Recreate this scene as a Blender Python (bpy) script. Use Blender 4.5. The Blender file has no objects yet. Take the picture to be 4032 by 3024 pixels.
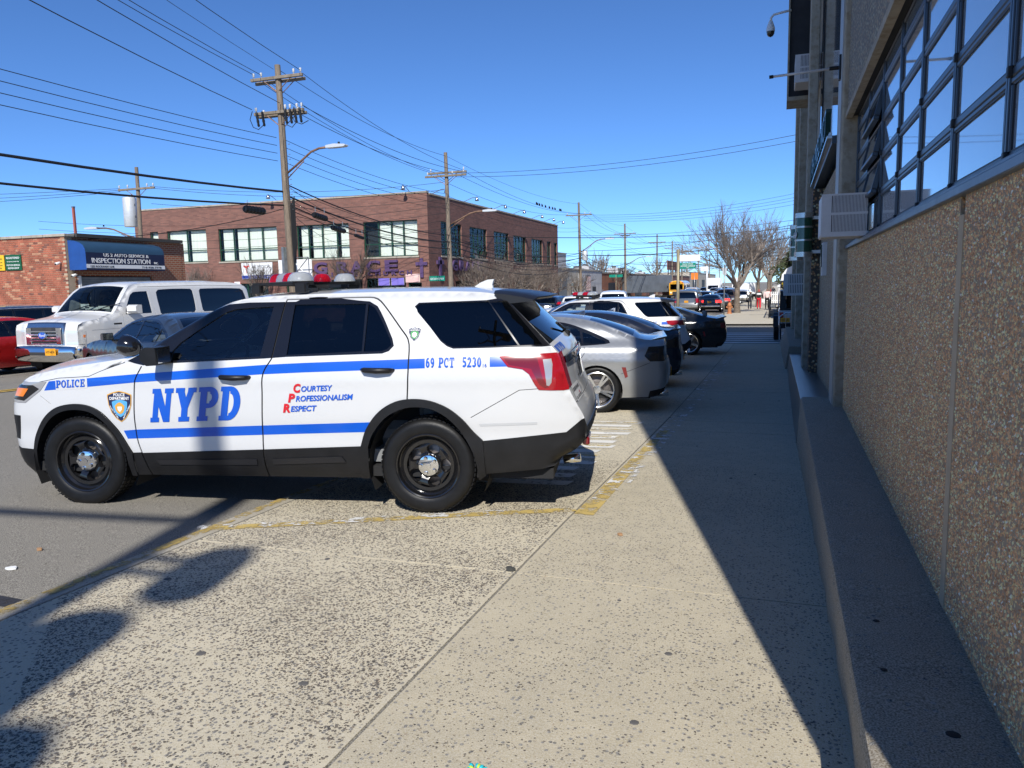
import bpy, math, random
import numpy as np
from mathutils import Vector, Matrix
from mathutils.geometry import delaunay_2d_cdt
random.seed(7); rng = np.random.default_rng(11)
scene = bpy.context.scene
COL = scene.collection
R = math.radians

# ---------------------------------------------------------------- camera
cam = bpy.data.objects.new('camera', bpy.data.cameras.new('camera')); COL.objects.link(cam)
cam.data.sensor_fit = 'HORIZONTAL'; cam.data.sensor_width = 36.0; cam.data.lens = 27.035
cam.data.clip_start = 0.05; cam.data.clip_end = 3000
_f = Vector((-.32547, .93709, -.12621)); _u = Vector((-.02195, .12596, .99179)); _r = Vector((.94530, .32557, -.02043))
cam.matrix_world = Matrix(((_r.x, _u.x, -_f.x, 0), (_r.y, _u.y, -_f.y, 0), (_r.z, _u.z, -_f.z, 1.70), (0, 0, 0, 1)))
scene.camera = cam

# ---------------------------------------------------------------- sky and sun
SUN_EL = R(40.5); SUN_AZ = math.atan2(.247, -.969)       # azimuth measured from +Y towards +X, pointing at the sun
world = bpy.data.worlds.new('World'); scene.world = world; world.use_nodes = True
wn = world.node_tree.nodes; wn.clear()
wo = wn.new('ShaderNodeOutputWorld'); wb = wn.new('ShaderNodeBackground'); ws = wn.new('ShaderNodeTexSky')
ws.sky_type = 'NISHITA'; ws.sun_disc = False; ws.sun_elevation = SUN_EL; ws.sun_rotation = SUN_AZ
ws.altitude = 0; ws.air_density = 0.6; ws.dust_density = 0.0; ws.ozone_density = 4.0
wb.inputs['Strength'].default_value = 0.13
wm = wn.new('ShaderNodeMix'); wm.data_type = 'RGBA'; wm.blend_type = 'MULTIPLY'; wm.inputs[0].default_value = 1; wm.inputs[7].default_value = (.53, .76, 1.0, 1)   # deep clear winter blue
world.node_tree.links.new(ws.outputs[0], wm.inputs[6]); world.node_tree.links.new(wm.outputs[2], wb.inputs[0]); world.node_tree.links.new(wb.outputs[0], wo.inputs[0])
sun = bpy.data.objects.new('sun', bpy.data.lights.new('sun', 'SUN')); COL.objects.link(sun)
sun.data.energy = 4.6; sun.data.angle = R(0.53); sun.data.color = (1.0, .965, .90)
_s = Vector((math.sin(SUN_AZ) * math.cos(SUN_EL), math.cos(SUN_AZ) * math.cos(SUN_EL), math.sin(SUN_EL)))
sun.rotation_euler = _s.to_track_quat('Z', 'Y').to_euler(); sun.location = _s * 60
scene.view_settings.view_transform = 'Standard'; scene.view_settings.look = 'None'
scene.view_settings.exposure = 0.32; scene.view_settings.gamma = 1.0; scene.view_settings.use_curve_mapping = False
scene.render.engine = 'CYCLES'
scene.cycles.max_bounces = 8; scene.cycles.transparent_max_bounces = 12; scene.cycles.use_denoising = True

# ---------------------------------------------------------------- materials
MATS = {}
def _nt(name):
    m = bpy.data.materials.new(name); m.use_nodes = True
    nt = m.node_tree; b = nt.nodes['Principled BSDF']
    return m, nt, b
def _mix(nt, fac, a, b, blend='MIX'):
    n = nt.nodes.new('ShaderNodeMix'); n.data_type = 'RGBA'; n.blend_type = blend
    for sock, v in ((n.inputs[0], fac), (n.inputs[6], a), (n.inputs[7], b)):
        if hasattr(v, 'is_linked') or hasattr(v, 'links'): nt.links.new(v, sock)
        elif isinstance(v, (int, float)): sock.default_value = v
        else: sock.default_value = (*v, 1) if len(v) == 3 else v
    return n.outputs[2]
def _coord(nt, world_space=False):
    if world_space: return nt.nodes.new('ShaderNodeNewGeometry').outputs['Position']
    return nt.nodes.new('ShaderNodeTexCoord').outputs['Object']
def _noise(nt, co, scale, detail=4, rough=.55, lo=None, hi=None, stretch=None):
    if stretch:
        mp = nt.nodes.new('ShaderNodeMapping'); mp.inputs['Scale'].default_value = stretch
        nt.links.new(co, mp.inputs[0]); co = mp.outputs[0]
    n = nt.nodes.new('ShaderNodeTexNoise'); n.inputs['Scale'].default_value = scale
    n.inputs['Detail'].default_value = detail; n.inputs['Roughness'].default_value = rough
    nt.links.new(co, n.inputs['Vector']); o = n.outputs['Fac']
    if lo is not None: o = _range(nt, o, lo, hi)
    return o
def _range(nt, o, lo, hi, a=0, b=1):
    r = nt.nodes.new('ShaderNodeMapRange'); nt.links.new(o, r.inputs[0])
    r.inputs[1].default_value = lo; r.inputs[2].default_value = hi; r.inputs[3].default_value = a; r.inputs[4].default_value = b
    return r.outputs[0]
def _bump(nt, b, h, strength, dist=.01):
    n = nt.nodes.new('ShaderNodeBump'); n.inputs['Strength'].default_value = strength; n.inputs['Distance'].default_value = dist
    nt.links.new(h, n.inputs['Height']); nt.links.new(n.outputs[0], b.inputs['Normal'])
def M(name, c=None, rough=.5, metal=0, coat=0, var=.0, vs=3., bump=0, bs=40., emit=0, spec=.5, c2=None, grime=0, aniso=None, world=False, crough=.04):
    """plain procedural material: base colour, slow variation, optional second colour patches and fine relief"""
    if name in MATS: return MATS[name]
    m, nt, b = _nt(name)
    b.inputs['Roughness'].default_value = rough; b.inputs['Metallic'].default_value = metal
    b.inputs['Coat Weight'].default_value = coat; b.inputs['Coat Roughness'].default_value = crough
    b.inputs['Specular IOR Level'].default_value = spec
    co = _coord(nt, world); col = tuple(c)
    b.inputs['Base Color'].default_value = (*col, 1)
    out = None
    if var:
        f = _noise(nt, co, vs, 6, .6, .3, .7, aniso)
        out = _mix(nt, f, tuple(x * (1 - var) for x in col), tuple(min(1, x * (1 + var)) for x in col))
    if c2 is not None:
        f = _noise(nt, co, vs * 2.3, 5, .65, .48, .66, aniso)
        out = _mix(nt, f, out if out is not None else col, c2)
    if grime:
        f = _noise(nt, co, 11, 6, .7, .42, .8)
        f2 = nt.nodes.new('ShaderNodeMath'); f2.operation = 'MULTIPLY'; nt.links.new(f, f2.inputs[0]); f2.inputs[1].default_value = grime
        out = _mix(nt, f2.outputs[0], out if out is not None else col, (.12, .11, .09))
        rr = _range(nt, f, 0, 1, rough, min(1, rough + .35)); nt.links.new(rr, b.inputs['Roughness'])
    if out is not None: nt.links.new(out, b.inputs['Base Color'])
    if bump: _bump(nt, b, _noise(nt, co, bs, 5, .6, None, None, aniso), bump)
    if emit:
        b.inputs['Emission Color'].default_value = (*col, 1); b.inputs['Emission Strength'].default_value = emit
    MATS[name] = m
    return m
def glass(name, tint, rough=.0, ior=1.5, body=None):
    if name in MATS: return MATS[name]
    m, nt, b = _nt(name); nt.nodes.remove(b)
    out = nt.nodes['Material Output']
    t = nt.nodes.new('ShaderNodeBsdfTransparent'); t.inputs[0].default_value = (*tint, 1)
    g = nt.nodes.new('ShaderNodeBsdfGlossy'); g.inputs['Roughness'].default_value = rough; g.inputs[0].default_value = (.95, .97, 1, 1)
    fr = nt.nodes.new('ShaderNodeFresnel'); fr.inputs[0].default_value = ior
    mx = nt.nodes.new('ShaderNodeMixShader'); nt.links.new(fr.outputs[0], mx.inputs[0])
    nt.links.new(t.outputs[0], mx.inputs[1]); nt.links.new(g.outputs[0], mx.inputs[2]); nt.links.new(mx.outputs[0], out.inputs[0])
    MATS[name] = m
    return m
def paint(name, c, metal=0, rough=.38, grime=.0):
    if name in MATS: return MATS[name]
    m, nt, b = _nt(name); co = _coord(nt)
    b.inputs['Base Color'].default_value = (*c, 1); b.inputs['Metallic'].default_value = metal
    b.inputs['Roughness'].default_value = rough; b.inputs['Coat Weight'].default_value = .9; b.inputs['Coat Roughness'].default_value = .05
    f = _noise(nt, co, 3.1, 6, .7, .45, .85)
    mm = nt.nodes.new('ShaderNodeMath'); mm.operation = 'MULTIPLY'; nt.links.new(f, mm.inputs[0]); mm.inputs[1].default_value = .10 + grime
    nt.links.new(_mix(nt, mm.outputs[0], c, tuple(x * .7 + .03 for x in c)), b.inputs['Base Color'])
    nt.links.new(_range(nt, _noise(nt, co, 9, 5, .7), .3, .8, .03, .16), b.inputs['Coat Roughness'])
    MATS[name] = m
    return m

# ---------------------------------------------------------------- objects
def tag(o, label=None, cat=None, group=None, kind=None):
    if label: o['label'] = label
    if cat: o['category'] = cat
    if group: o['group'] = group
    if kind: o['kind'] = kind
    return o
def thing(name, label, cat, loc=(0, 0, 0), rz=0, group=None):
    o = bpy.data.objects.new(name, None); COL.objects.link(o); o.empty_display_size = .2
    o.location = loc; o.rotation_euler = (0, 0, rz)
    return tag(o, label, cat, group)
def sub(name, parent, loc=(0, 0, 0), rot=(0, 0, 0)):
    o = bpy.data.objects.new(name, None); COL.objects.link(o); o.parent = parent; o.location = loc; o.rotation_euler = rot
    return o
def mesh(name, V, F, smooth=False, normals=None):
    me = bpy.data.meshes.new(name); me.from_pydata([tuple(map(float, v)) for v in V], [], [tuple(map(int, f)) for f in F]); me.update()
    if smooth: me.polygons.foreach_set('use_smooth', [True] * len(me.polygons))
    if normals is not None:
        me.polygons.foreach_set('use_smooth', [True] * len(me.polygons)); me.normals_split_custom_set(normals)
    return me
def link(name, me, mat=None, parent=None, loc=None, rot=None):
    o = bpy.data.objects.new(name, me); COL.objects.link(o)
    if mat is not None and not me.materials: me.materials.append(MATS[mat] if isinstance(mat, str) else mat)
    if parent is not None: o.parent = parent
    if loc is not None: o.location = loc
    if rot is not None: o.rotation_euler = rot
    return o
class G:
    """collects shapes; build() links them as ONE mesh object"""
    def __init__(s): s.V = []; s.F = []
    def add(s, V, F):
        n = len(s.V); s.V += [tuple(v) for v in V]; s.F += [tuple(i + n for i in f) for f in F]; return s
    def box(s, a, b, bev=0.0, M4=None):
        x0, y0, z0 = a; x1, y1, z1 = b
        if bev > 0:
            bev = min(bev, (x1 - x0) * .49, (y1 - y0) * .49, (z1 - z0) * .49)
            V = []; idx = {}
            for i, X in enumerate((x0, x1)):
                for j, Y in enumerate((y0, y1)):
                    for k, Z in enumerate((z0, z1)):
                        sx, sy, sz = 1 - 2 * i, 1 - 2 * j, 1 - 2 * k
                        idx[i, j, k] = len(V)
                        V += [(X, Y + sy * bev, Z + sz * bev), (X + sx * bev, Y, Z + sz * bev), (X + sx * bev, Y + sy * bev, Z)]
            F = []
            q = lambda i, j, k, a: idx[i, j, k] + a
            for i in (0, 1):
                f = [q(i, 0, 0, 0), q(i, 1, 0, 0), q(i, 1, 1, 0), q(i, 0, 1, 0)]; F.append(f if i else f[::-1])
                f = [q(0, i, 0, 1), q(0, i, 1, 1), q(1, i, 1, 1), q(1, i, 0, 1)]; F.append(f if i else f[::-1])
                f = [q(0, 0, i, 2), q(1, 0, i, 2), q(1, 1, i, 2), q(0, 1, i, 2)]; F.append(f if i else f[::-1])
            for a in (0, 1):
                for c in (0, 1):
                    for (k1, k2, A, B) in (((a, c, 0), (a, c, 1), 0, 1), ((a, 0, c), (a, 1, c), 0, 2), ((0, a, c), (1, a, c), 1, 2)):
                        f = [q(*k1, A), q(*k2, A), q(*k2, B), q(*k1, B)]
                        P = [Vector(V[t]) for t in f]; nrm = (P[1] - P[0]).cross(P[2] - P[0])
                        ce = sum(P, Vector()) / 4 - Vector(((x0 + x1) / 2, (y0 + y1) / 2, (z0 + z1) / 2))
                        F.append(f if nrm.dot(ce) > 0 else f[::-1])
            for (i, j, k), n in idx.items():
                f = [n, n + 1, n + 2]; P = [Vector(V[t]) for t in f]
                F.append(f if (P[1] - P[0]).cross(P[2] - P[0]).dot(Vector((2 * i - 1, 2 * j - 1, 2 * k - 1))) > 0 else f[::-1])
        else:
            V = [(x0, y0, z0), (x1, y0, z0), (x1, y1, z0), (x0, y1, z0), (x0, y0, z1), (x1, y0, z1), (x1, y1, z1), (x0, y1, z1)]
            F = [(3, 2, 1, 0), (4, 5, 6, 7), (0, 1, 5, 4), (1, 2, 6, 5), (2, 3, 7, 6), (3, 0, 4, 7)]
        if M4 is not None: V = [tuple(M4 @ Vector(v)) for v in V]
        return s.add(V, F)
    def tube(s, P, r, n=8, cap=True, closed=False):
        """round bar along a polyline; r a number or one per point"""
        P = [Vector(p) for p in P]; k = len(P); rr = r if hasattr(r, '__len__') else [r] * k
        V = []; up = None
        for i in range(k):
            a = P[(i - 1) % k] if (closed or i > 0) else P[i]; b = P[(i + 1) % k] if (closed or i < k - 1) else P[i]
            t = (b - a)
            t = t.normalized() if t.length > 1e-9 else Vector((0, 0, 1))
            if up is None: up = t.orthogonal().normalized()
            up = (up - t * up.dot(t)); up = up.normalized() if up.length > 1e-6 else t.orthogonal().normalized()
            w = t.cross(up)
            for j in range(n):
                an = 2 * math.pi * j / n; V.append(P[i] + (up * math.cos(an) + w * math.sin(an)) * rr[i])
        F = []
        for i in range(k if closed else k - 1):
            for j in range(n):
                a = i * n + j; b = i * n + (j + 1) % n; c = ((i + 1) % k) * n + (j + 1) % n; d = ((i + 1) % k) * n + j
                F.append((a, b, c, d))
        if cap and not closed: F += [tuple(range(n))[::-1], tuple((k - 1) * n + j for j in range(n))]
        return s.add(V, F)
    def lathe(s, prof, n=24, M4=None, close=False):
        """profile [(radius, height)] turned about Z"""
        V = []; k = len(prof)
        for r_, h in prof:
            for j in range(n):
                a = 2 * math.pi * j / n; V.append((r_ * math.cos(a), r_ * math.sin(a), h))
        F = []
        for i in range(k if close else k - 1):
            for j in range(n):
                F.append((i * n + j, i * n + (j + 1) % n, ((i + 1) % k) * n + (j + 1) % n, ((i + 1) % k) * n + j))
        if M4 is not None: V = [tuple(M4 @ Vector(v)) for v in V]
        return s.add(V, F)
    def prism(s, P2, a, b, axis='y', M4=None):
        """2D outline pushed from a to b along an axis; outline in the other two axes (x,z / x,y / y,z)"""
        n = len(P2)
        def mk(p, t): return {'y': (p[0], t, p[1]), 'z': (p[0], p[1], t), 'x': (t, p[0], p[1])}[axis]
        V = [mk(p, a) for p in P2] + [mk(p, b) for p in P2]
        F = [tuple(range(n)), tuple(range(2 * n - 1, n - 1, -1))] + [(i, i + n, (i + 1) % n + n, (i + 1) % n) for i in range(n)]
        ar = sum(P2[i][0] * P2[(i + 1) % n][1] - P2[(i + 1) % n][0] * P2[i][1] for i in range(n))
        flip = (ar > 0) != ((axis == 'y') == (b > a))
        if flip: F = [f[::-1] for f in F]
        if M4 is not None: V = [tuple(M4 @ Vector(v)) for v in V]
        return s.add(V, F)
    def build(s, name, mat, parent=None, smooth=False, loc=None, rot=None):
        me = mesh(name, s.V, s.F, smooth)
        if smooth == 'auto':
            me.polygons.foreach_set('use_smooth', [True] * len(me.polygons))
            try: me.set_sharp_from_angle(angle=R(38))
            except Exception: pass
        return link(name, me, mat, parent, loc, rot)
def kids(o): return list(o.children)
def copy_tree(o, parent=None):
    c = o.copy(); COL.objects.link(c)
    if parent is not None: c.parent = parent
    for ch in kids(o): copy_tree(ch, c)
    return c
def recolor(o, old, new):
    """give a copied thing its own paint"""
    for ch in [o] + kids(o):
        if ch is not o: recolor(ch, old, new)
        elif ch.type == 'MESH' and ch.data.materials and ch.data.materials[0] == old:
            ch.material_slots[0].link = 'OBJECT'; ch.material_slots[0].material = new
# lettering ------------------------------------------------------------
def text_mesh(body, size, extrude=0.0, bold=0.0, align='CENTER', shear=0, space=1.0):
    cu = bpy.data.curves.new('lettering', 'FONT'); cu.body = body; cu.size = size; cu.align_x = align
    cu.extrude = extrude; cu.offset = bold * size; cu.shear = shear; cu.space_character = space; cu.resolution_u = 3
    o = bpy.data.objects.new('lettering', cu); COL.objects.link(o)
    dg = bpy.context.evaluated_depsgraph_get(); me = bpy.data.meshes.new_from_object(o.evaluated_get(dg))
    bpy.data.objects.remove(o); bpy.data.curves.remove(cu)
    return me
def text(name, body, size, mat, parent, M4, extrude=.002, bold=0.0, align='CENTER', shear=0, space=1.0, fit=None):
    """M4 places the XY text plane in the parent's space; fit = width to squeeze to"""
    me = text_mesh(body, size, extrude, bold, align, shear, space)
    if fit and len(me.vertices):
        xs = [v.co.x for v in me.vertices]; w = max(xs) - min(xs)
        if w > 1e-6: me.transform(Matrix.Diagonal((fit / w, 1, 1, 1)))
    me.transform(M4)
    return link(name, me, mat, parent)
def face_minus_y(p): return Matrix.Translation(p) @ Matrix.Rotation(R(90), 4, 'X')          # readable from -Y
def face_plus_x(p): return Matrix.Translation(p) @ Matrix.Rotation(R(90), 4, 'Z') @ Matrix.Rotation(R(90), 4, 'X')
def face_minus_x(p): return Matrix.Translation(p) @ Matrix.Rotation(R(-90), 4, 'Z') @ Matrix.Rotation(R(90), 4, 'X')
# the lie of the land ---------------------------------------------------
_PY = [-60, -10, 0, 2, 5.2, 10.7, 16, 27, 45, 70, 120, 900]; _PZ = [.8, .25, .12, .08, 0, -.19, -.29, -.44, -.62, -.80, -.95, -.95]
def prof(y): return float(np.interp(y, _PY, _PZ))
def road_z(x, y): return prof(y) - .03 + .1 * max(0, 1 - ((x + 12.2) / 8.2) ** 2)
# ================================================================ vehicle body builder
# a body is a side sheet (drawn in side view: x forward from the rear axle, z up; curved in width) on both sides and
# a ribbon over nose, bonnet, screens, roof and tail; both are cut into panels, glass and lamps
def spline(P, step=.05):
    """smooth curve through points; a point given twice stays a corner. extra columns ride along"""
    P = np.array(P, float); out = []
    for i in range(len(P) - 1):
        a, b = P[i], P[i + 1]; L = np.hypot(*(b - a)[:2])
        if L < 1e-6: continue
        p0 = P[i - 1] if i > 0 and np.hypot(*(P[i - 1] - a)[:2]) > 1e-6 else a
        p3 = P[i + 2] if i + 2 < len(P) and np.hypot(*(P[i + 2] - b)[:2]) > 1e-6 else b
        la = np.hypot(*(a - p0)[:2]); lb = np.hypot(*(p3 - b)[:2])
        m1 = (b - p0) / (L + la) * L if la > 0 else b - a
        m2 = (p3 - a) / (L + lb) * L if lb > 0 else b - a
        n = max(1, int(L / step))
        for k in range(n):
            t = k / n; t2 = t * t; t3 = t2 * t
            out.append((2 * t3 - 3 * t2 + 1) * a + (t3 - 2 * t2 + t) * m1 + (-2 * t3 + 3 * t2) * b + (t3 - t2) * m2)
    out.append(P[-1]); return np.array(out)
def arc(cx, cz, r, a0, a1, n=18, rz=None):
    return [(cx + r * math.cos(R(a0 + (a1 - a0) * i / n)), cz + (rz or r) * math.sin(R(a0 + (a1 - a0) * i / n))) for i in range(n + 1)]
def ribbonpoly(top, bot): return list(top) + list(bot)[::-1]
def stroke(P, w):
    """a thin band along a polyline"""
    P = np.array(P, float); L = []; Rr = []
    for i in range(len(P)):
        d = P[min(i + 1, len(P) - 1)] - P[max(i - 1, 0)]; d /= np.hypot(*d) + 1e-9; n = np.array((-d[1], d[0])) * w / 2
        L.append(P[i] + n); Rr.append(P[i] - n)
    return [tuple(p) for p in L] + [tuple(p) for p in Rr[::-1]]
def refine(P, step):
    out = []
    for i in range(len(P)):
        a = P[i]; b = P[(i + 1) % len(P)]; L = math.hypot(b[0] - a[0], b[1] - a[1]); n = max(1, int(L / step))
        out += [(a[0] + (b[0] - a[0]) * k / n, a[1] + (b[1] - a[1]) * k / n) for k in range(n)]
    return out
def cut(polys, grid, clip=False):
    """polys: outlines in rising priority -> (points, {index of winning outline: triangles})"""
    pts = []; faces = []
    for P in polys:
        if abs(sum(P[i][0] * P[(i + 1) % len(P)][1] - P[(i + 1) % len(P)][0] * P[i][1] for i in range(len(P)))) < 2e-5: P = [(-99, -99), (-98.9, -99), (-99, -98.9)]
        if sum(P[i][0] * P[(i + 1) % len(P)][1] - P[(i + 1) % len(P)][0] * P[i][1] for i in range(len(P))) < 0: P = list(P)[::-1]
        P = refine(P, grid * 1.5); faces.append(list(range(len(pts), len(pts) + len(P)))); pts += P
    A = np.array([p for p in pts if p[0] > -90])
    x0, z0 = A.min(0); x1, z1 = A.max(0)
    gx = np.arange(x0 + grid / 2, x1, grid); gz = np.arange(z0 + grid / 2, z1, grid)
    for i, x in enumerate(gx):
        for z in gz: pts.append((x, z + (grid / 2 if i % 2 else 0)))
    r = delaunay_2d_cdt([Vector((float(a), float(b))) for a, b in pts], [], faces, 1, 1e-4)
    V = np.array([(v.x, v.y) for v in r[0]]); by = {}
    for f, o in zip(r[2], r[5]):
        if o and (not clip or 0 in o): by.setdefault(max(o), []).append(f)
    return V, by
def sheet(name, V2, tris, mapf, mat, parent, off=0.0, skirt=.008):
    tris = np.array(tris); used = np.unique(tris); remap = {u: i for i, u in enumerate(used)}
    P2 = V2[used]; T = np.vectorize(remap.get)(tris)
    P, N = mapf(P2); P = P + N * off
    fn = np.cross(P[T[:, 1]] - P[T[:, 0]], P[T[:, 2]] - P[T[:, 0]])
    flip = (fn * N[T[:, 0]]).sum(1) < 0; T[flip] = T[flip][:, ::-1]
    nrm = [tuple(N[i]) for t in T for i in t]; faces = [tuple(t) for t in T]; V = [tuple(p) for p in P]
    if skirt:
        cnt = {}
        for t in faces:
            for a, b in ((t[0], t[1]), (t[1], t[2]), (t[2], t[0])): cnt[(a, b)] = 1
        edges = [(a, b) for (a, b) in cnt if (b, a) not in cnt]; low = {}
        for a, b in edges:
            for i in (a, b):
                if i not in low: low[i] = len(V); V.append(tuple(P[i] - N[i] * skirt))
        for a, b in edges:
            f = (b, a, low[a], low[b]); faces.append(f)
            q = np.cross(np.array(V[a]) - np.array(V[b]), np.array(V[low[a]]) - np.array(V[b])); q /= np.linalg.norm(q) + 1e-12
            nrm += [tuple(q)] * 4
    return link(name, mesh(name, V, faces, normals=nrm), mat, parent)
def islands(tris):
    """triangle lists of the connected pieces, largest first; slivers stay with the largest"""
    par = {}
    def find(a):
        while par.setdefault(a, a) != a: par[a] = par[par[a]]; a = par[a]
        return a
    for t in tris:
        a = find(t[0])
        for b in t[1:]: par[find(b)] = a
    g = {}
    for t in tris: g.setdefault(find(t[0]), []).append(t)
    L = sorted(g.values(), key=len, reverse=True); out = [L[0]]
    for l in L[1:]:
        if len(l) >= 3: out.append(l)
    return out
class Shell:
    def __init__(s, sil, zs, ws, xf=9, tf=0, xr=-9, tr=0, lines=(), step=.05):
        s.sil = spline(sil, step)                                  # x, z, corner radius, crown
        zw = spline(list(zip(zs, ws)), .01); s.zs, s.ws = zw[:, 0], zw[:, 1]; s.xf, s.tf, s.xr, s.tr, s.lines = xf, tf, xr, tr, lines
        d = np.diff(s.sil[:, :2], axis=0); s.s = np.concatenate([[0], np.cumsum(np.hypot(d[:, 0], d[:, 1]))])
        t = np.gradient(s.sil[:, :2], axis=0); t /= np.linalg.norm(t, axis=1)[:, None] + 1e-9
        s.nrm = np.stack([t[:, 1], -t[:, 0]], 1)
        if s.nrm[np.argmax(s.sil[:, 1]), 1] < 0: s.nrm = -s.nrm
    def width(s, x, z):
        y = np.interp(z, s.zs, s.ws) - s.tf * np.clip(x - s.xf, 0, None) ** 2 - s.tr * np.clip(s.xr - x, 0, None) ** 2
        for (z0, wd, amp) in s.lines: y = y + amp * np.exp(-((z - z0) / wd) ** 2)
        return y
    def inset(s, P):
        A = s.sil[:-1, :2]; B = s.sil[1:, :2]; AB = B - A; L2 = (AB ** 2).sum(1) + 1e-12
        best = np.full(len(P), 9.); Rb = np.full(len(P), .05)
        for i in range(len(A)):
            t = np.clip(((P - A[i]) @ AB[i]) / L2[i], 0, 1); d = np.hypot(*(P - A[i] - t[:, None] * AB[i]).T)
            m = d < best; best[m] = d[m]; Rb[m] = (s.sil[i, 2] * (1 - t) + s.sil[i + 1, 2] * t)[m]
        k = np.clip(1 - best / Rb, 0, 1); return Rb * (1 - np.sqrt(np.clip(1 - k * k, 0, 1)))
    def side(s, sg):
        def pos(P): return np.stack([P[:, 0], sg * (s.width(P[:, 0], P[:, 1]) - s.inset(P)), P[:, 1]], 1)
        def f(P):
            P = np.asarray(P, float); e = .012
            dx = pos(P + (e, 0)) - pos(P - (e, 0)); dz = pos(P + (0, e)) - pos(P - (0, e))
            N = np.cross(dx, dz); N /= np.linalg.norm(N, axis=1)[:, None] + 1e-9
            N[(N[:, 1] * sg) < 0] *= -1
            return pos(P), N
        return f
    def edge(s, sv):
        x = np.interp(sv, s.s, s.sil[:, 0]); z = np.interp(sv, s.s, s.sil[:, 1]); rr = np.interp(sv, s.s, s.sil[:, 2]); c = np.interp(sv, s.s, s.sil[:, 3])
        nx = np.interp(sv, s.s, s.nrm[:, 0]); nz = np.interp(sv, s.s, s.nrm[:, 1]); return x, z, s.width(x, z) - rr, c, nx, nz
    def top(s):
        def pos(P):
            x, z, he, c, nx, nz = s.edge(P[:, 0]); v = np.clip(P[:, 1], -1, 1); b = c * (1 - np.abs(v) ** 2.3)
            return np.stack([x + nx * b, v * he, z + nz * b], 1)
        def f(P):
            P = np.asarray(P, float); e = .004; x, z, he, c, nx, nz = s.edge(P[:, 0])
            A = np.clip(P + (e, 0), [0, -1], [s.s[-1], 1]); B = np.clip(P - (e, 0), [0, -1], [s.s[-1], 1])
            Cc = np.clip(P + (0, e), -9, [99, 1]); D = np.clip(P - (0, e), [-9, -1], 99)
            N = np.cross(pos(A) - pos(B), pos(Cc) - pos(D)); N /= np.linalg.norm(N, axis=1)[:, None] + 1e-9
            w = N[:, 0] * nx + N[:, 2] * nz; N[w < 0] *= -1
            return pos(P), N
        return f
    def at(s, x, lo=True):
        """arc length at which the ribbon passes height/position: nearest outline point to (x,z)"""
        A = s.sil[:-1, :2]; AB = s.sil[1:, :2] - A; t = np.clip(((np.array(x) - A) * AB).sum(1) / ((AB ** 2).sum(1) + 1e-12), 0, 1)
        d = np.hypot(*(A + t[:, None] * AB - np.array(x)).T); i = int(np.argmin(d)); return float(s.s[i] + t[i] * (s.s[i + 1] - s.s[i]))
def side_decal(name, shell, sg, polys, mat, parent, off=.004, grid=.05, flipx=False):
    """flat print that follows the body side; polys in side view (x,z)"""
    V, by = cut(polys, grid); T = [t for k in by for t in by[k]]
    return sheet(name, V, T, shell.side(sg), mat, parent, off, 0)
def text_polys(body, size, x, z, sg, shear=0, bold=0, fit=None):
    """font lettering as triangles in side view; reads correctly from the side given by sg (+1 = left side)"""
    me = text_mesh(body, size, 0, bold, 'LEFT', shear); me.calc_loop_triangles()
    V = np.array([v.co[:2] for v in me.vertices]).reshape(-1, 2); T = [tuple(t.vertices) for t in me.loop_triangles]
    if fit and len(V): V[:, 0] *= fit / (V[:, 0].max() - V[:, 0].min() + 1e-9)
    V[:, 0] = x - sg * V[:, 0]; V[:, 1] += z
    bpy.data.meshes.remove(me); return V, T
def side_text(name, shell, sg, body, size, x, z, mat, parent, shear=0, bold=0, fit=None, off=.005, dz=0):
    V, T = text_polys(body, size, x, z, sg, shear, bold, fit)
    if dz: V[:, 1] += (x - V[:, 0]) * sg * dz
    return sheet(name, V, T, shell.side(sg), mat, parent, off, 0) if len(T) else None
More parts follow.
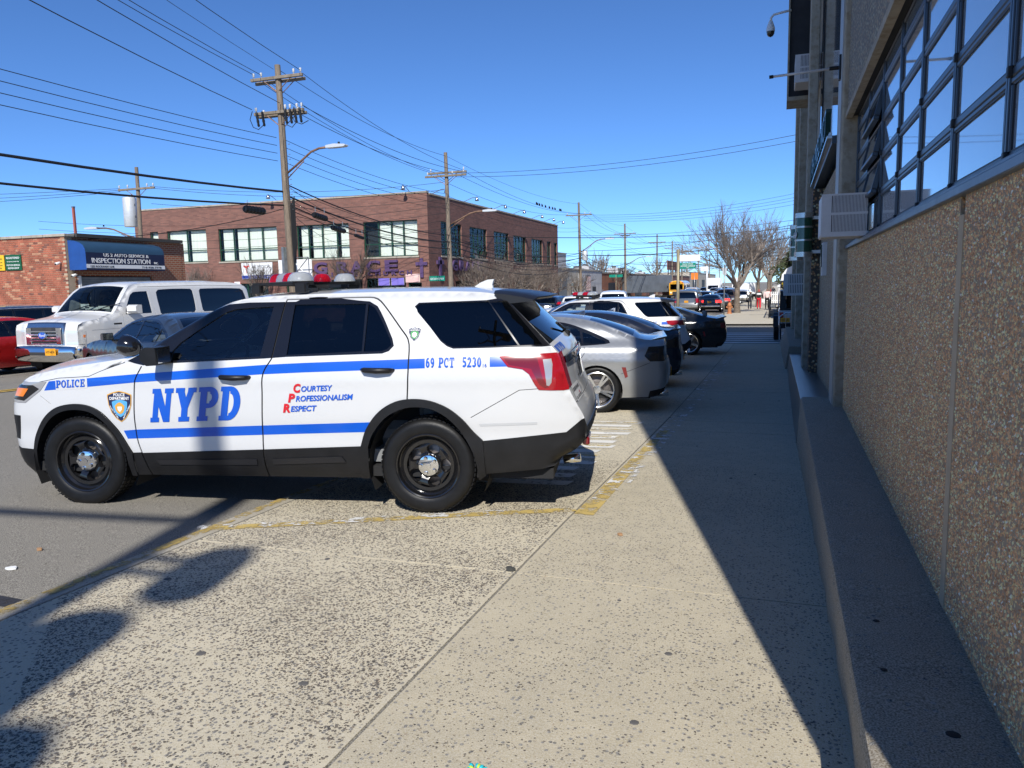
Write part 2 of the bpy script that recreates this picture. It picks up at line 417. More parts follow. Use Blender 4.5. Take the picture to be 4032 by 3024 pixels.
# slab-serif capitals made of stems, serifs and bowls (unit height, width about .8)
def _ring(cx, cy, rx, ry, t, a0, a1, n=14):
    o = []
    for i in range(n):
        p = []
        for a, k in ((i, 0), (i + 1, 0), (i + 1, 1), (i, 1)):
            an = R(a0 + (a1 - a0) * a / n); p.append((cx + (rx - t * k) * math.cos(an), cy + (ry - t * .75 * k) * math.sin(an)))
        o.append(p)
    return o
def _bx(x0, y0, x1, y1): return [(x0, y0), (x1, y0), (x1, y1), (x0, y1)]
_T = .2; _S = .14
SLAB = {
 'N': [_bx(.08, 0, .31, 1), _bx(.60, 0, .82, 1), [(.04, 1), (.34, 1), (.82, 0), (.55, 0)], _bx(0, 0, .37, _S), _bx(0, 1 - _S, .25, 1), _bx(.53, 1 - _S, .9, 1)],
 'Y': [_bx(.30, 0, .57, .5), [(.03, 1), (.33, 1), (.57, .45), (.30, .38)], [(.56, 1), (.83, 1), (.57, .40), (.33, .40)], _bx(.2, 0, .66, _S), _bx(0, 1 - _S, .38, 1), _bx(.52, 1 - _S, .88, 1)],
 'P': [_bx(.08, 0, .36, 1), _bx(0, 0, .46, _S), _bx(0, 1 - _S, .5, 1), _bx(.2, .38, .5, .38 + _S)] + _ring(.48, .69, .36, .31, .27, -90, 90),
 'D': [_bx(.08, 0, .36, 1), _bx(0, 0, .42, _S), _bx(0, 1 - _S, .42, 1)] + _ring(.4, .5, .46, .5, .28, -90, 90),
 'O': _ring(.43, .5, .43, .5, .22, 0, 360, 24), '0': _ring(.33, .5, .33, .5, .26, 0, 360, 24),
 'L': [_bx(.1, 0, .32, 1), _bx(0, 0, .75, _S), _bx(0, 1 - _S, .44, 1), _bx(.58, 0, .75, .34)],
 'I': [_bx(.12, 0, .34, 1), _bx(0, 0, .46, _S), _bx(0, 1 - _S, .46, 1)],
 'C': _ring(.44, .5, .44, .5, .22, 48, 312, 22) + [_bx(.6, .62, .76, .95)],
 'E': [_bx(.1, 0, .32, 1), _bx(0, 0, .76, _S), _bx(0, 1 - _S, .74, 1), _bx(.3, .43, .56, .43 + _S), _bx(.6, 0, .76, .32), _bx(.58, .7, .74, 1), _bx(.48, .34, .6, .68)],
 'T': [_bx(.3, 0, .52, 1), _bx(.17, 0, .65, _S), _bx(0, 1 - _S, .82, 1), _bx(0, .68, .15, 1), _bx(.67, .68, .82, 1)],
 '6': _ring(.34, .33, .33, .33, .25, 0, 360, 20) + _ring(.36, .5, .35, .5, .26, 62, 200, 12), '9': _ring(.33, .67, .33, .33, .25, 0, 360, 20) + _ring(.31, .5, .35, .5, .26, -118, 20, 12),
 '5': [_bx(.06, .5, .22, 1), _bx(.06, .84, .6, 1)] + _ring(.3, .33, .34, .33, .26, -140, 120, 16),
 '2': _ring(.32, .69, .32, .31, .26, -15, 170, 14) + [[(0, 0), (.2, 0), (.63, .62), (.42, .62)], _bx(0, 0, .66, .17)],
 '3': _ring(.28, .72, .31, .28, .24, -80, 150, 14) + _ring(.28, .29, .34, .29, .25, -150, 85, 14),
 '4': [_bx(.38, 0, .58, 1), _bx(0, .22, .7, .37), [(0, .3), (.18, .3), (.5, 1), (.38, 1)], _bx(.26, 0, .7, .12)],
 '8': _ring(.33, .74, .28, .26, .18, 0, 360, 18) + _ring(.33, .28, .33, .28, .19, 0, 360, 18),
}
SLABW = {'N': .9, 'Y': .88, 'P': .82, 'D': .84, 'O': .86, '0': .66, 'L': .75, 'I': .46, 'C': .82, 'E': .76, 'T': .82, '6': .68, '9': .66, '5': .64, '2': .66, '3': .62, '4': .7, '8': .66, ' ': .5}
def slab_polys(word, x, z, h, width, sg=1, shear=0, gap=.12, dz=0):
    """letters as outlines in side view, from x towards the tail of the word (sg=+1: left side of the car)"""
    tot = sum(SLABW[c] for c in word) + gap * (len(word) - 1); k = width / tot; o = []; pen = 0
    for c in word:
        for P in SLAB.get(c, []): o.append([(x - sg * ((pen + a) * k + shear * b * h), z + b * h + dz * (pen + a) * k) for a, b in P])
        pen += SLABW[c] + gap
    return o
# ---------------------------------------------------------------- wheels
def wheel(parent, x, y, sg, rad=.36, width=.24, style='steel', rimr=.235, tyre='rubber', rimmat=None):
    w = sub('wheel', parent, (x, y, rad), (R(-90) if sg > 0 else R(90), 0, 0))       # local +Z looks outwards
    h = width / 2; key = (rad, width, style, rimr, rimmat)
    c = wheel.cache
    if key not in c:
        t = [(rimr - .01, -h * .9), (rimr + .02, -h), (rad - .05, -h * 1.02), (rad - .015, -h * .93), (rad, -h * .72), (rad + .001, -h * .3), (rad + .001, h * .3), (rad, h * .72), (rad - .012, h * .9),
             (rad - .03, h * 1.0), (rad - .05, h * 1.03), (rad - .075, h * 1.0), (rimr + .028, h * 1.0), (rimr + .012, h * .96), (rimr, h * .9)]
        g = G(); g.lathe(t, 48); tm = mesh('tyre', g.V, g.F, True)
        g = G()                                                             # tread blocks and grooves
        for i in range(60):
            a = 2 * math.pi * i / 60
            for yy, ln in ((-h * .8, .35), (-h * .42, .3), (h * .06, .3), (h * .48, .33)):
                Mx = Matrix.Rotation(a + yy * .6, 4, 'Z') @ Matrix.Translation((rad + .002, 0, yy))
                g.box((-.004, -rad * .036, 0), (.004, rad * .036, h * ln), 0, Mx)
        trm = mesh('tread', g.V, g.F)
        g = G(); barrel = [(rimr + .004, h * .93), (rimr - .004, h * .95), (rimr - .014, h * .9), (rimr - .02, h * .3), (rimr - .04, -h * .6), (.07, -h * .62)]
        parts = []
        def lug(n, r0, rr, z0, z1):
            q = G()
            for i in range(n):
                a = 2 * math.pi * i / n; q.lathe([(0.001, z1), (rr * .7, z1), (rr, z1 - rr * .5), (rr, z0)], 8, Matrix.Translation((r0 * math.cos(a), r0 * math.sin(a), 0)))
            return q
        if style == 'steel':
            g.lathe([(rimr + .004, h * .93), (rimr - .002, h * .97), (rimr - .012, h * .93), (rimr - .018, h * .62), (rimr - .032, h * .5)], 48)
            outer = [(rimr - .03, h * .5), (rimr - .05, h * .62), (rimr - .075, h * .60)]
            g.lathe(outer, 48)
            ro, ri = rimr - .075, .085; n = 5
            for i in range(n):                                              # spokes between kidney openings, dished
                a0 = 2 * math.pi * i / n; 
                for k in range(6):
                    f0, f1 = k / 6, (k + 1) / 6
                    def hw(f): return R(17) + R(19) * (2 * f - 1) ** 2
                    def zz(f, e): return h * (.60 - .18 * f) + .012 * math.sin(f * 3.14) - e * .028
                    V = []
                    for f in (f0, f1):
                        rr_ = ro + (ri - ro) * f
                        for e, m in ((1, -1), (0, -.72), (0, .72), (1, 1)):
                            an = a0 + m * hw(f); V.append((rr_ * math.cos(an), rr_ * math.sin(an), zz(f, e)))
                    g.add(V, [(0, 4, 5, 1), (1, 5, 6, 2), (2, 6, 7, 3)])
            g.lathe([(ro + .002, h * .60), (ro, h * .44)], 48); g.lathe([(.09, h * .43), (.07, h * .46), (.0, h * .46)], 32)
            q = G(); q.lathe([(.086, h * .42), (.086, h * .62), (.078, h * .70), (.05, h * .75), (0, h * .76)], 32)
            lg = lug(5, .060, .016, h * .5, h * .86); q.add(lg.V, lg.F); q.lathe([(.024, h * .72), (.02, h * .80), (0, h * .81)], 14)
            parts = [('rim', g, 'rim_black'), ('hub_cap', q, 'chrome')]
        else:
            g.lathe([(rimr + .006, h * .94), (rimr - .004, h * .98), (rimr - .014, h * .94), (rimr - .02, h * .2), (rimr - .035, -h * .5)], 48)
            n = 5 if style in ('split', 'five') else 6
            for i in range(n):
                for d in ((-.13, .13) if style == 'split' else (0,)):
                    a = 2 * math.pi * i / n + math.pi / 2; wd = .016 if style == 'split' else .034
                    p0 = (.045 * math.cos(a + d * .8), .045 * math.sin(a + d * .8)); p1 = ((rimr - .012) * math.cos(a + d), (rimr - .012) * math.sin(a + d))
                    dx, dy = p1[0] - p0[0], p1[1] - p0[1]; L = math.hypot(dx, dy); nx, ny = -dy / L * wd, dx / L * wd
                    V = [(p0[0] + nx, p0[1] + ny, h * .6), (p0[0] - nx, p0[1] - ny, h * .6), (p1[0] - nx, p1[1] - ny, h * .82), (p1[0] + nx, p1[1] + ny, h * .82)]
                    V += [(v[0], v[1], v[2] - .035) for v in V]
                    g.add(V, [(0, 1, 2, 3), (0, 4, 5, 1), (1, 5, 6, 2), (3, 2, 6, 7), (0, 3, 7, 4)])
            g.lathe([(.062, h * .5), (.06, h * .66), (.03, h * .68), (0, h * .68)], 24)
            parts = [('rim', g, rimmat or 'alloy'), ('lug_nut', lug(5, .045, .009, h * .6, h * .72), 'chrome')]
        b = G(); b.lathe([(rimr - .035, -h * .3), (rimr - .07, -h * .1), (.09, -h * .1), (.08, h * .15), (0, h * .15)], 32)
        parts.append(('brake_disc', b, 'brake'))
        bk = G(); bk.lathe([(rimr, -h * .85), (rimr - .03, -h * .8), (0, -h * .8)], 24); parts.append(('wheel_back', bk, 'black_matt'))
        c[key] = [('tyre', tm, tyre)] + [('tread', trm, tyre)] + [(n_, mesh(n_, q.V, q.F, False), m_) for n_, q, m_ in parts]
        for n_, me, m_ in c[key]:
            me.polygons.foreach_set('use_smooth', [True] * len(me.polygons))
            try: me.set_sharp_from_angle(angle=R(35))
            except Exception: pass
    for n_, me, m_ in c[key]: link(n_, me, m_, w)
    return w
wheel.cache = {}
# ---------------------------------------------------------------- the car
def car(name, label, cat, sp, loc, rz, group=None, pitch=0):
    """sp: sil, zs, ws, base (bottom line rear->front), arches, side regions, top regions, wheels ..."""
    t = thing(name, label, cat, loc, rz, group); t.rotation_euler = (0, pitch, rz)
    sh = Shell(sp['sil'], sp['zs'], sp['ws'], *sp.get('taper', (9, 0, -9, 0)), lines=sp.get('lines', ()), step=sp.get('step', .06))
    grid = sp.get('grid', .06); made = {}
    outline = [tuple(p[:2]) for p in sh.sil] + list(sp['base'])
    for sg in (1, -1):
        regs = [('body', sp['paint'], outline, 0, None)] + [r for r in sp['side'] if len(r) < 6 or r[5] == sg]
        V, by = cut([r[2] for r in regs], grid, True); groups = {}
        for k, tr in by.items():
            r = regs[k]
            if r[1] is None: continue
            groups.setdefault((r[0], r[1], r[3], r[4], k if k else 0), []).extend(tr)
        f = sh.side(sg); cur = {}
        order = sorted(groups.items(), key=lambda kv: kv[0][3] is not None)
        for (pn, mt, off, par, _k), tr in order:
            p = cur.get(par, t) if par else t
            for il in islands(tr): _o = sheet(pn, V, il, f, mt, p, off); cur.setdefault(pn, _o)
        made[sg] = cur
    S = sh.s[-1]
    regs = [('body', sp['paint'], [(0, -1), (S, -1), (S, 1), (0, 1)], 0, None)]
    for r in sp['top']:
        regs.append((r[0], r[1], [(sh.at(p) if isinstance(p, tuple) else p, v) for p, v in r[2]], r[3], r[4]))
    V, by = cut([[(a, b) for a, b in r[2]] for r in regs], grid * 1.3, True); groups = {}
    for k, tr in by.items():
        r = regs[k]
        if r[1] is None: continue
        groups.setdefault((r[0], r[1], r[3], r[4]), []).extend(tr)
    f = sh.top(); cur = {}
    for (pn, mt, off, par), tr in sorted(groups.items(), key=lambda kv: kv[0][3] is not None):
        p = cur.get(par, t) if par else t
        for il in islands(tr): _o = sheet(pn, V, il, f, mt, p, off); cur.setdefault(pn, _o)
    made[0] = cur
    # underside, wheel wells, wheels
    xs = [p[0] for p in outline]; zf = sp.get('floor', .26); hw = float(np.interp(.5, sp['zs'], sp['ws'])) - .12
    g = G(); g.box((min(xs) + .25, -hw, zf), (max(xs) - .25, hw, zf + .08)); 
    for (cx, cz, rr) in sp['arches']:
        for sg in (1, -1):
            A = arc(cx, cz, rr + .015, -25, 205, 16); y0, y1 = sg * (hw - .28), sg * (hw + .06)
            n = len(A); Vv = [(a, y0, z) for a, z in A] + [(a, y1, z) for a, z in A]
            g.add(Vv, [(i, i + 1, i + 1 + n, i + n) for i in range(n - 1)] + [tuple(range(n))])
    g.build('underbody', 'black_matt', t)
    if sp.get('interior', True):
        il = sp.get('cabin')
        g = G(); (xr, xf, zb) = il; hw2 = hw - .06
        g.box((xr, -hw2, zf + .1), (xf, hw2, zf + .2))
        for sx in (xf - 1.0, xf - 2.0):
            for sy in (.38, -.38):
                g.box((sx - .15, sy - .26, zf + .2), (sx + .38, sy + .26, zb - .55), .06)
                g.box((sx - .34, sy - .24, zb - .75), (sx - .14, sy + .24, zb + .08), .06); g.box((sx - .33, sy - .13, zb + .1), (sx - .22, sy + .13, zb + .27), .04)
        g.box((xf - .38, -hw2, zb - .5), (xf - .02, hw2, zb - .08), .08); g.build('interior', 'cabin', t)
        g = G(); Mx = Matrix.Translation((xf - .5, .38, zb - .1)) @ Matrix.Rotation(R(65), 4, 'Y')
        g.tube([Mx @ Vector((.185 * math.cos(a), .185 * math.sin(a), 0)) for a in np.linspace(0, 2 * math.pi, 20)[:-1]], .014, 6, closed=True); g.build('steering_wheel', 'black_matt', t)
    tr_ = sp.get('track', hw + .0)
    for (cx, cz, rr) in sp['arches']:
        for sg in (1, -1): wheel(t, cx, sg * sp['wy'], sg, **sp['wheel'])
    return t, sh, made
# ================================================================ base materials
M('rubber', (.007, .007, .0075), .45, var=.35, vs=9, bump=.15, bs=90, spec=.3)
M('black_matt', (.012, .012, .013), .85); M('black_plastic', (.009, .009, .010), .42, var=.3, vs=6, bump=.08, bs=220, spec=.35)
M('gloss_black', (.008, .008, .01), .12, coat=.6); M('rim_black', (.008, .008, .009), .16, coat=.5)
M('chrome', (.82, .83, .84), .08, 1); M('alloy', (.62, .63, .65), .24, 1, var=.08); M('brake', (.22, .2, .19), .45, .8, var=.3, vs=8)
M('cabin', (.17, .175, .18), .8, var=.3, vs=4); M('steel_grey', (.25, .26, .27), .4, .6, var=.2)
glass('glass_side', (.66, .72, .72), 0, 1.75); glass('glass_tint', (.035, .038, .042), 0, 1.6); glass('glass_screen', (.55, .62, .6)); glass('lens_clear', (.85, .87, .88))
M('lamp_red', (.30, .006, .012), .12, coat=1); M('lamp_dark_red', (.16, .006, .01), .12, coat=1); M('lamp_amber', (.75, .19, .02), .15, coat=1); M('lamp_clear', (.75, .76, .76), .12, .35, coat=1)
M('reflector', (.86, .87, .88), .12, 1)
paint('white_paint', (.56, .565, .57)); M('blue_vinyl', (.003, .085, .50), .28, coat=.6, var=.06); M('white_vinyl', (.8, .8, .8), .3, coat=.5)
M('navy_vinyl', (.012, .02, .07), .3, coat=.4); M('reverse_clear', (.38, .38, .39), .15, .3, coat=1); M('gold_vinyl', (.62, .33, .06), .35, coat=.3); M('sky_vinyl', (.09, .36, .68), .3, coat=.4); M('red_vinyl', (.55, .01, .02), .3, coat=.5)
M('green_vinyl', (.05, .3, .08), .3); M('white_flat', (.78, .78, .76), .55, var=.08); M('grey_vinyl', (.45, .46, .47), .35)
M('plate_yellow', (.8, .36, .02), .4); M('plate_white', (.75, .75, .74), .4); M('ink', (.01, .01, .012), .5)
# ================================================================ ground, road, pavement
def concrete(name, base, dark, speck, cell, blot=.25, thresh=(.30, .42), rough=.82, fine=True):
    m, nt, b = _nt(name); co = _coord(nt, True); b.inputs['Roughness'].default_value = rough; b.inputs['Specular IOR Level'].default_value = .3
    n1 = _noise(nt, co, .7, 6, .6, .3, .72); c = _mix(nt, n1, tuple(x * (1 - blot) for x in base), base)
    n2 = _noise(nt, co, 5., 5, .65, .35, .7); c = _mix(nt, n2, c, tuple(x * 1.08 for x in base))
    st = _noise(nt, co, 1.6, 5, .7, .62, .78); c = _mix(nt, st, c, tuple(x * .72 for x in base))
    hgt = None
    if speck > 0:
        v = nt.nodes.new('ShaderNodeTexVoronoi'); v.inputs['Scale'].default_value = cell; nt.links.new(co, v.inputs['Vector'])
        ra = nt.nodes.new('ShaderNodeSeparateColor'); nt.links.new(v.outputs['Color'], ra.inputs[0])
        big = nt.nodes.new('ShaderNodeMath'); big.operation = 'LESS_THAN'; nt.links.new(ra.outputs[0], big.inputs[0]); big.inputs[1].default_value = speck
        near = _range(nt, v.outputs['Distance'], thresh[0], thresh[1], 1, 0)
        f = nt.nodes.new('ShaderNodeMath'); f.operation = 'MULTIPLY'; nt.links.new(big.outputs[0], f.inputs[0]); nt.links.new(near, f.inputs[1])
        sc = _mix(nt, ra.outputs[1], dark, tuple(min(1, x * 2.2 + .02) for x in dark)); c = _mix(nt, f.outputs[0], c, sc); hgt = f.outputs[0]
    if fine:
        g2 = _noise(nt, co, 160, 3, .6, .35, .65); c = _mix(nt, g2, c, _mix(nt, .5, c, (.62, .58, .5)), 'MIX')
    nt.links.new(c, b.inputs['Base Color'])
    _bump(nt, b, _noise(nt, co, 90, 4, .7), .35, .006)
    MATS[name] = m; return m
concrete('apron_concrete', (.50, .435, .30), (.055, .05, .045), .5, 48, .2, (.32, .46))
concrete('walk_concrete', (.42, .36, .24), (.06, .056, .052), .36, 44, .2, (.26, .4))
concrete('kerb_concrete', (.31, .275, .21), (.06, .06, .06), .12, 50, .3)
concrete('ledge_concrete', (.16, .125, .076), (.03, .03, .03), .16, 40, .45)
concrete('far_concrete', (.46, .41, .31), (.2, .2, .2), 0, 20, .15)
concrete('asphalt', (.085, .076, .062), (.03, .03, .03), .5, 120, .22, (.2, .6), .88)
concrete('joint_dirt', (.05, .045, .038), (.03, .03, .03), 0, 20, .3)
concrete('dirt', (.17, .15, .12), (.1, .1, .1), 0, 20, .3)
def worn(name, base, bare, lo=.45, hi=.52, sc=9):
    """worn road paint: flakes off where the noise is high"""
    m, nt, b = _nt(name); co = _coord(nt, True); b.inputs['Roughness'].default_value = .7
    n = _noise(nt, co, sc, 6, .75, lo, hi); n2 = _noise(nt, co, 2.2, 4, .6, .35, .65)
    tr = nt.nodes.new('ShaderNodeBsdfTransparent'); mx = nt.nodes.new('ShaderNodeMixShader')
    nt.links.new(_mix(nt, n2, base, tuple(x * .78 for x in base)), b.inputs['Base Color'])
    nt.links.new(n, mx.inputs[0]); nt.links.new(b.outputs[0], mx.inputs[1]); nt.links.new(tr.outputs[0], mx.inputs[2])
    nt.links.new(mx.outputs[0], nt.nodes['Material Output'].inputs[0]); MATS[name] = m; return m
worn('paint_yellow', (.56, .41, .13), None, .47, .58); worn('paint_white', (.66, .63, .56), None, .55, .60, 5); worn('paint_white_sparse', (.74, .73, .70), None, .42, .47, 6); worn('kerb_yellow', (.50, .36, .11), None, .42, .55)
worn('paint_line', (.74, .73, .7), None, .62, .78, 3); worn('paint_double', (.66, .42, .06), None, .58, .75, 3); worn('tar', (.035, .035, .04), None, .56, .7, 3)
def surf(xs, ys, zf):
    V = [(x, y, zf(x, y)) for y in ys for x in xs]; n = len(xs)
    F = [(j * n + i, j * n + i + 1, (j + 1) * n + i + 1, (j + 1) * n + i) for j in range(len(ys) - 1) for i in range(n - 1)]
    return V, F
YS = [-60, -40, -20, -10, -5, -2, 0, 1, 2, 3, 4, 5.2, 6.5, 8, 9.3, 10.7, 12, 14, 16, 19, 23, 27, 32, 38, 45, 55, 70, 90, 120, 200, 400, 900]
def strip(name, mat, xs, ys, dz, zf=None, parent=None, kind='structure'):
    V, F = surf(xs, ys, lambda x, y: (zf or (lambda a, b: prof(b)))(x, y) + dz)
    o = link(name, mesh(name, V, F, True), mat, parent)
    if parent is None: o['kind'] = kind
    return o
strip('ground', 'dirt', [-1500, -400, -120, -60, -30, -10, 10, 40, 150, 1500], [-400] + YS + [2500], -.30)
NK = -3.9                                                      # near kerb line
strip('road', 'asphalt', [-20.6, -18, -16, -14, -12, -10, -8, -6, -5, NK - .018], YS, 0, road_z)
strip('side_street', 'asphalt', [NK - .12, 0, 10, 60], [28.1, 30, 33, 36, 39, 42.4], -.02)
strip('far_side_street', 'asphalt', [-90, -50, -20.55], [27.5, 33, 40, 47.6], -.02)
yr = [y for y in YS if y < 28] + [28.0]
# slabs of the pavement, each with its own edges
def slab(x0, x1, y0, y1, mat, parent, zx=lambda x: 0, th=.16, gap=.008):
    xs = [x0 + gap, (x0 + x1) / 2, x1 - gap]; ys = [y0 + gap] + [y for y in YS if y0 + .2 < y < y1 - .2] + [y1 - gap]
    V, F = surf(xs, ys, lambda x, y: prof(y) + zx(x)); n = len(V); m = len(xs); k = len(ys)
    e = [i for i in range(m)] + [j * m + m - 1 for j in range(1, k)] + [(k - 1) * m + i for i in range(m - 2, -1, -1)] + [j * m for j in range(k - 2, 0, -1)]
    for i in e: v = V[i]; V.append((v[0] + (.004 if v[0] > x0 + .1 else -.004), v[1], v[2] - th))
    F = F + [(e[(i + 1) % len(e)], e[i], n + i, n + (i + 1) % len(e)) for i in range(len(e))]
    return link('paving_slab', mesh('paving_slab', V, F), mat, parent)
apz = lambda x: -.012 * max(0, min(1, (-1.43 - x) / 2.4))
walk = strip('pavement', 'joint_dirt', [NK + .05, -2.6, -1.43, .7], yr, -.005, lambda x, y: prof(y) + apz(x))
WJ = [-14, -8, -3, .4, 4.1, 9.74, 10.66, 14.2, 17.95, 21.6, 25, 27.9]
for a, b in zip(WJ[:-1], WJ[1:]):
    slab(-1.43, .32, a, b, 'walk_concrete', walk); slab(NK + .16, -1.43, a, b, 'apron_concrete', walk, apz)
kerb = thing('kerb', 'low worn concrete kerb with yellow paint remnants beside the police car apron', 'kerb', (0, 0, 0)); kerb['kind'] = 'structure'
for a, b in zip([-14, -5, .6, 5.8, 12, 18, 23], [-5, .6, 5.8, 12, 18, 23, 27.9]):
    ys = [a + .006] + [y for y in YS if a < y < b] + [b - .006]; g = G()
    for y0, y1 in zip(ys[:-1], ys[1:]):
        V = []
        for y in (y0, y1):
            p = prof(y); V += [(NK - .02, y, p - .2), (NK - .01, y, p - .022), (NK + .02, y, p - .010), (NK + .15, y, p - .012), (NK + .15, y, p - .2)]
        g.add(V, [(i, i + 1, i + 6, i + 5) for i in range(4)])
    o = g.build('kerb_stone', 'kerb_concrete', kerb)
def flat_marking(name, mat, poly, dz, zf, parent=None, step=.3):
    V2, by = cut([poly], step); T = [t for k in by for t in by[k]]
    V = [(a, b, zf(a, b) + dz) for a, b in V2]; F = []
    for t_ in T:
        a, b, c = (V2[i] for i in t_); F.append(t_ if (b[0] - a[0]) * (c[1] - a[1]) - (b[1] - a[1]) * (c[0] - a[0]) > 0 else t_[::-1])
    o = link(name, mesh(name, V, F), mat, parent)
    if parent is None: o['kind'] = 'structure'
    return o
pz = lambda x, y: prof(y) + (apz(x) if x < -1.43 else 0)
strip('kerb_paint', 'kerb_yellow', [NK + .02, NK + .1], [2.6, 3, 4, 5.2, 6.5, 7.5], -.007)
YD = np.array([-2.235, -1.127]); YD = YD / np.linalg.norm(YD); YN = np.array([-YD[1], YD[0]])       # bay line under the police car
def bay_line(p0, ln, w, mat, dz, nm='bay_line'):
    p0 = np.array(p0); flat_marking(nm, mat, [tuple(p0 - YN * w / 2), tuple(p0 + YD * ln - YN * w / 2), tuple(p0 + YD * ln + YN * w / 2), tuple(p0 + YN * w / 2)], dz, pz)
bay_line((-1.44, 5.57), 2.75, .11, 'paint_yellow', .004); bay_line((-1.7, 5.45), 2.5, .13, 'paint_white_sparse', .008)
flat_marking('bay_edge_line', 'paint_yellow', [(-1.42, 5.45), (-1.27, 5.44), (-1.28, 9.7), (-1.38, 9.7)], .004, pz)
flat_marking('bay_edge_line', 'paint_white_sparse', [(-1.4, 5.9), (-1.2, 5.9), (-1.15, 22), (-1.40, 22)], .008, pz)
worn('hatch_white', (.80, .78, .72), None, .57, .63, 4)
for i in range(13):                                            # hatched bars between the bays
    y0 = 6.25 + i * .32
    flat_marking('hatch_bar', 'hatch_white', [(-1.72 - .05 * (i % 3), y0 + .10), (-1.70 - .05 * (i % 3), y0 + .28), (-3.6, y0 + .1), (-3.6, y0 - .08)], .004, pz)
for i in range(5):
    y0 = 7.5 + i * .62
    flat_marking('hatch_bar', 'paint_yellow', [(-1.78, y0 + .24), (-1.75, y0 + .31), (-3.4, y0 + .13), (-3.4, y0 + .06)], .0065, pz)
for x in (-14.05, -14.3): flat_marking('centre_line', 'paint_double', [(x - .06, -30), (x + .06, -30), (x + .06, 27), (x - .06, 27)], .005, road_z, None, 2.)
for x in (-14.05, -14.3): flat_marking('centre_line', 'paint_double', [(x - .06, 48), (x + .06, 48), (x + .06, 260), (x - .06, 260)], .005, road_z, None, 6.)
for i in range(6):
    y0 = 26.75 + 28.35 - 26.6 + i * 1.25 - 0
    flat_marking('crosswalk_bar', 'paint_line', [(-3.6, y0), (3.5, y0), (3.5, y0 + .45), (-3.6, y0 + .45)], .006, lambda x, y: prof(y) - .02, None, 1.)
for (x, y, l, w) in ((-5.2, 2.9, 3.2, .10), (-7.2, 4.25, 2.4, .09), (-4.9, 6.3, 1.5, .2), (-6.4, 1.9, 2.0, .25)):
    flat_marking('tar_seam', 'tar', [(x - l / 2, y - w / 2 - .05), (x, y - w / 2 + .03), (x + l / 2, y - w / 2), (x + l / 2, y + w / 2), (x, y + w / 2 + .06), (x - l / 2, y + w / 2 - .02)], .004, road_z)
# pavement across the side street, far pavement
fw = strip('pavement_beyond', 'far_concrete', [NK + .05, -2.5, -1, .5, 3.2, 9], [42.5, 44, 46, 50, 55, 62, 70, 85, 105, 140, 220, 420], .06)
strip('kerb_beyond', 'kerb_concrete', [NK - .1, NK + .07], [42.4, 46, 50, 55, 62, 70, 85, 105, 140, 220, 420], .075)
strip('pavement_opposite', 'far_concrete', [-20.62, -22.5, -24.6][::-1], [y for y in YS if y < 27] + [27.4], .1)
strip('pavement_opposite', 'far_concrete', [-20.62, -22.5, -24.6][::-1], [47.7, 55, 70, 90, 120, 200, 420], .1)
# stones of the exposed aggregate near the camera
def stones(name, pts, sizes, frame, mat, parent, hgt=.35, seg=6):
    """low irregular pebbles; pts (n,3), frame = (u, v, n) axes"""
    u, v, nn = (np.array(a, float) for a in frame); n = len(pts); an = np.linspace(0, 2 * np.pi, seg, endpoint=False)
    rad = sizes[:, None] * (.65 + .6 * rng.random((n, seg))); st = .6 + .5 * rng.random((n, 1)); ph = rng.random((n, 1)) * 6.28
    a = rad * np.cos(an)[None] ; b = rad * np.sin(an)[None] * st
    X = a * np.cos(ph) - b * np.sin(ph); Y = a * np.sin(ph) + b * np.cos(ph)
    low = pts[:, None, :] + X[..., None] * u + Y[..., None] * v - nn * .002
    mid = pts[:, None, :] + (nn[None, None] * (sizes[:, None, None] * hgt)) + (.3 * (X[:, :1] * u + Y[:, :1] * v))[:, None, :]
    V = np.concatenate([low, mid], 1).reshape(-1, 3); k = seg + 1; base = (np.arange(n) * k)[:, None]
    i = np.arange(seg); j = (i + 1) % seg
    tri = np.stack([i, j, np.full(seg, seg)], 1)
    Q = (base[:, :, None] + tri[None]).reshape(-1, 3)
    me = bpy.data.meshes.new(name); me.vertices.add(len(V)); me.vertices.foreach_set('co', V.astype(np.float32).ravel())
    me.loops.add(Q.size); me.loops.foreach_set('vertex_index', Q.ravel().astype(np.int32)); me.polygons.add(len(Q)); me.polygons.foreach_set('loop_start', (np.arange(len(Q)) * 3).astype(np.int32))
    me.update(calc_edges=True); me.validate()
    me.polygons.foreach_set('use_smooth', [True] * len(me.polygons))
    o = link(name, me, mat, parent); o['kind'] = 'stuff'; return o
def pebble(name, cols, rough=.7):
    m, nt, b = _nt(name); b.inputs['Roughness'].default_value = rough
    g = nt.nodes.new('ShaderNodeNewGeometry'); r = nt.nodes.new('ShaderNodeValToRGB'); nt.links.new(g.outputs['Random Per Island'], r.inputs[0])
    e = r.color_ramp.elements; r.color_ramp.interpolation = 'CONSTANT'
    while len(e) < len(cols): e.new(.5)
    for i, (p, c) in enumerate(cols): e[i].position = p; e[i].color = (*c, 1)
    co = _coord(nt, True); n = _noise(nt, co, 130, 3, .6, .3, .7)
    nt.links.new(_mix(nt, n, r.outputs[0], _mix(nt, .16, r.outputs[0], (.5, .46, .38))), b.inputs['Base Color']); MATS[name] = m; return m
pebble('walk_pebbles', [(0, (.06, .05, .04)), (.3, (.09, .074, .058)), (.55, (.12, .098, .076)), (.72, (.17, .135, .10)), (.84, (.07, .064, .06)), (.94, (.26, .20, .14))])
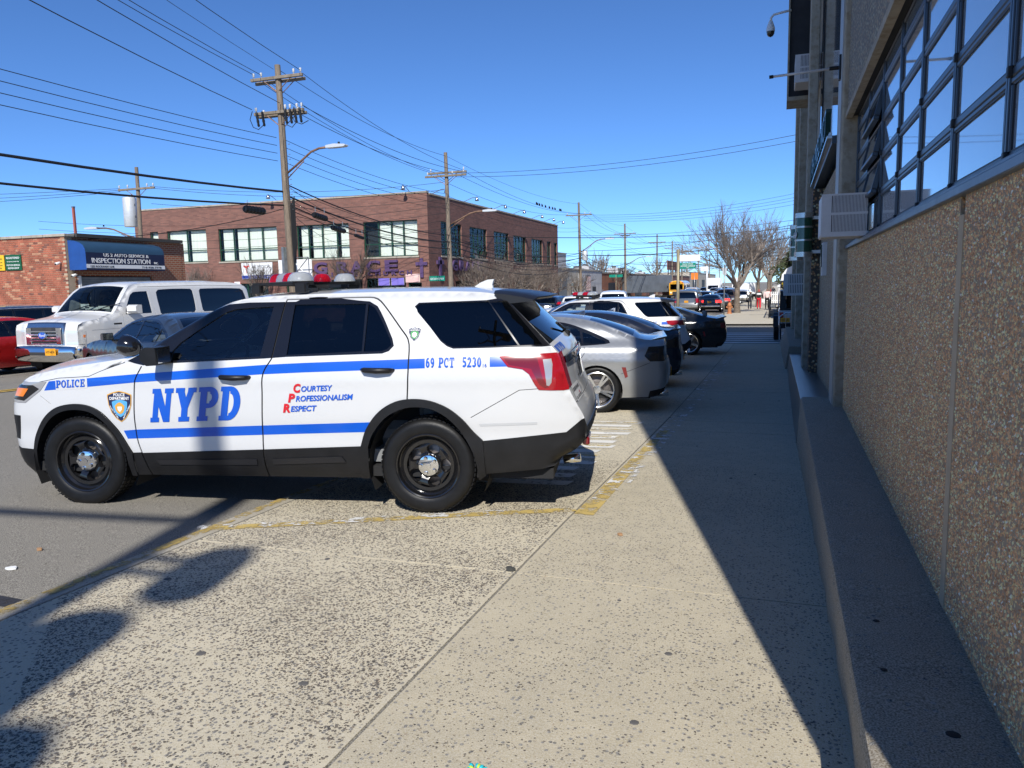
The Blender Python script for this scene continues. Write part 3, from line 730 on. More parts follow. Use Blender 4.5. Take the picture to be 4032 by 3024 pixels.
def scatter(x0, x1, y0, y1, dens, smin, smax, fall=5.5):
    n = int((x1 - x0) * (y1 - y0) * dens); x = rng.uniform(x0, x1, n); y = rng.uniform(y0, y1, n)
    keep = (rng.random(n) < np.clip(1.25 - (y - 2) / fall, .12, 1)) & (np.abs(x + 1.43) > .035) & (np.abs(y - 4.1) > .02) & (x > -4.1 + 0 * y) & (x > -.9 * y - 1.0)
    n3 = np.sin(x * 3.1 + 2 * np.sin(y * 2.3)) + np.sin(y * 4.7 + 1.7 * np.sin(x * 2.9)); keep &= rng.random(n) < .72 + .2 * n3
    x, y = x[keep], y[keep]; z = np.array([prof(b) + (apz(a) if a < -1.43 else 0) for a, b in zip(x, y)])
    s = smin + (smax - smin) * rng.random(len(x)) ** 3; return np.stack([x, y, z - s * .12], 1), s
p, s_ = scatter(-3.72, -1.44, 1.2, 7.6, 11000, .0065, .0185, 9.); stones('exposed_aggregate', p, s_, ((1, 0, 0), (0, 1, 0), (0, 0, 1)), 'walk_pebbles', walk, .32)
p, s_ = scatter(-1.41, .27, 1.2, 7.6, 5200, .005, .018, 9.); stones('exposed_aggregate', p, s_, ((1, 0, 0), (0, 1, 0), (0, 0, 1)), 'walk_pebbles', walk, .25)

# chewing gum spots trodden into the slabs
n = 45; gx = rng.uniform(-3.6, .2, n); gy = rng.uniform(1.6, 16, n); M('gum', (.10, .094, .088), .8); g = G()
for x, y in zip(gx, gy): rr = .008 + .012 * rng.random(); g.lathe([(.0003, .0035), (rr, .003), (rr * 1.25, .0005)], 8, Matrix.Translation((x, y, prof(y) + (apz(x) if x < -1.43 else 0))) @ Matrix.Diagonal((1, .8 + .4 * rng.random(), 1, 1)))
g.build('gum_spots', 'gum', walk)['kind'] = 'stuff'
M('black_semi', (.012, .012, .014), .34)
# ================================================================ the two marked police SUVs
FG = [(2.258, .2), (2.293, .351), (2.321, .453), (2.346, .568), (2.349, .704), (2.338, .875), (2.317, 1.031), (2.265, 1.138)]
BG = [(1.141, 1.63), (1.192, 1.189), (1.255, 1.075), (1.269, .9), (1.291, .502), (1.287, .365), (1.267, .2)]
RG = [(1.147, 1.632), (.469, 1.638), (.402, 1.625), (.345, 1.581), (.187, 1.394), (.131, 1.323), (.114, 1.242), (.116, 1.043), (.129, .84)]
FA_O = [(3.325, .448), (3.273, .585), (3.179, .712), (3.059, .8), (2.921, .837), (2.76, .832), (2.632, .777), (2.525, .666), (2.459, .567), (2.395, .446)]
FA_I = [(3.29, .449), (3.224, .586), (3.126, .7), (3.009, .769), (2.87, .794), (2.725, .776), (2.614, .703), (2.532, .604), (2.482, .515), (2.448, .445)]
RA_O = [(.502, .522), (.454, .655), (.346, .79), (.219, .864), (.083, .885), (-.052, .87), (-.184, .816), (-.291, .732), (-.372, .636), (-.436, .575)]
RA_I = [(.445, .523), (.405, .618), (.299, .742), (.171, .809), (.048, .825), (-.074, .804), (-.193, .732), (-.287, .623), (-.364, .474), (-.388, .361)]
def sm(P, st=.03): return [tuple(p) for p in spline(P, st)]
ST1T = [(3.12, .99), (3.096, 1.019), (2.291, 1.079), (1.23, 1.144), (.922, 1.156), (-.01, 1.181)]; ST1B = [(3.153, .942), (2.304, 1.014), (1.255, 1.072), (.922, 1.085), (-.013, 1.111)]
ST2T = [(2.456, .627), (2.349, .636), (1.281, .676), (.939, .688), (.401, .707)]; ST2B = [(2.427, .561), (1.283, .602), (.944, .614), (.449, .63)]
def suv_spec(paint_, kind=0):
    sil = [(3.42, .20, .08, .02), (3.54, .28, .12, .10), (3.585, .42, .14, .17), (3.60, .60, .15, .19), (3.59, .80, .15, .19), (3.54, .92, .14, .17), (3.43, 1.02, .10, .11), (3.26, 1.07, .08, .08), (2.96, 1.125, .08, .06),
           (2.70, 1.16, .08, .05), (2.47, 1.19, .07, .045), (2.37, 1.20, .06, .05), (2.06, 1.385, .06, .09), (1.76, 1.555, .06, .06), (1.62, 1.62, .07, .035), (1.45, 1.65, .09, .033), (1.0, 1.668, .09, .035), (.5, 1.675, .09, .035), (.0, 1.673, .09, .035),
           (-.38, 1.66, .09, .033), (-.56, 1.635, .07, .03), (-.56, 1.635, .07, .03), (-.66, 1.54, .06, .05), (-.93, 1.265, .06, .07), (-.99, 1.20, .06, .07), (-1.03, 1.08, .06, .06), (-1.075, .93, .06, .05), (-1.125, .83, .06, .04), (-1.17, .75, .06, .035), (-1.195, .67, .06, .03), (-1.19, .58, .06, .03),
           (-1.12, .49, .09, .03), (-.98, .41, .08, .02), (-.95, .36, .06, 0)]
    base = [(-.46, .315), (-.4, .27), (2.26, .262), (2.6, .25), (3.3, .19)]
    side = [('sill_cladding', 'black_plastic', [(3.7, .46), (3.32, .45), (2.43, .447), (.5, .52), (-.40, .566), (-.84, .61), (-1.05, .63), (-1.11, .68), (-1.16, .72), (-1.4, .74), (-1.5, .1), (3.8, .1)], .004, None),
            ('front_door', paint_, sm(FG) + [(2.16, 1.22), (1.75, 1.53), (1.64, 1.59), (1.45, 1.625)] + sm(BG), 0, None),
            ('rear_door', paint_, sm(BG[::-1]) + sm(RG) + [(.22, .864), (.346, .79), (.454, .655), (.502, .52), (.53, .2)], 0, None),
            ('door_cladding', 'black_plastic', [(2.32, .447), (1.289, .487), (1.262, .2), (2.26, .2)], .006, 'front_door'), ('door_cladding', 'black_plastic', [(1.286, .487), (.502, .52), (.53, .2), (1.262, .2)], .006, 'rear_door'),
            ('cladding_rib', 'black_semi', [(2.2, .395), (1.35, .41), (1.35, .365), (2.17, .355)], .016, None), ('cladding_rib', 'black_semi', [(1.22, .415), (.66, .44), (.63, .395), (1.22, .37)], .016, None),
            ('window_trim', 'gloss_black', [(2.40, 1.175), (2.08, 1.365), (1.76, 1.545), (1.62, 1.60), (1.45, 1.612), (1.045, 1.612), (1.05, 1.60), (1.085, 1.20), (1.25, 1.19), (2.03, 1.16), (2.25, 1.145)], .003, None),
            ('window_trim', 'gloss_black', sm([(1.10, 1.20), (1.07, 1.607), (.46, 1.605), (.39, 1.568), (.25, 1.325), (.235, 1.275), (.27, 1.237), (.32, 1.22)], .05), .003, None),
            ('window_trim', 'gloss_black', [(.1, 1.562), (.07, 1.59), (-.45, 1.60), (-.58, 1.62), (-.75, 1.62), (-1.1, 1.255), (-.72, 1.257), (-.22, 1.25), (-.17, 1.268), (-.12, 1.305)], .0, None)]
    st = 'blue_vinyl'
    side += [('stripe', st, ribbonpoly(ST1T, ST1B), .001, None), ('stripe', st, ribbonpoly(ST2T, ST2B), .001, None), ('stripe', st, [(-.495, 1.193), (-.56, 1.197), (-.64, 1.12), (-.50, 1.118)], .001, None),
             ('stripe_gap', paint_, [(3.036, .945), (3.031, 1.04), (2.736, 1.06), (2.737, .965)], .001, None)] if kind == 0 else \
            [('stripe', st, [(2.9, 1.02), (.05, 1.10), (.05, 1.03), (2.9, .95)], .001, None), ('stripe', st, [(-.52, 1.14), (-.66, 1.15), (-.66, 1.08), (-.52, 1.08)], .001, None)]
    sl = 'black_matt'
    side += [('door_seam', sl, stroke(sm(FG), .011), -.010, None), ('door_seam', sl, stroke(sm(BG[:2], .1) + sm(BG[1:]), .011), -.010, None), ('door_seam', sl, stroke(sm(RG), .011), -.010, None), ('bumper_seam', sl, stroke([(-.351, .745), (-.714, .947), (-.85, .955)], .005), -.004, None),
             ('hood_seam', sl, stroke([(3.26, 1.0), (3.0, 1.045), (2.72, 1.06), (2.62, 1.10), (2.42, 1.165)], .005), -.006, None), ('hood_seam', sl, stroke([(3.2, .90), (3.1, .835)], .005), -.006, None),
             ('wheel_arch_trim', 'black_plastic', sm(FA_O) + [(2.395, .1), (3.36, .1)], .018, None), ('wheel_arch_trim', 'black_plastic', sm(RA_O) + [(-.46, .1), (.53, .1)], .018, None),
             ('wheel_opening', None, sm(FA_I) + [(2.43, .1), (3.34, .1)], 0, None), ('wheel_opening', None, sm(RA_I) + [(-.40, .1), (.46, .1)], 0, None),
             ('window', 'glass_side', sm([(2.025, 1.177), (2.02, 1.25), (1.967, 1.31), (1.623, 1.54), (1.55, 1.562), (1.233, 1.578), (1.233, 1.578), (1.288, 1.204), (1.288, 1.204)], .06), -.006, 'front_door'),
             ('window', 'glass_tint', [(1.075, 1.214), (1.06, 1.59), (.485, 1.588), (.48, 1.236)], -.006, 'rear_door'), ('window', 'glass_tint', sm([(.465, 1.585), (.41, 1.555), (.27, 1.325), (.255, 1.28), (.286, 1.25), (.325, 1.236), (.465, 1.234), (.465, 1.234)], .05), -.006, 'rear_door'),
             ('quarter_window', 'glass_tint', sm([(.088, 1.559), (.06, 1.58), (-.465, 1.588), (-.465, 1.588), (-.70, 1.269), (-.70, 1.269), (-.218, 1.262), (-.168, 1.28), (-.116, 1.321), (.074, 1.52)], .05), -.004, None),
             ('pillar_glass', 'glass_tint', [(-.475, 1.588), (-.60, 1.589), (-.88, 1.271), (-.715, 1.269)], -.002, None)]
    if kind == 0:
        side += [('taillight', 'lamp_red', [(-.567, 1.191), (-.665, 1.202), (-.947, 1.209), (-1.2, 1.21), (-1.2, .94), (-.948, .942), (-.855, .947), (-.826, .988), (-.785, 1.063), (-.738, 1.098), (-.632, 1.116)], .005, None),
                 ('lamp_band', 'lamp_dark_red', [(-.60, 1.18), (-.84, 1.19), (-.885, 1.03), (-.93, .965), (-.90, .958), (-.86, .985), (-.80, 1.10), (-.64, 1.13)], .0055, 'taillight'),
                 ('reverse_lamp', 'reverse_clear', [(-.885, 1.165), (-.945, 1.17), (-.955, 1.13), (-.948, 1.0), (-.93, .975), (-.912, .98), (-.90, 1.08)], .006, 'taillight')]
    else:
        side += [('taillight', 'lamp_red', [(-.62, 1.17), (-1.2, 1.175), (-1.2, 1.06), (-.75, 1.06), (-.66, 1.09)], .012, None)]
    side += [('headlight', 'reverse_clear', [(3.8, .835), (3.8, 1.03), (3.30, 1.008), (3.12, 1.016), (3.19, .942), (3.36, .838)], .004, None), ('headlight_bezel', 'gloss_black', [(3.50, .86), (3.48, .98), (3.26, .985), (3.20, .955), (3.37, .855)], .006, 'headlight'), ('turn_lamp', 'lamp_amber', [(3.47, .89), (3.44, .955), (3.31, .955), (3.37, .89)], .010, 'headlight'),
             ('bumper_vent', 'black_plastic', [(3.8, .73), (3.43, .73), (3.47, .53), (3.8, .53)], .003, None), ('reflective_strip', 'grey_vinyl', [(-.41, .70), (-.84, .712), (-.84, .692), (-.42, .68)], .002, None)]
    W = .86
    top = [('hood', paint_, [((3.24, 1.05), -.93), ((2.43, 1.195), -.93), ((2.43, 1.195), .93), ((3.24, 1.05), .93)], 0, None),
           ('cowl', 'black_plastic', [((2.42, 1.197), -.9), ((2.35, 1.212), -.9), ((2.35, 1.212), .9), ((2.42, 1.197), .9)], -.004, None),
           ('windshield', 'glass_screen', [((2.33, 1.22), -.93), ((1.74, 1.565), -.9), ((1.74, 1.565), .9), ((2.33, 1.22), .93)], -.004, None),
           ('grille', 'black_plastic', [((3.53, .93), -.62), ((3.6, .62), -.55), ((3.6, .62), .55), ((3.53, .93), .62)], -.01, None),
           ('headlight', 'lamp_clear', [((3.45, 1.0), -1), ((3.58, .84), -1), ((3.58, .84), -.66), ((3.45, 1.0), -.66)], .004, None), ('headlight', 'lamp_clear', [((3.45, 1.0), 1), ((3.58, .84), 1), ((3.58, .84), .66), ((3.45, 1.0), .66)], .004, None),
           ('lower_bumper', 'black_plastic', [((3.585, .44), -1), ((3.42, .20), -1), ((3.42, .20), 1), ((3.585, .44), 1)], .004, None),
           ('rear_window', 'glass_tint', [((-.6, 1.6), -1), ((-.925, 1.27), -1), ((-.925, 1.27), 1), ((-.6, 1.6), 1)], -.003, None),
           ('lower_bumper', 'black_plastic', [((-1.20, .66), -1), ((-.95, .36), -1), ((-.95, .36), 1), ((-1.20, .66), 1)], .004, None),
           ('liftgate_trim', 'gloss_black', [((-1.0, 1.16), -.88), ((-1.012, 1.115), -.88), ((-1.012, 1.115), .88), ((-1.0, 1.16), .88)], .02, None),
           ('liftgate_seam', 'black_matt', [((-1.06, .812), -.98), ((-1.06, .802), -.98), ((-1.06, .802), .98), ((-1.06, .812), .98)], -.004, None),
           ('plate_recess', 'black_plastic', [((-1.016, 1.10), -.30), ((-1.05, .93), -.26), ((-1.05, .93), .26), ((-1.016, 1.10), .30)], -.012, None)]
    za, zb = (1.2, .945) if kind == 0 else (1.17, 1.06)
    for s_ in (-1, 1): top.append(('taillight', 'lamp_red', [((-.985, za), s_), ((-1.045, zb), s_), ((-1.045, zb), s_ * .88), ((-.985, za), s_ * .88)], .005, None))
    return dict(sil=sil, zs=[.1, .25, .35, .6, .8, 1.0, 1.15, 1.3, 1.5, 1.62, 1.7], ws=[.88, .92, .955, .985, .99, .985, .965, .90, .81, .75, .69], taper=(2.5, .11, -.35, .12), lines=((1.03, .05, .006), (.62, .08, -.008)), base=base, side=side, top=top, paint=paint_,
                arches=((2.86, .36, .455), (0, .36, .455)), wy=.835, wheel=dict(rad=.362, width=.235, style='steel', rimr=.247), cabin=(-.9, 2.3, 1.2), grid=.05 if kind == 0 else .09, step=.05)
def light_bar(t, x, z):
    """V-shaped roof light bar with its apex forward"""
    b = sub('light_bar', t, (x, 0, z)); g = G()
    for sg in (1, -1):
        A = Vector((.40, 0, 0)); B = Vector((-.04, sg * .54, 0)); d = (B - A).normalized(); n = Vector((-d.y, d.x, 0)) * .085
        Vv = [A + n, B + n + d * .06, B - n + d * .06, A - n]; g.add([(v.x, v.y, .055) for v in Vv] + [(v.x, v.y, .085) for v in Vv], [(3, 2, 1, 0), (4, 5, 6, 7)] + [(i, (i + 1) % 4, (i + 1) % 4 + 4, i + 4) for i in range(4)])
        g.box((-.12, sg * .60 - .02, -.01), (-.03, sg * .60 + .05, .07), .008); g.box((.26, sg * .60 - .02, -.012), (.34, sg * .60 + .05, .06), .008); g.box((-.12, sg * .56, .05), (.34, sg * .62, .075), .006)
        g.box((-.20, sg * .10 - .02, .03), (.05, sg * .10 + .25 * sg if sg > 0 else sg * .10 + .02, .055) if sg > 0 else (.05, -.08, .055))
    g.box((.05, -.60, .045), (.12, .60, .06)); g.build('bar_base', 'black_plastic', b)
    pods = [(-.02, .5, 'dome_clear', 1.15), (.13, .32, 'dome_red', .95), (.27, .15, 'dome_clear', .9), (.40, 0, 'dome_red', .95), (.27, -.15, 'dome_clear', .9), (.13, -.32, 'dome_red', .95), (-.02, -.5, 'dome_clear', 1.1)]
    for px, py, m_, k in pods:
        q = G(); q.lathe([(.092 * k, .0), (.088 * k, .02), (.074 * k, .05), (.054 * k, .068), (.03 * k, .074), (0, .075)], 14)
        p = q.build('dome', m_, b, True, (px, py, .085)); r_ = G(); r_.lathe([(.075 * k, .004), (.05 * k, .05), (.02, .055), (0, .056)], 10); r_.build('reflector', 'reflector' if m_ == 'dome_clear' else 'lamp_red', p, True)
    return b
def dome(name, tint):
    m, nt, b = _nt(name); b.inputs['Base Color'].default_value = (*tint, 1); b.inputs['Roughness'].default_value = .06; b.inputs['Transmission Weight'].default_value = .55; b.inputs['IOR'].default_value = 1.25; b.inputs['Coat Weight'].default_value = .5
    MATS[name] = m
dome('dome_clear', (.60, .62, .63)); dome('dome_red', (.62, .01, .03))
def shield(t, sh, sg, cx, cz, w, h, mats, small=False):
    out = [(-.5, .30), (-.5, .38), (-.28, .45), (0, .5), (.28, .45), (.5, .38), (.5, .30), (.47, .05), (.36, -.2), (.2, -.38), (0, -.5), (-.2, -.38), (-.36, -.2), (-.47, .05)]
    def S(k, kz=None, dz=0): return [(cx + a * w * k, cz + (b * (kz or k) + dz) * h) for a, b in out]
    o = side_decal('badge', sh, sg, [S(1)], mats[0], t, .003, .03); side_decal('badge_field', sh, sg, [S(.93)], mats[1], o, .004, .03)
    side_decal('badge_centre', sh, sg, [S(.62, .56, -.06)], mats[2], o, .005, .03)
    k = 1 if not small else .8
    side_text('badge_lettering', sh, sg, 'POLICE', h * .13, cx + sg * w * .23, cz + h * .33, 'white_vinyl', o, 0, .02, w * .46, .006)
    side_text('badge_lettering', sh, sg, 'DEPARTMENT', h * .13, cx + sg * w * .40, cz + h * .215, 'white_vinyl', o, 0, .02, w * .8, .006)
    side_text('badge_lettering', sh, sg, 'CITY OF', h * .11, cx + sg * w * .40, cz - h * .02, 'white_vinyl', o, 0, .02, w * .30, .006, -1.55); side_text('badge_lettering', sh, sg, 'NEW YORK', h * .11, cx - sg * w * .10, cz - h * .42, 'white_vinyl', o, 0, .02, w * .33, .006, 1.55)
    side_decal('badge_eagle', sh, sg, [[(cx - .2 * w, cz + .02 * h), (cx - .1 * w, cz + .1 * h), (cx, cz + .14 * h), (cx + .1 * w, cz + .1 * h), (cx + .2 * w, cz + .02 * h), (cx + .17 * w, cz - .12 * h), (cx + .1 * w, cz - .2 * h), (cx, cz - .24 * h), (cx - .1 * w, cz - .2 * h), (cx - .17 * w, cz - .12 * h)]], mats[3], o, .0065, .03)
    side_decal('badge_arms', sh, sg, [[(cx - .09 * w, cz), (cx + .09 * w, cz), (cx + .08 * w, cz - .1 * h), (cx, cz - .17 * h), (cx - .08 * w, cz - .1 * h)]], 'white_vinyl', o, .008, .03)
def handle(parent, sh, sg, x, z, ln=.25, mat='black_plastic'):
    y = float(sh.width(np.array([x]), np.array([z]))[0]); g = G()
    g.tube([(x + ln / 2, sg * (y - .01), z + .004), (x + ln / 2 - .03, sg * (y + .035), z + .006), (x, sg * (y + .045), z + .002), (x - ln / 2 + .03, sg * (y + .035), z + .002), (x - ln / 2, sg * (y - .01), z)], [.014, .02, .022, .02, .014], 8)
    g.build('handle', mat, parent, True)
def mirror(t, x, y, z, sg, mat='black_plastic', s=1.0):
    g = G(); Mx = Matrix.Translation((x, sg * y, z)) @ Matrix.Diagonal((s, s, s, 1))
    prof_ = [(-.065, -.07), (.03, -.075), (.085, -.03), (.085, .05), (.03, .085), (-.06, .08)]
    g.prism(prof_, -.11, .11, 'y', Mx); g.tube([Mx @ Vector((.02, -.05 * sg, -.05)), Mx @ Vector((.03, -.22 * sg, -.07))], .025 * s, 8)
    o = g.build('mirror', mat, t, 'auto'); q = G(); q.box((-.072, -.09, -.055), (-.066, .09, .065), 0, Mx); q.build('mirror_glass', 'chrome', o); return o
def plate(t, x, y, z, words, mat, rz, w=.31, h=.155, col='ink'):
    """number plate; rz turns its readable side"""
    Mx = Matrix.Translation((x, y, z)) @ Matrix.Rotation(rz, 4, 'Z'); g = G(); g.box((-.004, -w / 2, -h / 2), (.004, w / 2, h / 2), .003, Mx)
    o = g.build('plate', mat, t); text('plate_lettering', words, h * .55, col, o, Mx @ Matrix.Translation((.0045, 0, -h * .2)) @ Matrix.Rotation(R(90), 4, 'Z') @ Matrix.Rotation(R(90), 4, 'X'), .0008, .01, 'CENTER', 0, 1, w * .8)
    return o
def police_suv(name, label, loc, rz, kind, number, year, group):
    t, sh, md = car(name, label, 'police car', suv_spec(MATS['white_paint'], kind), loc, rz, group)
    # spoiler over the rear screen
    A = [(-.50, 1.668), (-.62, 1.660), (-.78, 1.638), (-.90, 1.615), (-.90, 1.606), (-.80, 1.60), (-.66, 1.59), (-.56, 1.60)]
    g = G(); ys = [-.72, -.66, -.4, 0, .4, .66, .72]; n = len(A); Vv = []
    for y in ys:
        k = 1 - .25 * (abs(y) / .72) ** 4; dz = .012 * (1 - (y / .72) ** 2)
        Vv += [(-.5 + (a + .5) * k, y, b + dz - (.02 if abs(y) > .7 else 0)) for a, b in A]
    g.add(Vv, [(i * n + j, (i + 1) * n + j, (i + 1) * n + (j + 1) % n, i * n + (j + 1) % n) for i in range(len(ys) - 1) for j in range(n)] + [tuple(range(n)), tuple(range((len(ys) - 1) * n, len(ys) * n))[::-1]])
    g.build('spoiler', 'black_semi', t, 'auto')
    g = G(); g.prism([(-.20, 1.69), (-.27, 1.735), (-.33, 1.758), (-.385, 1.762), (-.37, 1.72), (-.375, 1.69)], -.028, .028, 'y'); g.build('antenna_fin', 'white_paint', t)
    light_bar(t, 1.14, 1.69)
    for sg in (1, -1):
        mirror(t, 2.06, 1.08, 1.225, sg, 'black_plastic', .88)
        if md[sg].get('front_door'): handle(md[sg]['front_door'], sh, sg, 1.486, 1.048)
        if md[sg].get('rear_door'): handle(md[sg]['rear_door'], sh, sg, .35, 1.097)
    # spot lamp on the screen pillar
    g = G(); Mx = Matrix.Translation((2.445, .84, 1.285)) @ Matrix.Rotation(R(75), 4, 'Y'); g.lathe([(0, -.10), (.04, -.095), (.072, -.05), (.085, 0), (.088, .05), (.08, .055)], 20, Mx); g.tube([(2.42, .84, 1.22), (2.36, .83, 1.235), (2.30, .80, 1.245)], .012, 8)
    o = g.build('spot_lamp', 'gloss_black', t, True); q = G(); q.lathe([(.08, .05), (.05, .035), (0, .03)], 20, Mx); q.build('spot_reflector', 'chrome', o, True)
    g = G(); xr = float(sh.edge(np.array([sh.at((-1.02, 1.1))]))[0][0]) - .07
    plate(t, -1.075, 0, 1.015, number + ' NY', 'plate_white', R(180))
    g = G(); g.tube([(-.93, 0, 1.30), (-.98, .02, 1.33), (-.93, .25, 1.40)], .012, 6); g.box((-1.02, -.03, 1.27), (-.95, .05, 1.33), .01); g.build('wiper', 'black_plastic', t)
    g = G(); g.tube([(-1.0, .55, .34), (-1.13, .56, .36)], .035, 10); g.build('exhaust', 'chrome', t, True)
    for sg in (1, -1):
        g = G(); g.box((-1.212, sg * .62 - .14, .5), (-1.16, sg * .62 + .14, .56), .01); g.build('bumper_reflector', 'lamp_dark_red', t)
    # lettering
    for sg in (1, -1):
        if kind == 0:
            xx = lambda a, w: a if sg > 0 else a - w
            side_decal('lettering', sh, sg, slab_polys('NYPD', 2.215 if sg > 0 else 1.43, .697 if sg > 0 else .715, .265, .74, sg, -.16 * -1 * -1 if False else -.17 * -1, .1, .03 if sg > 0 else 0), 'blue_vinyl', t, .004, .06)
            side_decal('lettering', sh, sg, slab_polys('POLICE', 3.03 if sg > 0 else 2.75, .965, .062, .27, sg, .12, .1, .05), 'blue_vinyl', t, .004, .06)
            x0 = -.02 if sg > 0 else -.235
            side_decal('unit_number', sh, sg, slab_polys('69 PCT', x0, 1.115, .072, .215, sg), 'blue_vinyl', t, .004, .06); side_decal('unit_number', sh, sg, slab_polys(number, x0 - .275 if sg > 0 else -.43, 1.117, .072, .142, sg), 'blue_vinyl', t, .004, .06)
            side_text('unit_number', sh, sg, year, .036, x0 - .422 if sg > 0 else -.46, 1.117, 'blue_vinyl', t, 0, .01)
            for i, (w_, xw, zz, wd) in enumerate((('OURTESY', .955, .94, .25), ('ROFESSIONALISM', 1.0, .865, .455), ('ESPECT', 1.045, .787, .21))):
                xs = xw if sg > 0 else xw - wd - .2
                side_text('motto_lettering', sh, sg, w_, .058, xs, zz, 'blue_vinyl', t, .2, .03, wd, .005, .035)
                side_text('motto_initial', sh, sg, 'CPR'[i], .088, xs + sg * .062, zz - .004, 'red_vinyl', t, .2, .05, .06, .005)
            shield(t, sh, sg, 2.462, .822, .21, .25, ('gold_vinyl', 'navy_vinyl', 'sky_vinyl', 'gold_vinyl'))
            shield(t, sh, sg, .082, 1.357, .098, .108, ('white_vinyl', 'navy_vinyl', 'green_vinyl', 'white_vinyl'), True)
        else:
            side_decal('unit_number', sh, sg, slab_polys(number, -.20 if sg > 0 else -.45, 1.07, .085, .22, sg), 'blue_vinyl', t, .004, .06); side_text('unit_number', sh, sg, year, .04, -.44 if sg > 0 else -.5, 1.07, 'blue_vinyl', t)
            shield(t, sh, sg, .082, 1.32, .12, .13, ('white_vinyl', 'navy_vinyl', 'green_vinyl', 'white_vinyl'), True)
    # tailgate print
    f = sh.top()
    def tail_text(nm, polys, mat, par=None):
        V, by = cut(polys, .05); T = [q for k in by for q in by[k]]; return sheet(nm, V, T, f, mat, par or t, .004, 0)
    s0 = sh.at((-.965, 1.225)); k = 1 / .8
    def tp(word, v0, s_mid, h, w, sgn=1): return [[(s_mid - b, v0 - a * k) for a, b in [( (p[0]), p[1]) for p in P]] for P in slab_polys(word, 0, 0, h, w, -1)]
    tail_text('lettering', tp('NYPD', .96, s0 + .035, .062, .22), 'blue_vinyl')
    if kind == 0:
        s1 = sh.at((-1.05, .90)); v1 = .93
        o = tail_text('reward_sticker', [[(s1 - .04, v1), (s1 - .04, v1 - .34), (s1 + .09, v1 - .34), (s1 + .09, v1)]], 'white_vinyl')
        for wd, ds, hh, ww in (('$10,000 REWARD', .012, .042, .24), ('CALL 1-800 COP-SHOT', .078, .032, .24)):
            me = text_mesh(wd, hh, 0, .02, 'LEFT'); me.calc_loop_triangles(); Vt = np.array([v.co[:2] for v in me.vertices]); Vt[:, 0] *= ww / (Vt[:, 0].max() - Vt[:, 0].min())
            sheet('sticker_lettering', np.stack([s1 + ds - Vt[:, 1], v1 - .02 - Vt[:, 0] * k], 1), [tuple(q.vertices) for q in me.loop_triangles], f, 'ink', o, .006, 0)
        tail_text('sticker_mark', [[(s1 + .03, v1 - .25), (s1 + .05, v1 - .31), (s1 + .075, v1 - .27), (s1 + .06, v1 - .22)]], 'red_vinyl', o)
        q = G(); q.box((-1.112, .30, .985), (-1.108, .36, 1.0)); q.build('tail_emblem', 'black_plastic', t)
    return t, sh, md
hero, hsh, hmd = police_suv('police_suv', 'white police SUV with blue stripes and number 5230, parked nearest the camera', (-2.655, 6.084, 0), R(-169.285), 0, '5230', '16', 'police cars backed up to the precinct')
# ================================================================ the precinct building on the right
def pebbledash(name, cols, scale, mortar, bump=.6):
    m, nt, b = _nt(name); co = _coord(nt, True); b.inputs['Roughness'].default_value = .8; b.inputs['Specular IOR Level'].default_value = .3
    v = nt.nodes.new('ShaderNodeTexVoronoi'); v.inputs['Scale'].default_value = scale; nt.links.new(co, v.inputs['Vector']); v.inputs['Randomness'].default_value = 1
    s = nt.nodes.new('ShaderNodeSeparateColor'); nt.links.new(v.outputs['Color'], s.inputs[0])
    r = nt.nodes.new('ShaderNodeValToRGB'); e = r.color_ramp.elements
    while len(e) < len(cols): e.new(.5)
    for i, (p, c) in enumerate(cols): e[i].position = p; e[i].color = (*c, 1)
    nt.links.new(s.outputs[0], r.inputs[0])
    d = _range(nt, v.outputs['Distance'], .28, .5, 0, 1); c = _mix(nt, d, r.outputs[0], mortar)
    big = _noise(nt, co, 1.3, 5, .6, .3, .75); c = _mix(nt, big, c, _mix(nt, .35, c, (.12, .1, .08)))
    nt.links.new(c, b.inputs['Base Color'])
    h = _range(nt, v.outputs['Distance'], 0, .5, 1, 0); _bump(nt, b, h, bump, .012); MATS[name] = m; return m
PB = [(0, (0.256, 0.117, 0.045)), (.25, (0.482, 0.234, 0.101)), (.5, (0.714, 0.377, 0.167)), (.75, (0.714, 0.564, 0.267)), (.93, (0.714, 0.722, 0.498))]
pebbledash('wall_pebbles', PB, 60, (.34, .265, .19)); pebbledash('wall_pebbles_grey', [(p, tuple(.6 * x + .10 for x in c)) for p, c in PB], 38, (.2, .18, .15))
pebbledash('rough_stone', [(p, tuple(.75 * x + .03 for x in c)) for p, c in PB], 22, (.07, .06, .05), 1.0)
pebble('wall_stones', [(0, (0.329, 0.150, 0.061)), (.2, (0.561, 0.273, 0.115)), (.42, (0.714, 0.394, 0.179)), (.6, (0.714, 0.564, 0.267)), (.74, (0.662, 0.357, 0.179)), (.86, (0.714, 0.722, 0.407)), (.96, (0.714, 0.722, 0.662))])
M('beige_concrete', (.36, .31, .235), .8, var=.18, vs=4, c2=(.26, .21, .14), bump=.3, bs=60, world=True); M('sealant', (.42, .335, .23), .85, var=.12, vs=12, bump=.3, bs=80, world=True)
M('pale_strip', (.40, .38, .34), .5, .2, var=.1); M('frame_blue', (.045, .06, .08), .36, .35, var=.15, vs=3, bump=.05, bs=60); M('frame_edge', (.012, .014, .018), .5)
M('flashing', (.13, .155, .19), .4, .5, var=.25, vs=6, bump=.1, bs=20); M('soffit_dark', (.03, .03, .032), .9, var=.3); M('polished_stone', (.10, .095, .085), .3, var=.2, vs=5, world=True); M('room_dark', (.05, .055, .06), .9)
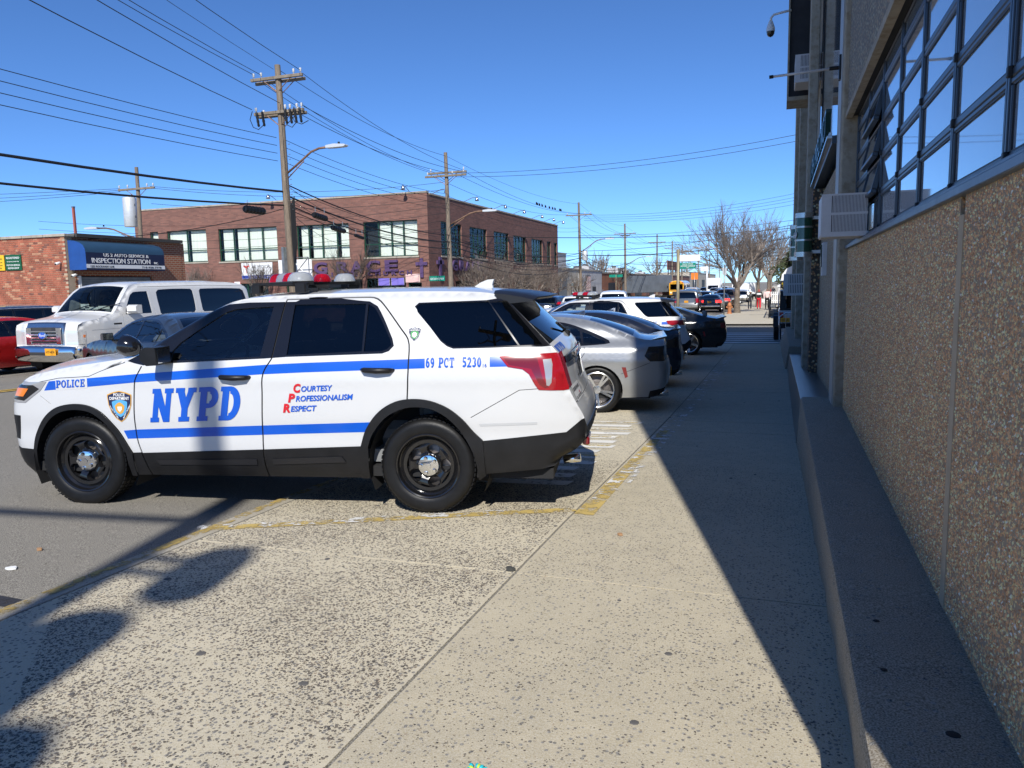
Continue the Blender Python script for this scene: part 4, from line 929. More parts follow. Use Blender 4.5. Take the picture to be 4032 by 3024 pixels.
M('pane', (.30, .37, .45), .04, coat=1, spec=1.0, var=.1, vs=2); M('ac_white', (.60, .585, .58), .45, var=.08, vs=5, grime=.15); M('slot', (.03, .03, .032), .8); M('green_enamel', (.004, .06, .03), .2, coat=.8); M('steel_band', (.55, .56, .57), .25, .9, var=.1)  # pane: pale blue base colour stands in for sky reflected in the glass
M('letter_green', (.012, .05, .045), .35, coat=.3); M('white_enamel', (.78, .78, .77), .3, coat=.3)
pb = thing('precinct_building', 'brown pebbledash police precinct building with blue-framed windows along the right', 'building', (.7, 1, 0))
def part(name, mat, *boxes, parent=pb, bev=0, off=(.7, 1, 0)):
    g = G()
    for a, b in boxes:
        g.box((a[0] - off[0], a[1] - off[1], a[2] - off[2]), (b[0] - off[0], b[1] - off[1], b[2] - off[2]), bev)
    return g.build(name, mat, parent)
XW = .644; TOP = 10.4
for y0, y1 in ((1.5, 3.29), (3.365, 7.565), (7.60, 8.5)): part('wall_panel', 'wall_pebbles', ((XW, y0, .36), (.9, y1, 2.0)))
part('joint_strip', 'sealant', ((XW - .004, 3.288, .40), (.88, 3.367, 1.93))); part('joint_strip', 'sealant', ((XW + .004, 7.562, .385), (.88, 7.603, 1.96))); part('joint_block', 'rough_stone', ((XW + .03, 3.3, 1.93), (.88, 3.36, 2.0)))
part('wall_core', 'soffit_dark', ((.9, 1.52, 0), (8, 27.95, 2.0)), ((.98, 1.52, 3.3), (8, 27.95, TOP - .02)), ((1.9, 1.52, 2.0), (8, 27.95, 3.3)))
part('end_wall', 'wall_pebbles', ((XW + .002, 1.485, .3), (8, 1.5, TOP))); part('end_wall', 'wall_pebbles', ((XW + .1, 27.95, -.6), (8, 28.0, TOP)))
part('shadow_pier', 'wall_pebbles', ((.625, .90, .3), (.98, 1.483, TOP)))  # unseen pier, added to straighten the building's shadow edge and shade the ledge
part('window_sill', 'flashing', ((.615, 1.5, 2.0), (.80, 8.52, 2.035)), ((.65, 1.5, 2.035), (.80, 8.51, 2.065)), bev=.004)
part('header_panel', 'wall_pebbles_grey', ((.60, 1.5, 3.33), (.98, 8.5, TOP))); part('header_edge', 'beige_concrete', ((.585, 1.5, 3.27), (.645, 8.5, 3.328)))
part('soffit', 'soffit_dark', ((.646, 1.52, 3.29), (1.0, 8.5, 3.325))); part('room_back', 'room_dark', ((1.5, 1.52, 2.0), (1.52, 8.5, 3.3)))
# window wall: mullions, transoms, one pane in each opening
MY = [1.55, 2.1, 3.0, 3.87, 4.73, 5.56, 6.45, 7.39, 8.42]; RZ = [2.066, 2.335, 2.605, 2.87, 3.14, 3.288]
for i, y in enumerate(MY): part('mullion', 'frame_blue', ((.690, y - .024, 2.066), (.76, y - .003, 3.288)), ((.690, y + .003, 2.066), (.76, y + .024, 3.288)), bev=.003)
for i in range(len(MY) - 1):
    y0, y1 = MY[i] + .025, MY[i + 1] - .025
    for k in range(5):
        z0, z1 = RZ[k], RZ[k + 1]; tilt = (i == 6 and k in (1, 2, 3)) 
        w = sub('window', pb, (.70 - .7, y0 - 1, z0 if not tilt else z1)); w.rotation_euler = (0, R(13) if tilt else 0, 0); dz = 0 if not tilt else -(z1 - z0); L = y1 - y0; H_ = z1 - z0
        g = G(); x0, x1 = -.006, .035
        g.box((x0, 0, dz), (x1, L, dz + .03), .004).box((x0, 0, dz + H_ - .022), (x1, L, dz + H_ - .002), .004).box((x0, .001, dz + .031), (x1, .02, dz + H_ - .023), .004).box((x0, L - .02, dz + .031), (x1, L - .001, dz + H_ - .023), .004); g.build('sash', 'frame_blue', w)
        g = G(); b_ = .006
        g.box((-.002, .02, dz + .03), (.02, L - .02, dz + .03 + b_)).box((-.002, .02, dz + H_ - .022 - b_), (.02, L - .02, dz + H_ - .022)).box((-.002, .02, dz + .037), (.02, .026, dz + H_ - .029)).box((-.002, L - .026, dz + .037), (.02, L - .02, dz + H_ - .029)); g.build('gasket', 'frame_edge', w)
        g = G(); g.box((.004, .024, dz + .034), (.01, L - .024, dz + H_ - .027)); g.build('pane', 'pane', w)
        if i < 6 and k < 3: g = G(); g.box((-.02, L - .012, dz + .0), (-.004, L + .012, dz + .035), .003); g.build('latch', 'frame_edge', w)
# pilasters and the entrance bay
part('pilaster', 'beige_concrete', ((.555, 8.5, .37), (.98, 9.1, TOP)), bev=.012); part('pilaster_strip', 'pale_strip', ((.545, 8.62, .38), (.5545, 9.08, TOP)))
part('caulk', 'white_enamel', ((.53, 8.46, .37), (.64, 8.5, .39)))
part('wall_panel', 'wall_pebbles', ((.60, 9.1, .2), (.98, 13.1, 3.0))); part('stone_pier', 'rough_stone', ((.47, 13.1, .05), (.75, 13.75, 3.1))); part('wall_panel', 'wall_pebbles', ((.62, 13.75, -.2), (.98, 21.5, 3.1)))
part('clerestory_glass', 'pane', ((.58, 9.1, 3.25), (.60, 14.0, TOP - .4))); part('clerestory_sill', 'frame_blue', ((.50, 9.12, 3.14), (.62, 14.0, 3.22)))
part('pilaster', 'beige_concrete', ((.40, 14.0, 0), (.54, 14.6, TOP)), bev=.012); part('wall_panel', 'beige_concrete', ((.6, 14.6, 3.1), (.98, 15.6, TOP)))
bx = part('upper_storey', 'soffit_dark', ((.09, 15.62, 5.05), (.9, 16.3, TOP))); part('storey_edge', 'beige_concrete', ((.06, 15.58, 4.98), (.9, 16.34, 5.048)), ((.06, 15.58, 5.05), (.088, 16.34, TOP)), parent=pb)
part('pilaster', 'beige_concrete', ((.42, 21.6, -.3), (.62, 22.3, TOP)), bev=.012); part('corner_column', 'beige_concrete', ((.40, 26.6, -.4), (.7, 27.98, TOP)), bev=.012); part('wall_panel', 'wall_pebbles', ((.6, 22.3, -.4), (.98, 26.6, TOP)))
part('wall_panel', 'wall_pebbles_grey', ((.6, 16.3, 3.1), (.98, 21.6, TOP)))
part('roof_edge', 'beige_concrete', ((.59, 1.46, TOP), (8, 28.0, TOP + .12)))
# letters standing on a rail above the entrance
rail = thing('entrance_lettering', 'row of dark green sign letters on a rail above the precinct entrance', 'sign', (.50, 9.2, 3.2))
g = G(); g.box((-.03, -.05, .03), (.0, 4.7, .06)).box((-.05, -.05, .0), (.10, 4.7, .028)); g.build('rail', 'steel_band', rail)
for i, ch in enumerate('69TH PRECINCT'):
    if ch != ' ': text('letter', ch, .40, 'letter_green', rail, Matrix.Translation((-.03, 4.5 - i * .355, .062)) @ Matrix.Rotation(R(-90), 4, 'Z') @ Matrix.Rotation(R(90), 4, 'X'), .03, .01)
# ledge along the foot of the wall
led = thing('wall_ledge', 'weathered dark concrete ledge along the foot of the pebbledash wall', 'ledge', (.3, 1, 0))
def ledge_seg(name, mat, ys, zt, xt, xb, parent, nose=.035):
    g = G(); n = 0; Vv = []
    for y in ys:
        z = zt(y); p = prof(y) - .05; Vv += [(xb(y) - .3, y - 1, p), (xt - .3 + .002, y - 1, z - nose * 1.2), (xt + nose * .35 - .3, y - 1, z - nose * .3), (xt + nose - .3, y - 1, z), (XW + .02 - .3, y - 1, z)]
    m = 5; F = [(i * m + j + 1, i * m + j, (i + 1) * m + j, (i + 1) * m + j + 1) for i in range(len(ys) - 1) for j in range(m - 1)] + [(4, 3, 2, 1, 0), tuple((len(ys) - 1) * m + j for j in range(5))]
    g.add(Vv, F); return g.build(name, mat, parent, 'auto')
ys1 = list(np.linspace(.9, 9.16, 44)); rj = lambda y: .004 * math.sin(y * 9) + .003 * math.sin(y * 23 + 1)
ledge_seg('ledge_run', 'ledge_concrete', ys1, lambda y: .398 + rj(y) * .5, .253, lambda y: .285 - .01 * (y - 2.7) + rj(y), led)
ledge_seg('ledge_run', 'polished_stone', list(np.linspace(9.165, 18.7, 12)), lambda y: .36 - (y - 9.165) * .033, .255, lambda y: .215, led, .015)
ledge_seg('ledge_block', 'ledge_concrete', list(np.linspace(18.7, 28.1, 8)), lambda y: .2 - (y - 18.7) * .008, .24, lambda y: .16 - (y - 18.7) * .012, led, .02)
tl = []
for (y, x, rr) in ((1.9, .42, .012), (2.35, .5, .016), (3.1, .38, .01), (1.65, .47, .02), (2.7, .36, .009)): tl.append((x, y, rr))
g = G()
for x, y, rr in tl: g.lathe([(0.0005, .003), (rr, .002), (rr * 1.3, 0)], 9, Matrix.Translation((x - .3, y - 1, .4)))
g.build('gum_spot', 'black_matt', led)['kind'] = 'stuff'
# stones of the wall near the camera
n = 85000; yy = 1.6 + 6.9 * rng.random(n) ** 1.15; zz = rng.uniform(.405, 1.99, n); ok = (np.abs(yy - 3.328) > .047) & (np.abs(yy - 7.58) > .02) & (yy < 8.48); yy, zz = yy[ok], zz[ok]
s_ = .0055 + .0065 * rng.random(len(yy)) ** 1.6; stones('wall_stones', np.stack([np.full(len(yy), XW + .001) - .7, yy - 1, zz], 1), s_, ((0, 0, 1), (0, 1, 0), (-1, 0, 0)), 'wall_stones', pb, .55)
# window air conditioners
def air_conditioner(label, x0, x1, y0, y1, z0, z1, rows=2, n=25):
    t = thing('air_conditioner', label, 'air conditioner', ((x0 + x1) / 2, y0, z0), 0, 'window air conditioners'); g = G(); w = x1 - x0; h = z1 - z0
    g.box((-w / 2, .008, .0), (w / 2, y1 - y0, h), .012); g.build('case', 'ac_white', t)
    f = G(); xa = -w / 2 + w * .22; f.box((xa + .0005, 0, 0), (w / 2, .006, h * .115)).box((xa + .0005, 0, h * .508), (w / 2, .006, h * .565)).box((xa + .0005, 0, h * .958), (w / 2, .006, h)).box((-w / 2, 0, 0), (xa, .006, h)); f.build('front_frame', 'ac_white', t)
    s = G(); 
    for r_ in range(rows):
        zz0 = h * (.12 + .45 * r_)
        for i in range(n):
            xx = -w / 2 + w * .24 + w * .75 * i / n; o = G(); o.box((xx, .001, zz0 - .001), (xx + w * .75 / n * .62, .0072, zz0 + h * .388)); o.build('louvre', 'ac_white', t)
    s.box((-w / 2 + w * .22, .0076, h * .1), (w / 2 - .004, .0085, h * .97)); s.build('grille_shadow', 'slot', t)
    return t
air_conditioner('beige air conditioner with vertical slots jutting from the near blue-framed windows', .312, .66, 6.85, 7.33, 2.045, 2.385)
air_conditioner('white air conditioner high on the precinct wall under the upper storey', .18, .60, 14.75, 15.4, 5.10, 5.56, 2, 14)
air_conditioner('grey air conditioner low behind the green police lanterns', .10, .60, 19.2, 19.8, 1.35, 1.85, 2, 10)
# green police lanterns
def lantern(label, x, y, z0, h, r_):
    t = thing('police_lantern', label, 'lantern', (x, y, z0), 0, 'green police lanterns'); g = G(); g.lathe([(0, .02), (r_ * .97, .02), (r_ * .97, h - .02), (0, h - .02)], 24); g.build('glass_drum', 'green_enamel', t, 'auto')
    for zz, hh, k in ((0, .075, 1.07), (h * .36, .028, 1.03), (h * .66, .028, 1.03), (h - .075, .075, 1.07)): q = G(); q.lathe([(r_ * .9, zz), (r_ * k, zz), (r_ * k, zz + hh), (r_ * .9, zz + hh)], 24, None, True); q.build('band', 'steel_band', t, 'auto')
    q = G(); q.box((r_ * .9, -.02, .05), (r_ + .16, .02, .1)).box((r_ * .9, -.02, h - .1), (r_ + .16, .02, h - .05)).box((r_ + .12, -.06, -.08), (r_ + .16, .06, h + .06)); q.build('bracket', 'white_enamel', t)
    text('lettering', '69', .13, 'white_enamel', t, Matrix.Translation((-r_ * 1.0, -r_ * .28, h * .43)) @ Matrix.Rotation(R(-72), 4, 'Z') @ Matrix.Rotation(R(90), 4, 'X'), .004, .02); return t
lantern('green police lantern with steel bands, the nearer of the two', .35, 13.0, 2.06, .67, .13); lantern('green police lantern with steel bands, the farther of the two', .33, 16.9, 2.10, .70, .14)
# camera arm, rod, sign plates
sc = thing('security_camera', 'white dome security camera on a gooseneck arm high on the precinct', 'security camera', (.08, 15.6, 6.55)); g = G()
g.tube([(.02, 0, .02), (-.15, 0, .0), (-.28, 0, -.02), (-.325, 0, -.07), (-.33, 0, -.14)], .022, 8); g.build('arm', 'white_enamel', sc, True); g = G(); g.lathe([(.03, -.12), (.06, -.2), (.075, -.25), (.075, -.31)], 16, Matrix.Translation((-.33, 0, 0))); g.build('housing', 'white_enamel', sc, True); g = G(); g.lathe([(.07, -.31), (.068, -.35), (.045, -.39), (0, -.41)], 16, Matrix.Translation((-.33, 0, 0))); g.build('camera_dome', 'gloss_black', sc, True)
rd = thing('banner_rod', 'thin white banner rod sticking out from the precinct pilaster', 'rod', (.555, 8.8, 3.83)); g = G(); g.tube([(-.08, 0, 0), (-.66, 0, -.02)], .013, 8); g.build('shaft', 'ac_white', rd, True); g = G(); g.tube([(-.66, 0, -.02), (-.70, 0, -.022)], .018, 8).tube([(-.12, 0, .002), (0, 0, .002)], .02, 8).box((-.03, -.05, -.12), (0, .05, .12), .005); g.build('bracket', 'black_plastic', rd)
sg_ = thing('door_keypad', 'small dark keypad box on the wall beneath the air conditioner', 'keypad', (.6, 11.4, 1.75)); g = G(); g.box((-.06, -.12, 0), (.06, .12, .45), .01); g.build('case', 'ac_white', sg_); g = G(); g.box((-.075, -.09, .12), (-.061, .09, .42), .004); g.build('screen', 'gloss_black', sg_)
# ================================================================ brick materials and the buildings opposite
def brick(name, c1, c2, mortar, bw, bh, mort=.012, bump=.3, vary=.35):
    m, nt, b = _nt(name); b.inputs['Roughness'].default_value = .85; b.inputs['Specular IOR Level'].default_value = .25
    g = nt.nodes.new('ShaderNodeNewGeometry'); sx = nt.nodes.new('ShaderNodeSeparateXYZ'); nt.links.new(g.outputs['Position'], sx.inputs[0])
    ad = nt.nodes.new('ShaderNodeMath'); ad.operation = 'ADD'; nt.links.new(sx.outputs[0], ad.inputs[0]); nt.links.new(sx.outputs[1], ad.inputs[1])
    cb = nt.nodes.new('ShaderNodeCombineXYZ'); nt.links.new(ad.outputs[0], cb.inputs[0]); nt.links.new(sx.outputs[2], cb.inputs[1])
    t = nt.nodes.new('ShaderNodeTexBrick'); nt.links.new(cb.outputs[0], t.inputs['Vector']); t.inputs['Scale'].default_value = 1.0
    t.inputs['Brick Width'].default_value = bw; t.inputs['Row Height'].default_value = bh; t.inputs['Mortar Size'].default_value = mort; t.inputs['Color1'].default_value = (*c1, 1); t.inputs['Color2'].default_value = (*c2, 1); t.inputs['Mortar'].default_value = (*mortar, 1); t.inputs['Bias'].default_value = -.1
    co = g.outputs['Position']; n = _noise(nt, co, .5, 5, .6, .3, .7); c = _mix(nt, n, t.outputs[0], _mix(nt, vary, t.outputs[0], (.06, .035, .03)))
    s = _noise(nt, co, 1.1, 6, .7, .66, .8, (1, 1, .25)); c = _mix(nt, s, c, _mix(nt, .35, c, (.5, .42, .36)))
    nt.links.new(c, b.inputs['Base Color']); _bump(nt, b, t.outputs['Fac'], -bump, .01); MATS[name] = m; return m
brick('brick_church', (.27, .125, .095), (.165, .08, .066), (.19, .125, .105), .42, .10, .012, .3, .3); brick('brick_shop', (.36, .10, .05), (.27, .075, .042), (.40, .30, .21), .225, .082, .016); brick('brick_orange', (.34, .11, .05), (.25, .08, .045), (.3, .2, .14), .4, .14, .02)
M('mortar', (.42, .32, .225), .9, var=.15, vs=2, world=True); M('stone_cap', (.36, .32, .26), .8, var=.2, vs=3, world=True); M('frame_green', (.008, .05, .03), .45, var=.2); M('blind', (.74, .75, .69), .7, var=.08, vs=2, aniso=(3, 3, .3)); M('blind_grey', (.45, .5, .5), .6, var=.2, vs=.8)
M('shop_dark', (.015, .016, .018), .6); M('purple', (.09, .05, .135), .5, var=.1); M('purple_pale', (.2, .16, .55), .5); M('pink_poster', (.7, .45, .42), .6, c2=(.8, .7, .6), vs=.6); M('navy_awning', (.006, .012, .05), .55, var=.15); M('blue_awning', (.012, .065, .26), .5, var=.12); M('teal_awning', (.022, .06, .11), .5, var=.1)
M('banner_white', (.75, .76, .77), .5, var=.04); M('banner_blue', (.02, .05, .30), .5); M('poster_red', (.75, .06, .05), .5); M('sign_green', (.006, .09, .035), .45); M('sign_teal', (.0, .22, .15), .4, coat=.3); M('sign_yellow', (.75, .48, .02), .45); M('sign_orange', (.75, .2, .02), .5); M('grey_stucco', (.42, .42, .43), .8, var=.15, vs=.8); M('tan_stucco', (.44, .40, .33), .8, var=.15, vs=.8); M('roller_grey', (.2, .215, .225), .5, .4, var=.2); M('tarpaper', (.05, .05, .05), .9)
glass('window_far', (.05, .06, .07), .02, 1.9)
def slab_box(name, mat, a, b, parent, o, bev=0): 
    g = G(); g.box(tuple(a[i] - o[i] for i in range(3)), tuple(b[i] - o[i] for i in range(3)), bev); return g.build(name, mat, parent)
# ---- the church: front faces the side street (-Y), long side faces the avenue (+X)
CX0, CX1, CY0, CY1, CZ0, CZ1 = -51.5, -24.35, 52.1, 87.3, -.75, 8.60; o = (-24.35, 52.1, -.7)
ch = thing('church_building', 'two-storey brown brick church with wide green-framed windows and purple lettering', 'building', o)
def wall_with_holes(name, mat, parent, axis, plane, lo, hi, z0, z1, holes, thick):
    """brick wall as a grid of blocks round real openings"""
    us = sorted({lo, hi, *[h[0] for h in holes], *[h[1] for h in holes]}); zs = sorted({z0, z1, *[h[2] for h in holes], *[h[3] for h in holes]}); g = G()
    def P(u, d, z): return (u, plane + d, z) if axis == 'x' else (plane - d, u, z)
    idx = {}
    def vid(p):
        k = tuple(round(q, 4) for q in p)
        if k not in idx: idx[k] = len(g.V); g.V.append(tuple(k[i] - o[i] for i in range(3)))
        return idx[k]
    solid = lambda u, z: not any(h[0] < u < h[1] and h[2] < z < h[3] for h in holes)
    for i in range(len(us) - 1):
        for j in range(len(zs) - 1):
            if solid((us[i] + us[i + 1]) / 2, (zs[j] + zs[j + 1]) / 2): g.F.append(tuple(vid(P(u, 0, z)) for u, z in ((us[i], zs[j]), (us[i + 1], zs[j]), (us[i + 1], zs[j + 1]), (us[i], zs[j + 1]))))
    for h in holes:
        c = [(h[0], h[2]), (h[1], h[2]), (h[1], h[3]), (h[0], h[3])]
        for k in range(4): a, b = c[k], c[(k + 1) % 4]; g.F.append(tuple(vid(q) for q in (P(*[a[0], 0, a[1]]), P(a[0], thick, a[1]), P(b[0], thick, b[1]), P(b[0], 0, b[1]))))
    return g.build(name, mat, parent)
def church_window(axis, plane, u0, u1, z0, z1, cols, rows, blind, sill=True, thick=.22, mat='frame_green', par=ch, oo=None):
    oo = oo or o; w = sub('window', par); 
    def B(g, ua, ub, da, db, za, zb):
        a, b = ((ua, plane + da, za), (ub, plane + db, zb)) if axis == 'x' else ((plane - db, ua, za), (plane - da, ub, zb)); g.box(tuple(a[i] - oo[i] for i in range(3)), tuple(b[i] - oo[i] for i in range(3)))
    f = G(); e = .07
    B(f, u0, u1, thick - .1, thick, z0, z0 + e); B(f, u0, u1, thick - .1, thick, z1 - e, z1); B(f, u0, u0 + e, thick - .1, thick, z0 + e, z1 - e); B(f, u1 - e, u1, thick - .1, thick, z0 + e, z1 - e); f.build('frame', mat, w)
    for c in cols[1:-1]: f = G(); uc = u0 + (u1 - u0) * c; B(f, uc - .045, uc + .045, thick - .09, thick - .001, z0 + e, z1 - e); f.build('mullion', mat, w)
    for r_ in rows[1:-1]: f = G(); zc = z0 + (z1 - z0) * r_; B(f, u0 + e, u1 - e, thick - .085, thick - .002, zc - .04, zc + .04); f.build('transom', mat, w)
    for c0, c1 in zip(cols[:-1], cols[1:]):
        for r0, r1 in zip(rows[:-1], rows[1:]):
            f = G(); B(f, u0 + (u1 - u0) * c0 + .05, u0 + (u1 - u0) * c1 - .05, thick - .05, thick - .045, z0 + (z1 - z0) * r0 + .05, z0 + (z1 - z0) * r1 - .05); f.build('pane', 'window_thin', w)
        if blind and random.random() < .93: f = G(); B(f, u0 + (u1 - u0) * c0 + random.choice((.03, .03, .25)), u0 + (u1 - u0) * c1 - .03, thick + .12, thick + .14, z0, z1 - .02); f.build('blind', blind, w)
    f = G(); B(f, u0 - .02, u1 + .02, thick + .5, thick + .52, z0 - .02, z1 + .02); f.build('room', 'shop_dark', w)
    if sill: f = G(); B(f, u0 - .08, u1 + .08, -.05, thick - .1, z0 - .12, z0 - .002); f.build('sill', 'stone_cap', w)
glass('window_thin', (.94, .96, .95), .01, 1.22)

FW = [(-49.95, -49.08, 4.2, 6.8, [0, 1]), (-48.18, -44.2, 4.2, 6.8, [0, .49, 1]), (-43.0, -37.4, 4.15, 6.75, [0, .25, .5, .74, 1]), (-35.6, -30.95, 4.12, 6.7, [0, .22, .48, .76, 1]), (-29.7, -25.2, 4.08, 6.7, [0, .27, .51, .73, 1])]
LW = [(-44.5, -38.5, .1, 2.35, [0, .2, .42, .66, 1]), (-29.6, -26.3, .6, 2.5, [0, .3, .62, 1]), (-26.1, -25.0, -.5, 2.1, [0, 1]), (-36.8, -31.0, .3, 2.4, [0, .25, .5, .75, 1])]
SW = [(54.4, 58.5, 4.12, 6.7), (60.2, 64.2, 4.1, 6.66), (66.0, 70.05, 4.1, 6.64), (71.4, 75.4, 4.05, 6.58), (77.2, 81.2, 4.03, 6.56), (82.9, 84.4, 4.0, 6.55), (85.8, 87.0, 4.0, 6.52)]
SL = [(57, 60.5, -.4, 2.2), (63, 68, .2, 2.2), (72, 77, .2, 2.2)]
wall_with_holes('front_wall', 'brick_church', ch, 'x', CY0, CX0, CX1, CZ0, CZ1, [w[:4] for w in FW + LW], .3)
wall_with_holes('side_wall', 'brick_church', ch, 'y', CX1, CY0 + .001, CY1, CZ0, CZ1 - .1, [w[:4] for w in SW + SL], .3)
slab_box('rear_wall', 'brick_church', (CX0, CY1 - .3, CZ0), (CX1 - .3, CY1, CZ1 - .2), ch, o); slab_box('end_wall', 'brick_church', (CX0, CY0 + .3, CZ0), (CX0 + .3, CY1, CZ1 - .2), ch, o); slab_box('roof', 'tarpaper', (CX0 + .3, CY0 + .3, CZ1 - .6), (CX1 - .3, CY1 - .3, CZ1 - .5), ch, o)
for i in range(14):
    a = CX0 + (CX1 - CX0) / 14 * i; slab_box('coping_stone', 'stone_cap', (a + .01, CY0 - .05, CZ1 - .02), (a + (CX1 - CX0) / 14 - .01, CY0 + .35, CZ1 + .1), ch, o)
for i in range(16):
    a = CY0 + .36 + (CY1 - CY0 - .36) / 16 * i; slab_box('coping_stone', 'stone_cap', (CX1 - .35, a + .01, CZ1 - .12), (CX1 + .05, a + (CY1 - CY0 - .36) / 16 - .01, CZ1 + .0), ch, o)
for (a, b, c, d, cols) in FW: church_window('x', CY0, a, b, c, d, cols, [0, .36, 1], 'blind')
for (a, b, c, d, cols) in LW: church_window('x', CY0, a, b, c, d, cols, [0, .5, 1] if b - a > 2 else [0, 1], None, False)
for (a, b, c, d) in SW: church_window('y', CX1, a, b, c, d, [0, .3, .55, .78, 1] if b - a > 2 else [0, .5, 1], [0, .36, 1], 'blind_grey')
for (a, b, c, d) in SL: church_window('y', CX1, a, b, c, d, [0, .33, .66, 1], [0, .6, 1], None, False)
g = G(); Mx = Matrix.Translation((0, 63.5 - 52.1, 4.75 + .7)) @ Matrix.Rotation(R(28), 4, 'Y'); g.box((-.02, -.6, -.9), (.05, .6, 0), 0, Mx); g.build('open_sash', 'frame_green', ch)
# lamps along the parapet
def roof_lamp(x, y, z, dx, dy):
    t = sub('parapet_lamp', ch, (x - o[0], y - o[1], z - o[2])); g = G(); g.lathe([(.0, .42), (.06, .41), (.08, .34), (.13, .26), (.17, .1), (.14, .09)], 12, Matrix.Translation((dx, dy, 0))); g.build('shade', 'alloy', t, True); g = G(); g.tube([(-dx * .4, -dy * .4, .1), (dx * .5, dy * .5, .36), (dx, dy, .36)], .025, 6); g.build('arm', 'steel_grey', t)
for x in (-51.0, -37.5, -25.9): roof_lamp(x, CY0, CZ1 + .1, 0, -.7)
for y in (53.8, 60.0, 67.0, 72.5, 78.5, 83.0, 86.9): roof_lamp(CX1, y, CZ1, .8, 0)
# church lettering
for word, x, z, sz, w in (('G', -34.1, 3.0, 1.15, 1.2), ('R', -32.2, 3.0, 1.15, 1.15), ('A', -30.9, 3.0, 1.15, 1.1), ('C', -29.5, 3.0, 1.15, 1.15), ('E', -28.0, 3.0, 1.15, 1.1)):
    text('church_letter', word, sz, 'purple', ch, face_minus_y((x - o[0] + w / 2, -.10, z - o[2])), .05, .03, 'CENTER', 0, 1, w)
for i, c in enumerate('BIBLE CHURCH'):
    if c != ' ': text('church_letter', c, .42, 'purple', ch, face_minus_y((-33.2 + i * .66 - o[0], -.06, 2.72 - o[2])), .03, .03, 'CENTER', 0, 1, .42 if c != 'I' else .12)
g = G(); g.box((-25.05 - o[0], -.12, 2.47 - o[2]), (-24.8 - o[0], -.03, 3.87 - o[2])).box((-25.4 - o[0], -.12, 3.36 - o[2]), (-25.05 - o[0], -.03, 3.6 - o[2])).box((-24.8 - o[0], -.12, 3.36 - o[2]), (-24.46 - o[0], -.03, 3.6 - o[2])); g.build('cross', 'purple', ch)
g = G(); g.box((.03, 1.6, 2.5 + .7), (.16, 1.95, 4.0 + .7)).box((.03, 1.2, 3.45 + .7), (.16, 2.35, 3.75 + .7)); g.build('cross', 'purple', ch)
for i, c in enumerate('GRACE'): text('church_letter', c, 1.1, 'purple', ch, face_plus_x((.10, 4.6 + i * 1.35, 3.05 + .7)), .06, .03, 'CENTER', 0, 1, 1.0)
bn = thing('medical_banner', 'white banner reading AK MEDICAL NYC on the church front', 'banner', (-39.4, 52.04, 2.7)); g = G(); g.box((-1.47, -.03, 0), (1.47, .0, 1.27)); g.build('sheet', 'banner_white', bn); g = G(); g.box((-1.46, -.036, .02), (1.46, -.031, .28)); g.build('stripe', 'banner_blue', bn)
text('lettering', 'AK MEDICAL', .36, 'ink', bn, face_minus_y((.45, -.034, .82)), .003, .0, 'CENTER', 0, 1, 1.8); text('lettering', 'NYC PC', .34, 'ink', bn, face_minus_y((.1, -.034, .42)), .003, .0, 'CENTER', 0, 1, 1.05); text('lettering', 'WALK-INS WELCOME', .14, 'white_enamel', bn, face_minus_y((.2, -.038, .1)), .003, .01, 'CENTER', 0, 1, 2.1)
g = G(); g.prism([(-1.02, .45), (-.98, .45), (-.97, .85), (-.7, 1.0), (-.8, 1.08), (-1.0, 1.02), (-1.2, 1.08), (-1.3, 1.0), (-1.03, .85)], -.04, -.031, 'y'); g.build('caduceus', 'poster_red', bn)
for nm, lb, x0, x1, z0, z1, mt in (('blank_board', 'blank white board on the church front behind the utility pole', -37.4, -34.3, 2.66, 4.1, 'banner_white'), ('pink_poster', 'faded pink poster above the church door', -26.3, -25.1, 2.13, 2.75, 'pink_poster'), ('purple_poster', 'purple poster in the church ground floor window, left one', -28.6, -27.6, 1.95, 2.48, 'purple_pale'), ('purple_poster', 'purple poster in the church ground floor window, right one', -27.5, -26.4, 1.95, 2.48, 'purple_pale'), ('notice', 'small red and white notice below the medical banner', -41.7, -41.1, 2.15, 2.5, 'banner_white')):
    t = thing(nm, lb, 'poster', ((x0 + x1) / 2, CY0 - .03, z0)); g = G(); g.box((-(x1 - x0) / 2, -.03, 0), ((x1 - x0) / 2, 0, z1 - z0)); g.build('sheet', mt, t); g = G()
    for xa in (-(x1 - x0) / 2, (x1 - x0) / 2 - .03): g.box((xa, -.036, 0), (xa + .03, -.031, z1 - z0))
    g.build('edge', 'poster_red' if nm == 'notice' else 'stone_cap', t)
# projecting sign frame by the near utility pole
t = thing('sign_frame', 'rusty empty projecting sign frame beside the near utility pole', 'sign', (-34.3, 51.9, 2.6)); g = G(); g.box((-1.5, -1.6, .3), (-1.3, -.1, 2.4)); g.build('panel', 'steel_grey', t); g = G()
for p in (((-1.2, -.9, 0), (-1.2, -.9, 1.6)), ((.4, -.9, 0), (.4, -.9, 1.6)), ((-1.2, -.9, 1.6), (.4, -.9, 1.6)), ((-1.2, -.9, 0), (.4, -.9, 0)), ((-1.2, -.9, 0), (.4, -.9, 1.6)), ((-1.2, -.9, 1.6), (.4, -.9, 0)), ((-.5, -.9, 0), (-.5, 0, -.6))): g.tube(p, .035, 6)
g.build('bracket', 'steel_grey', t)
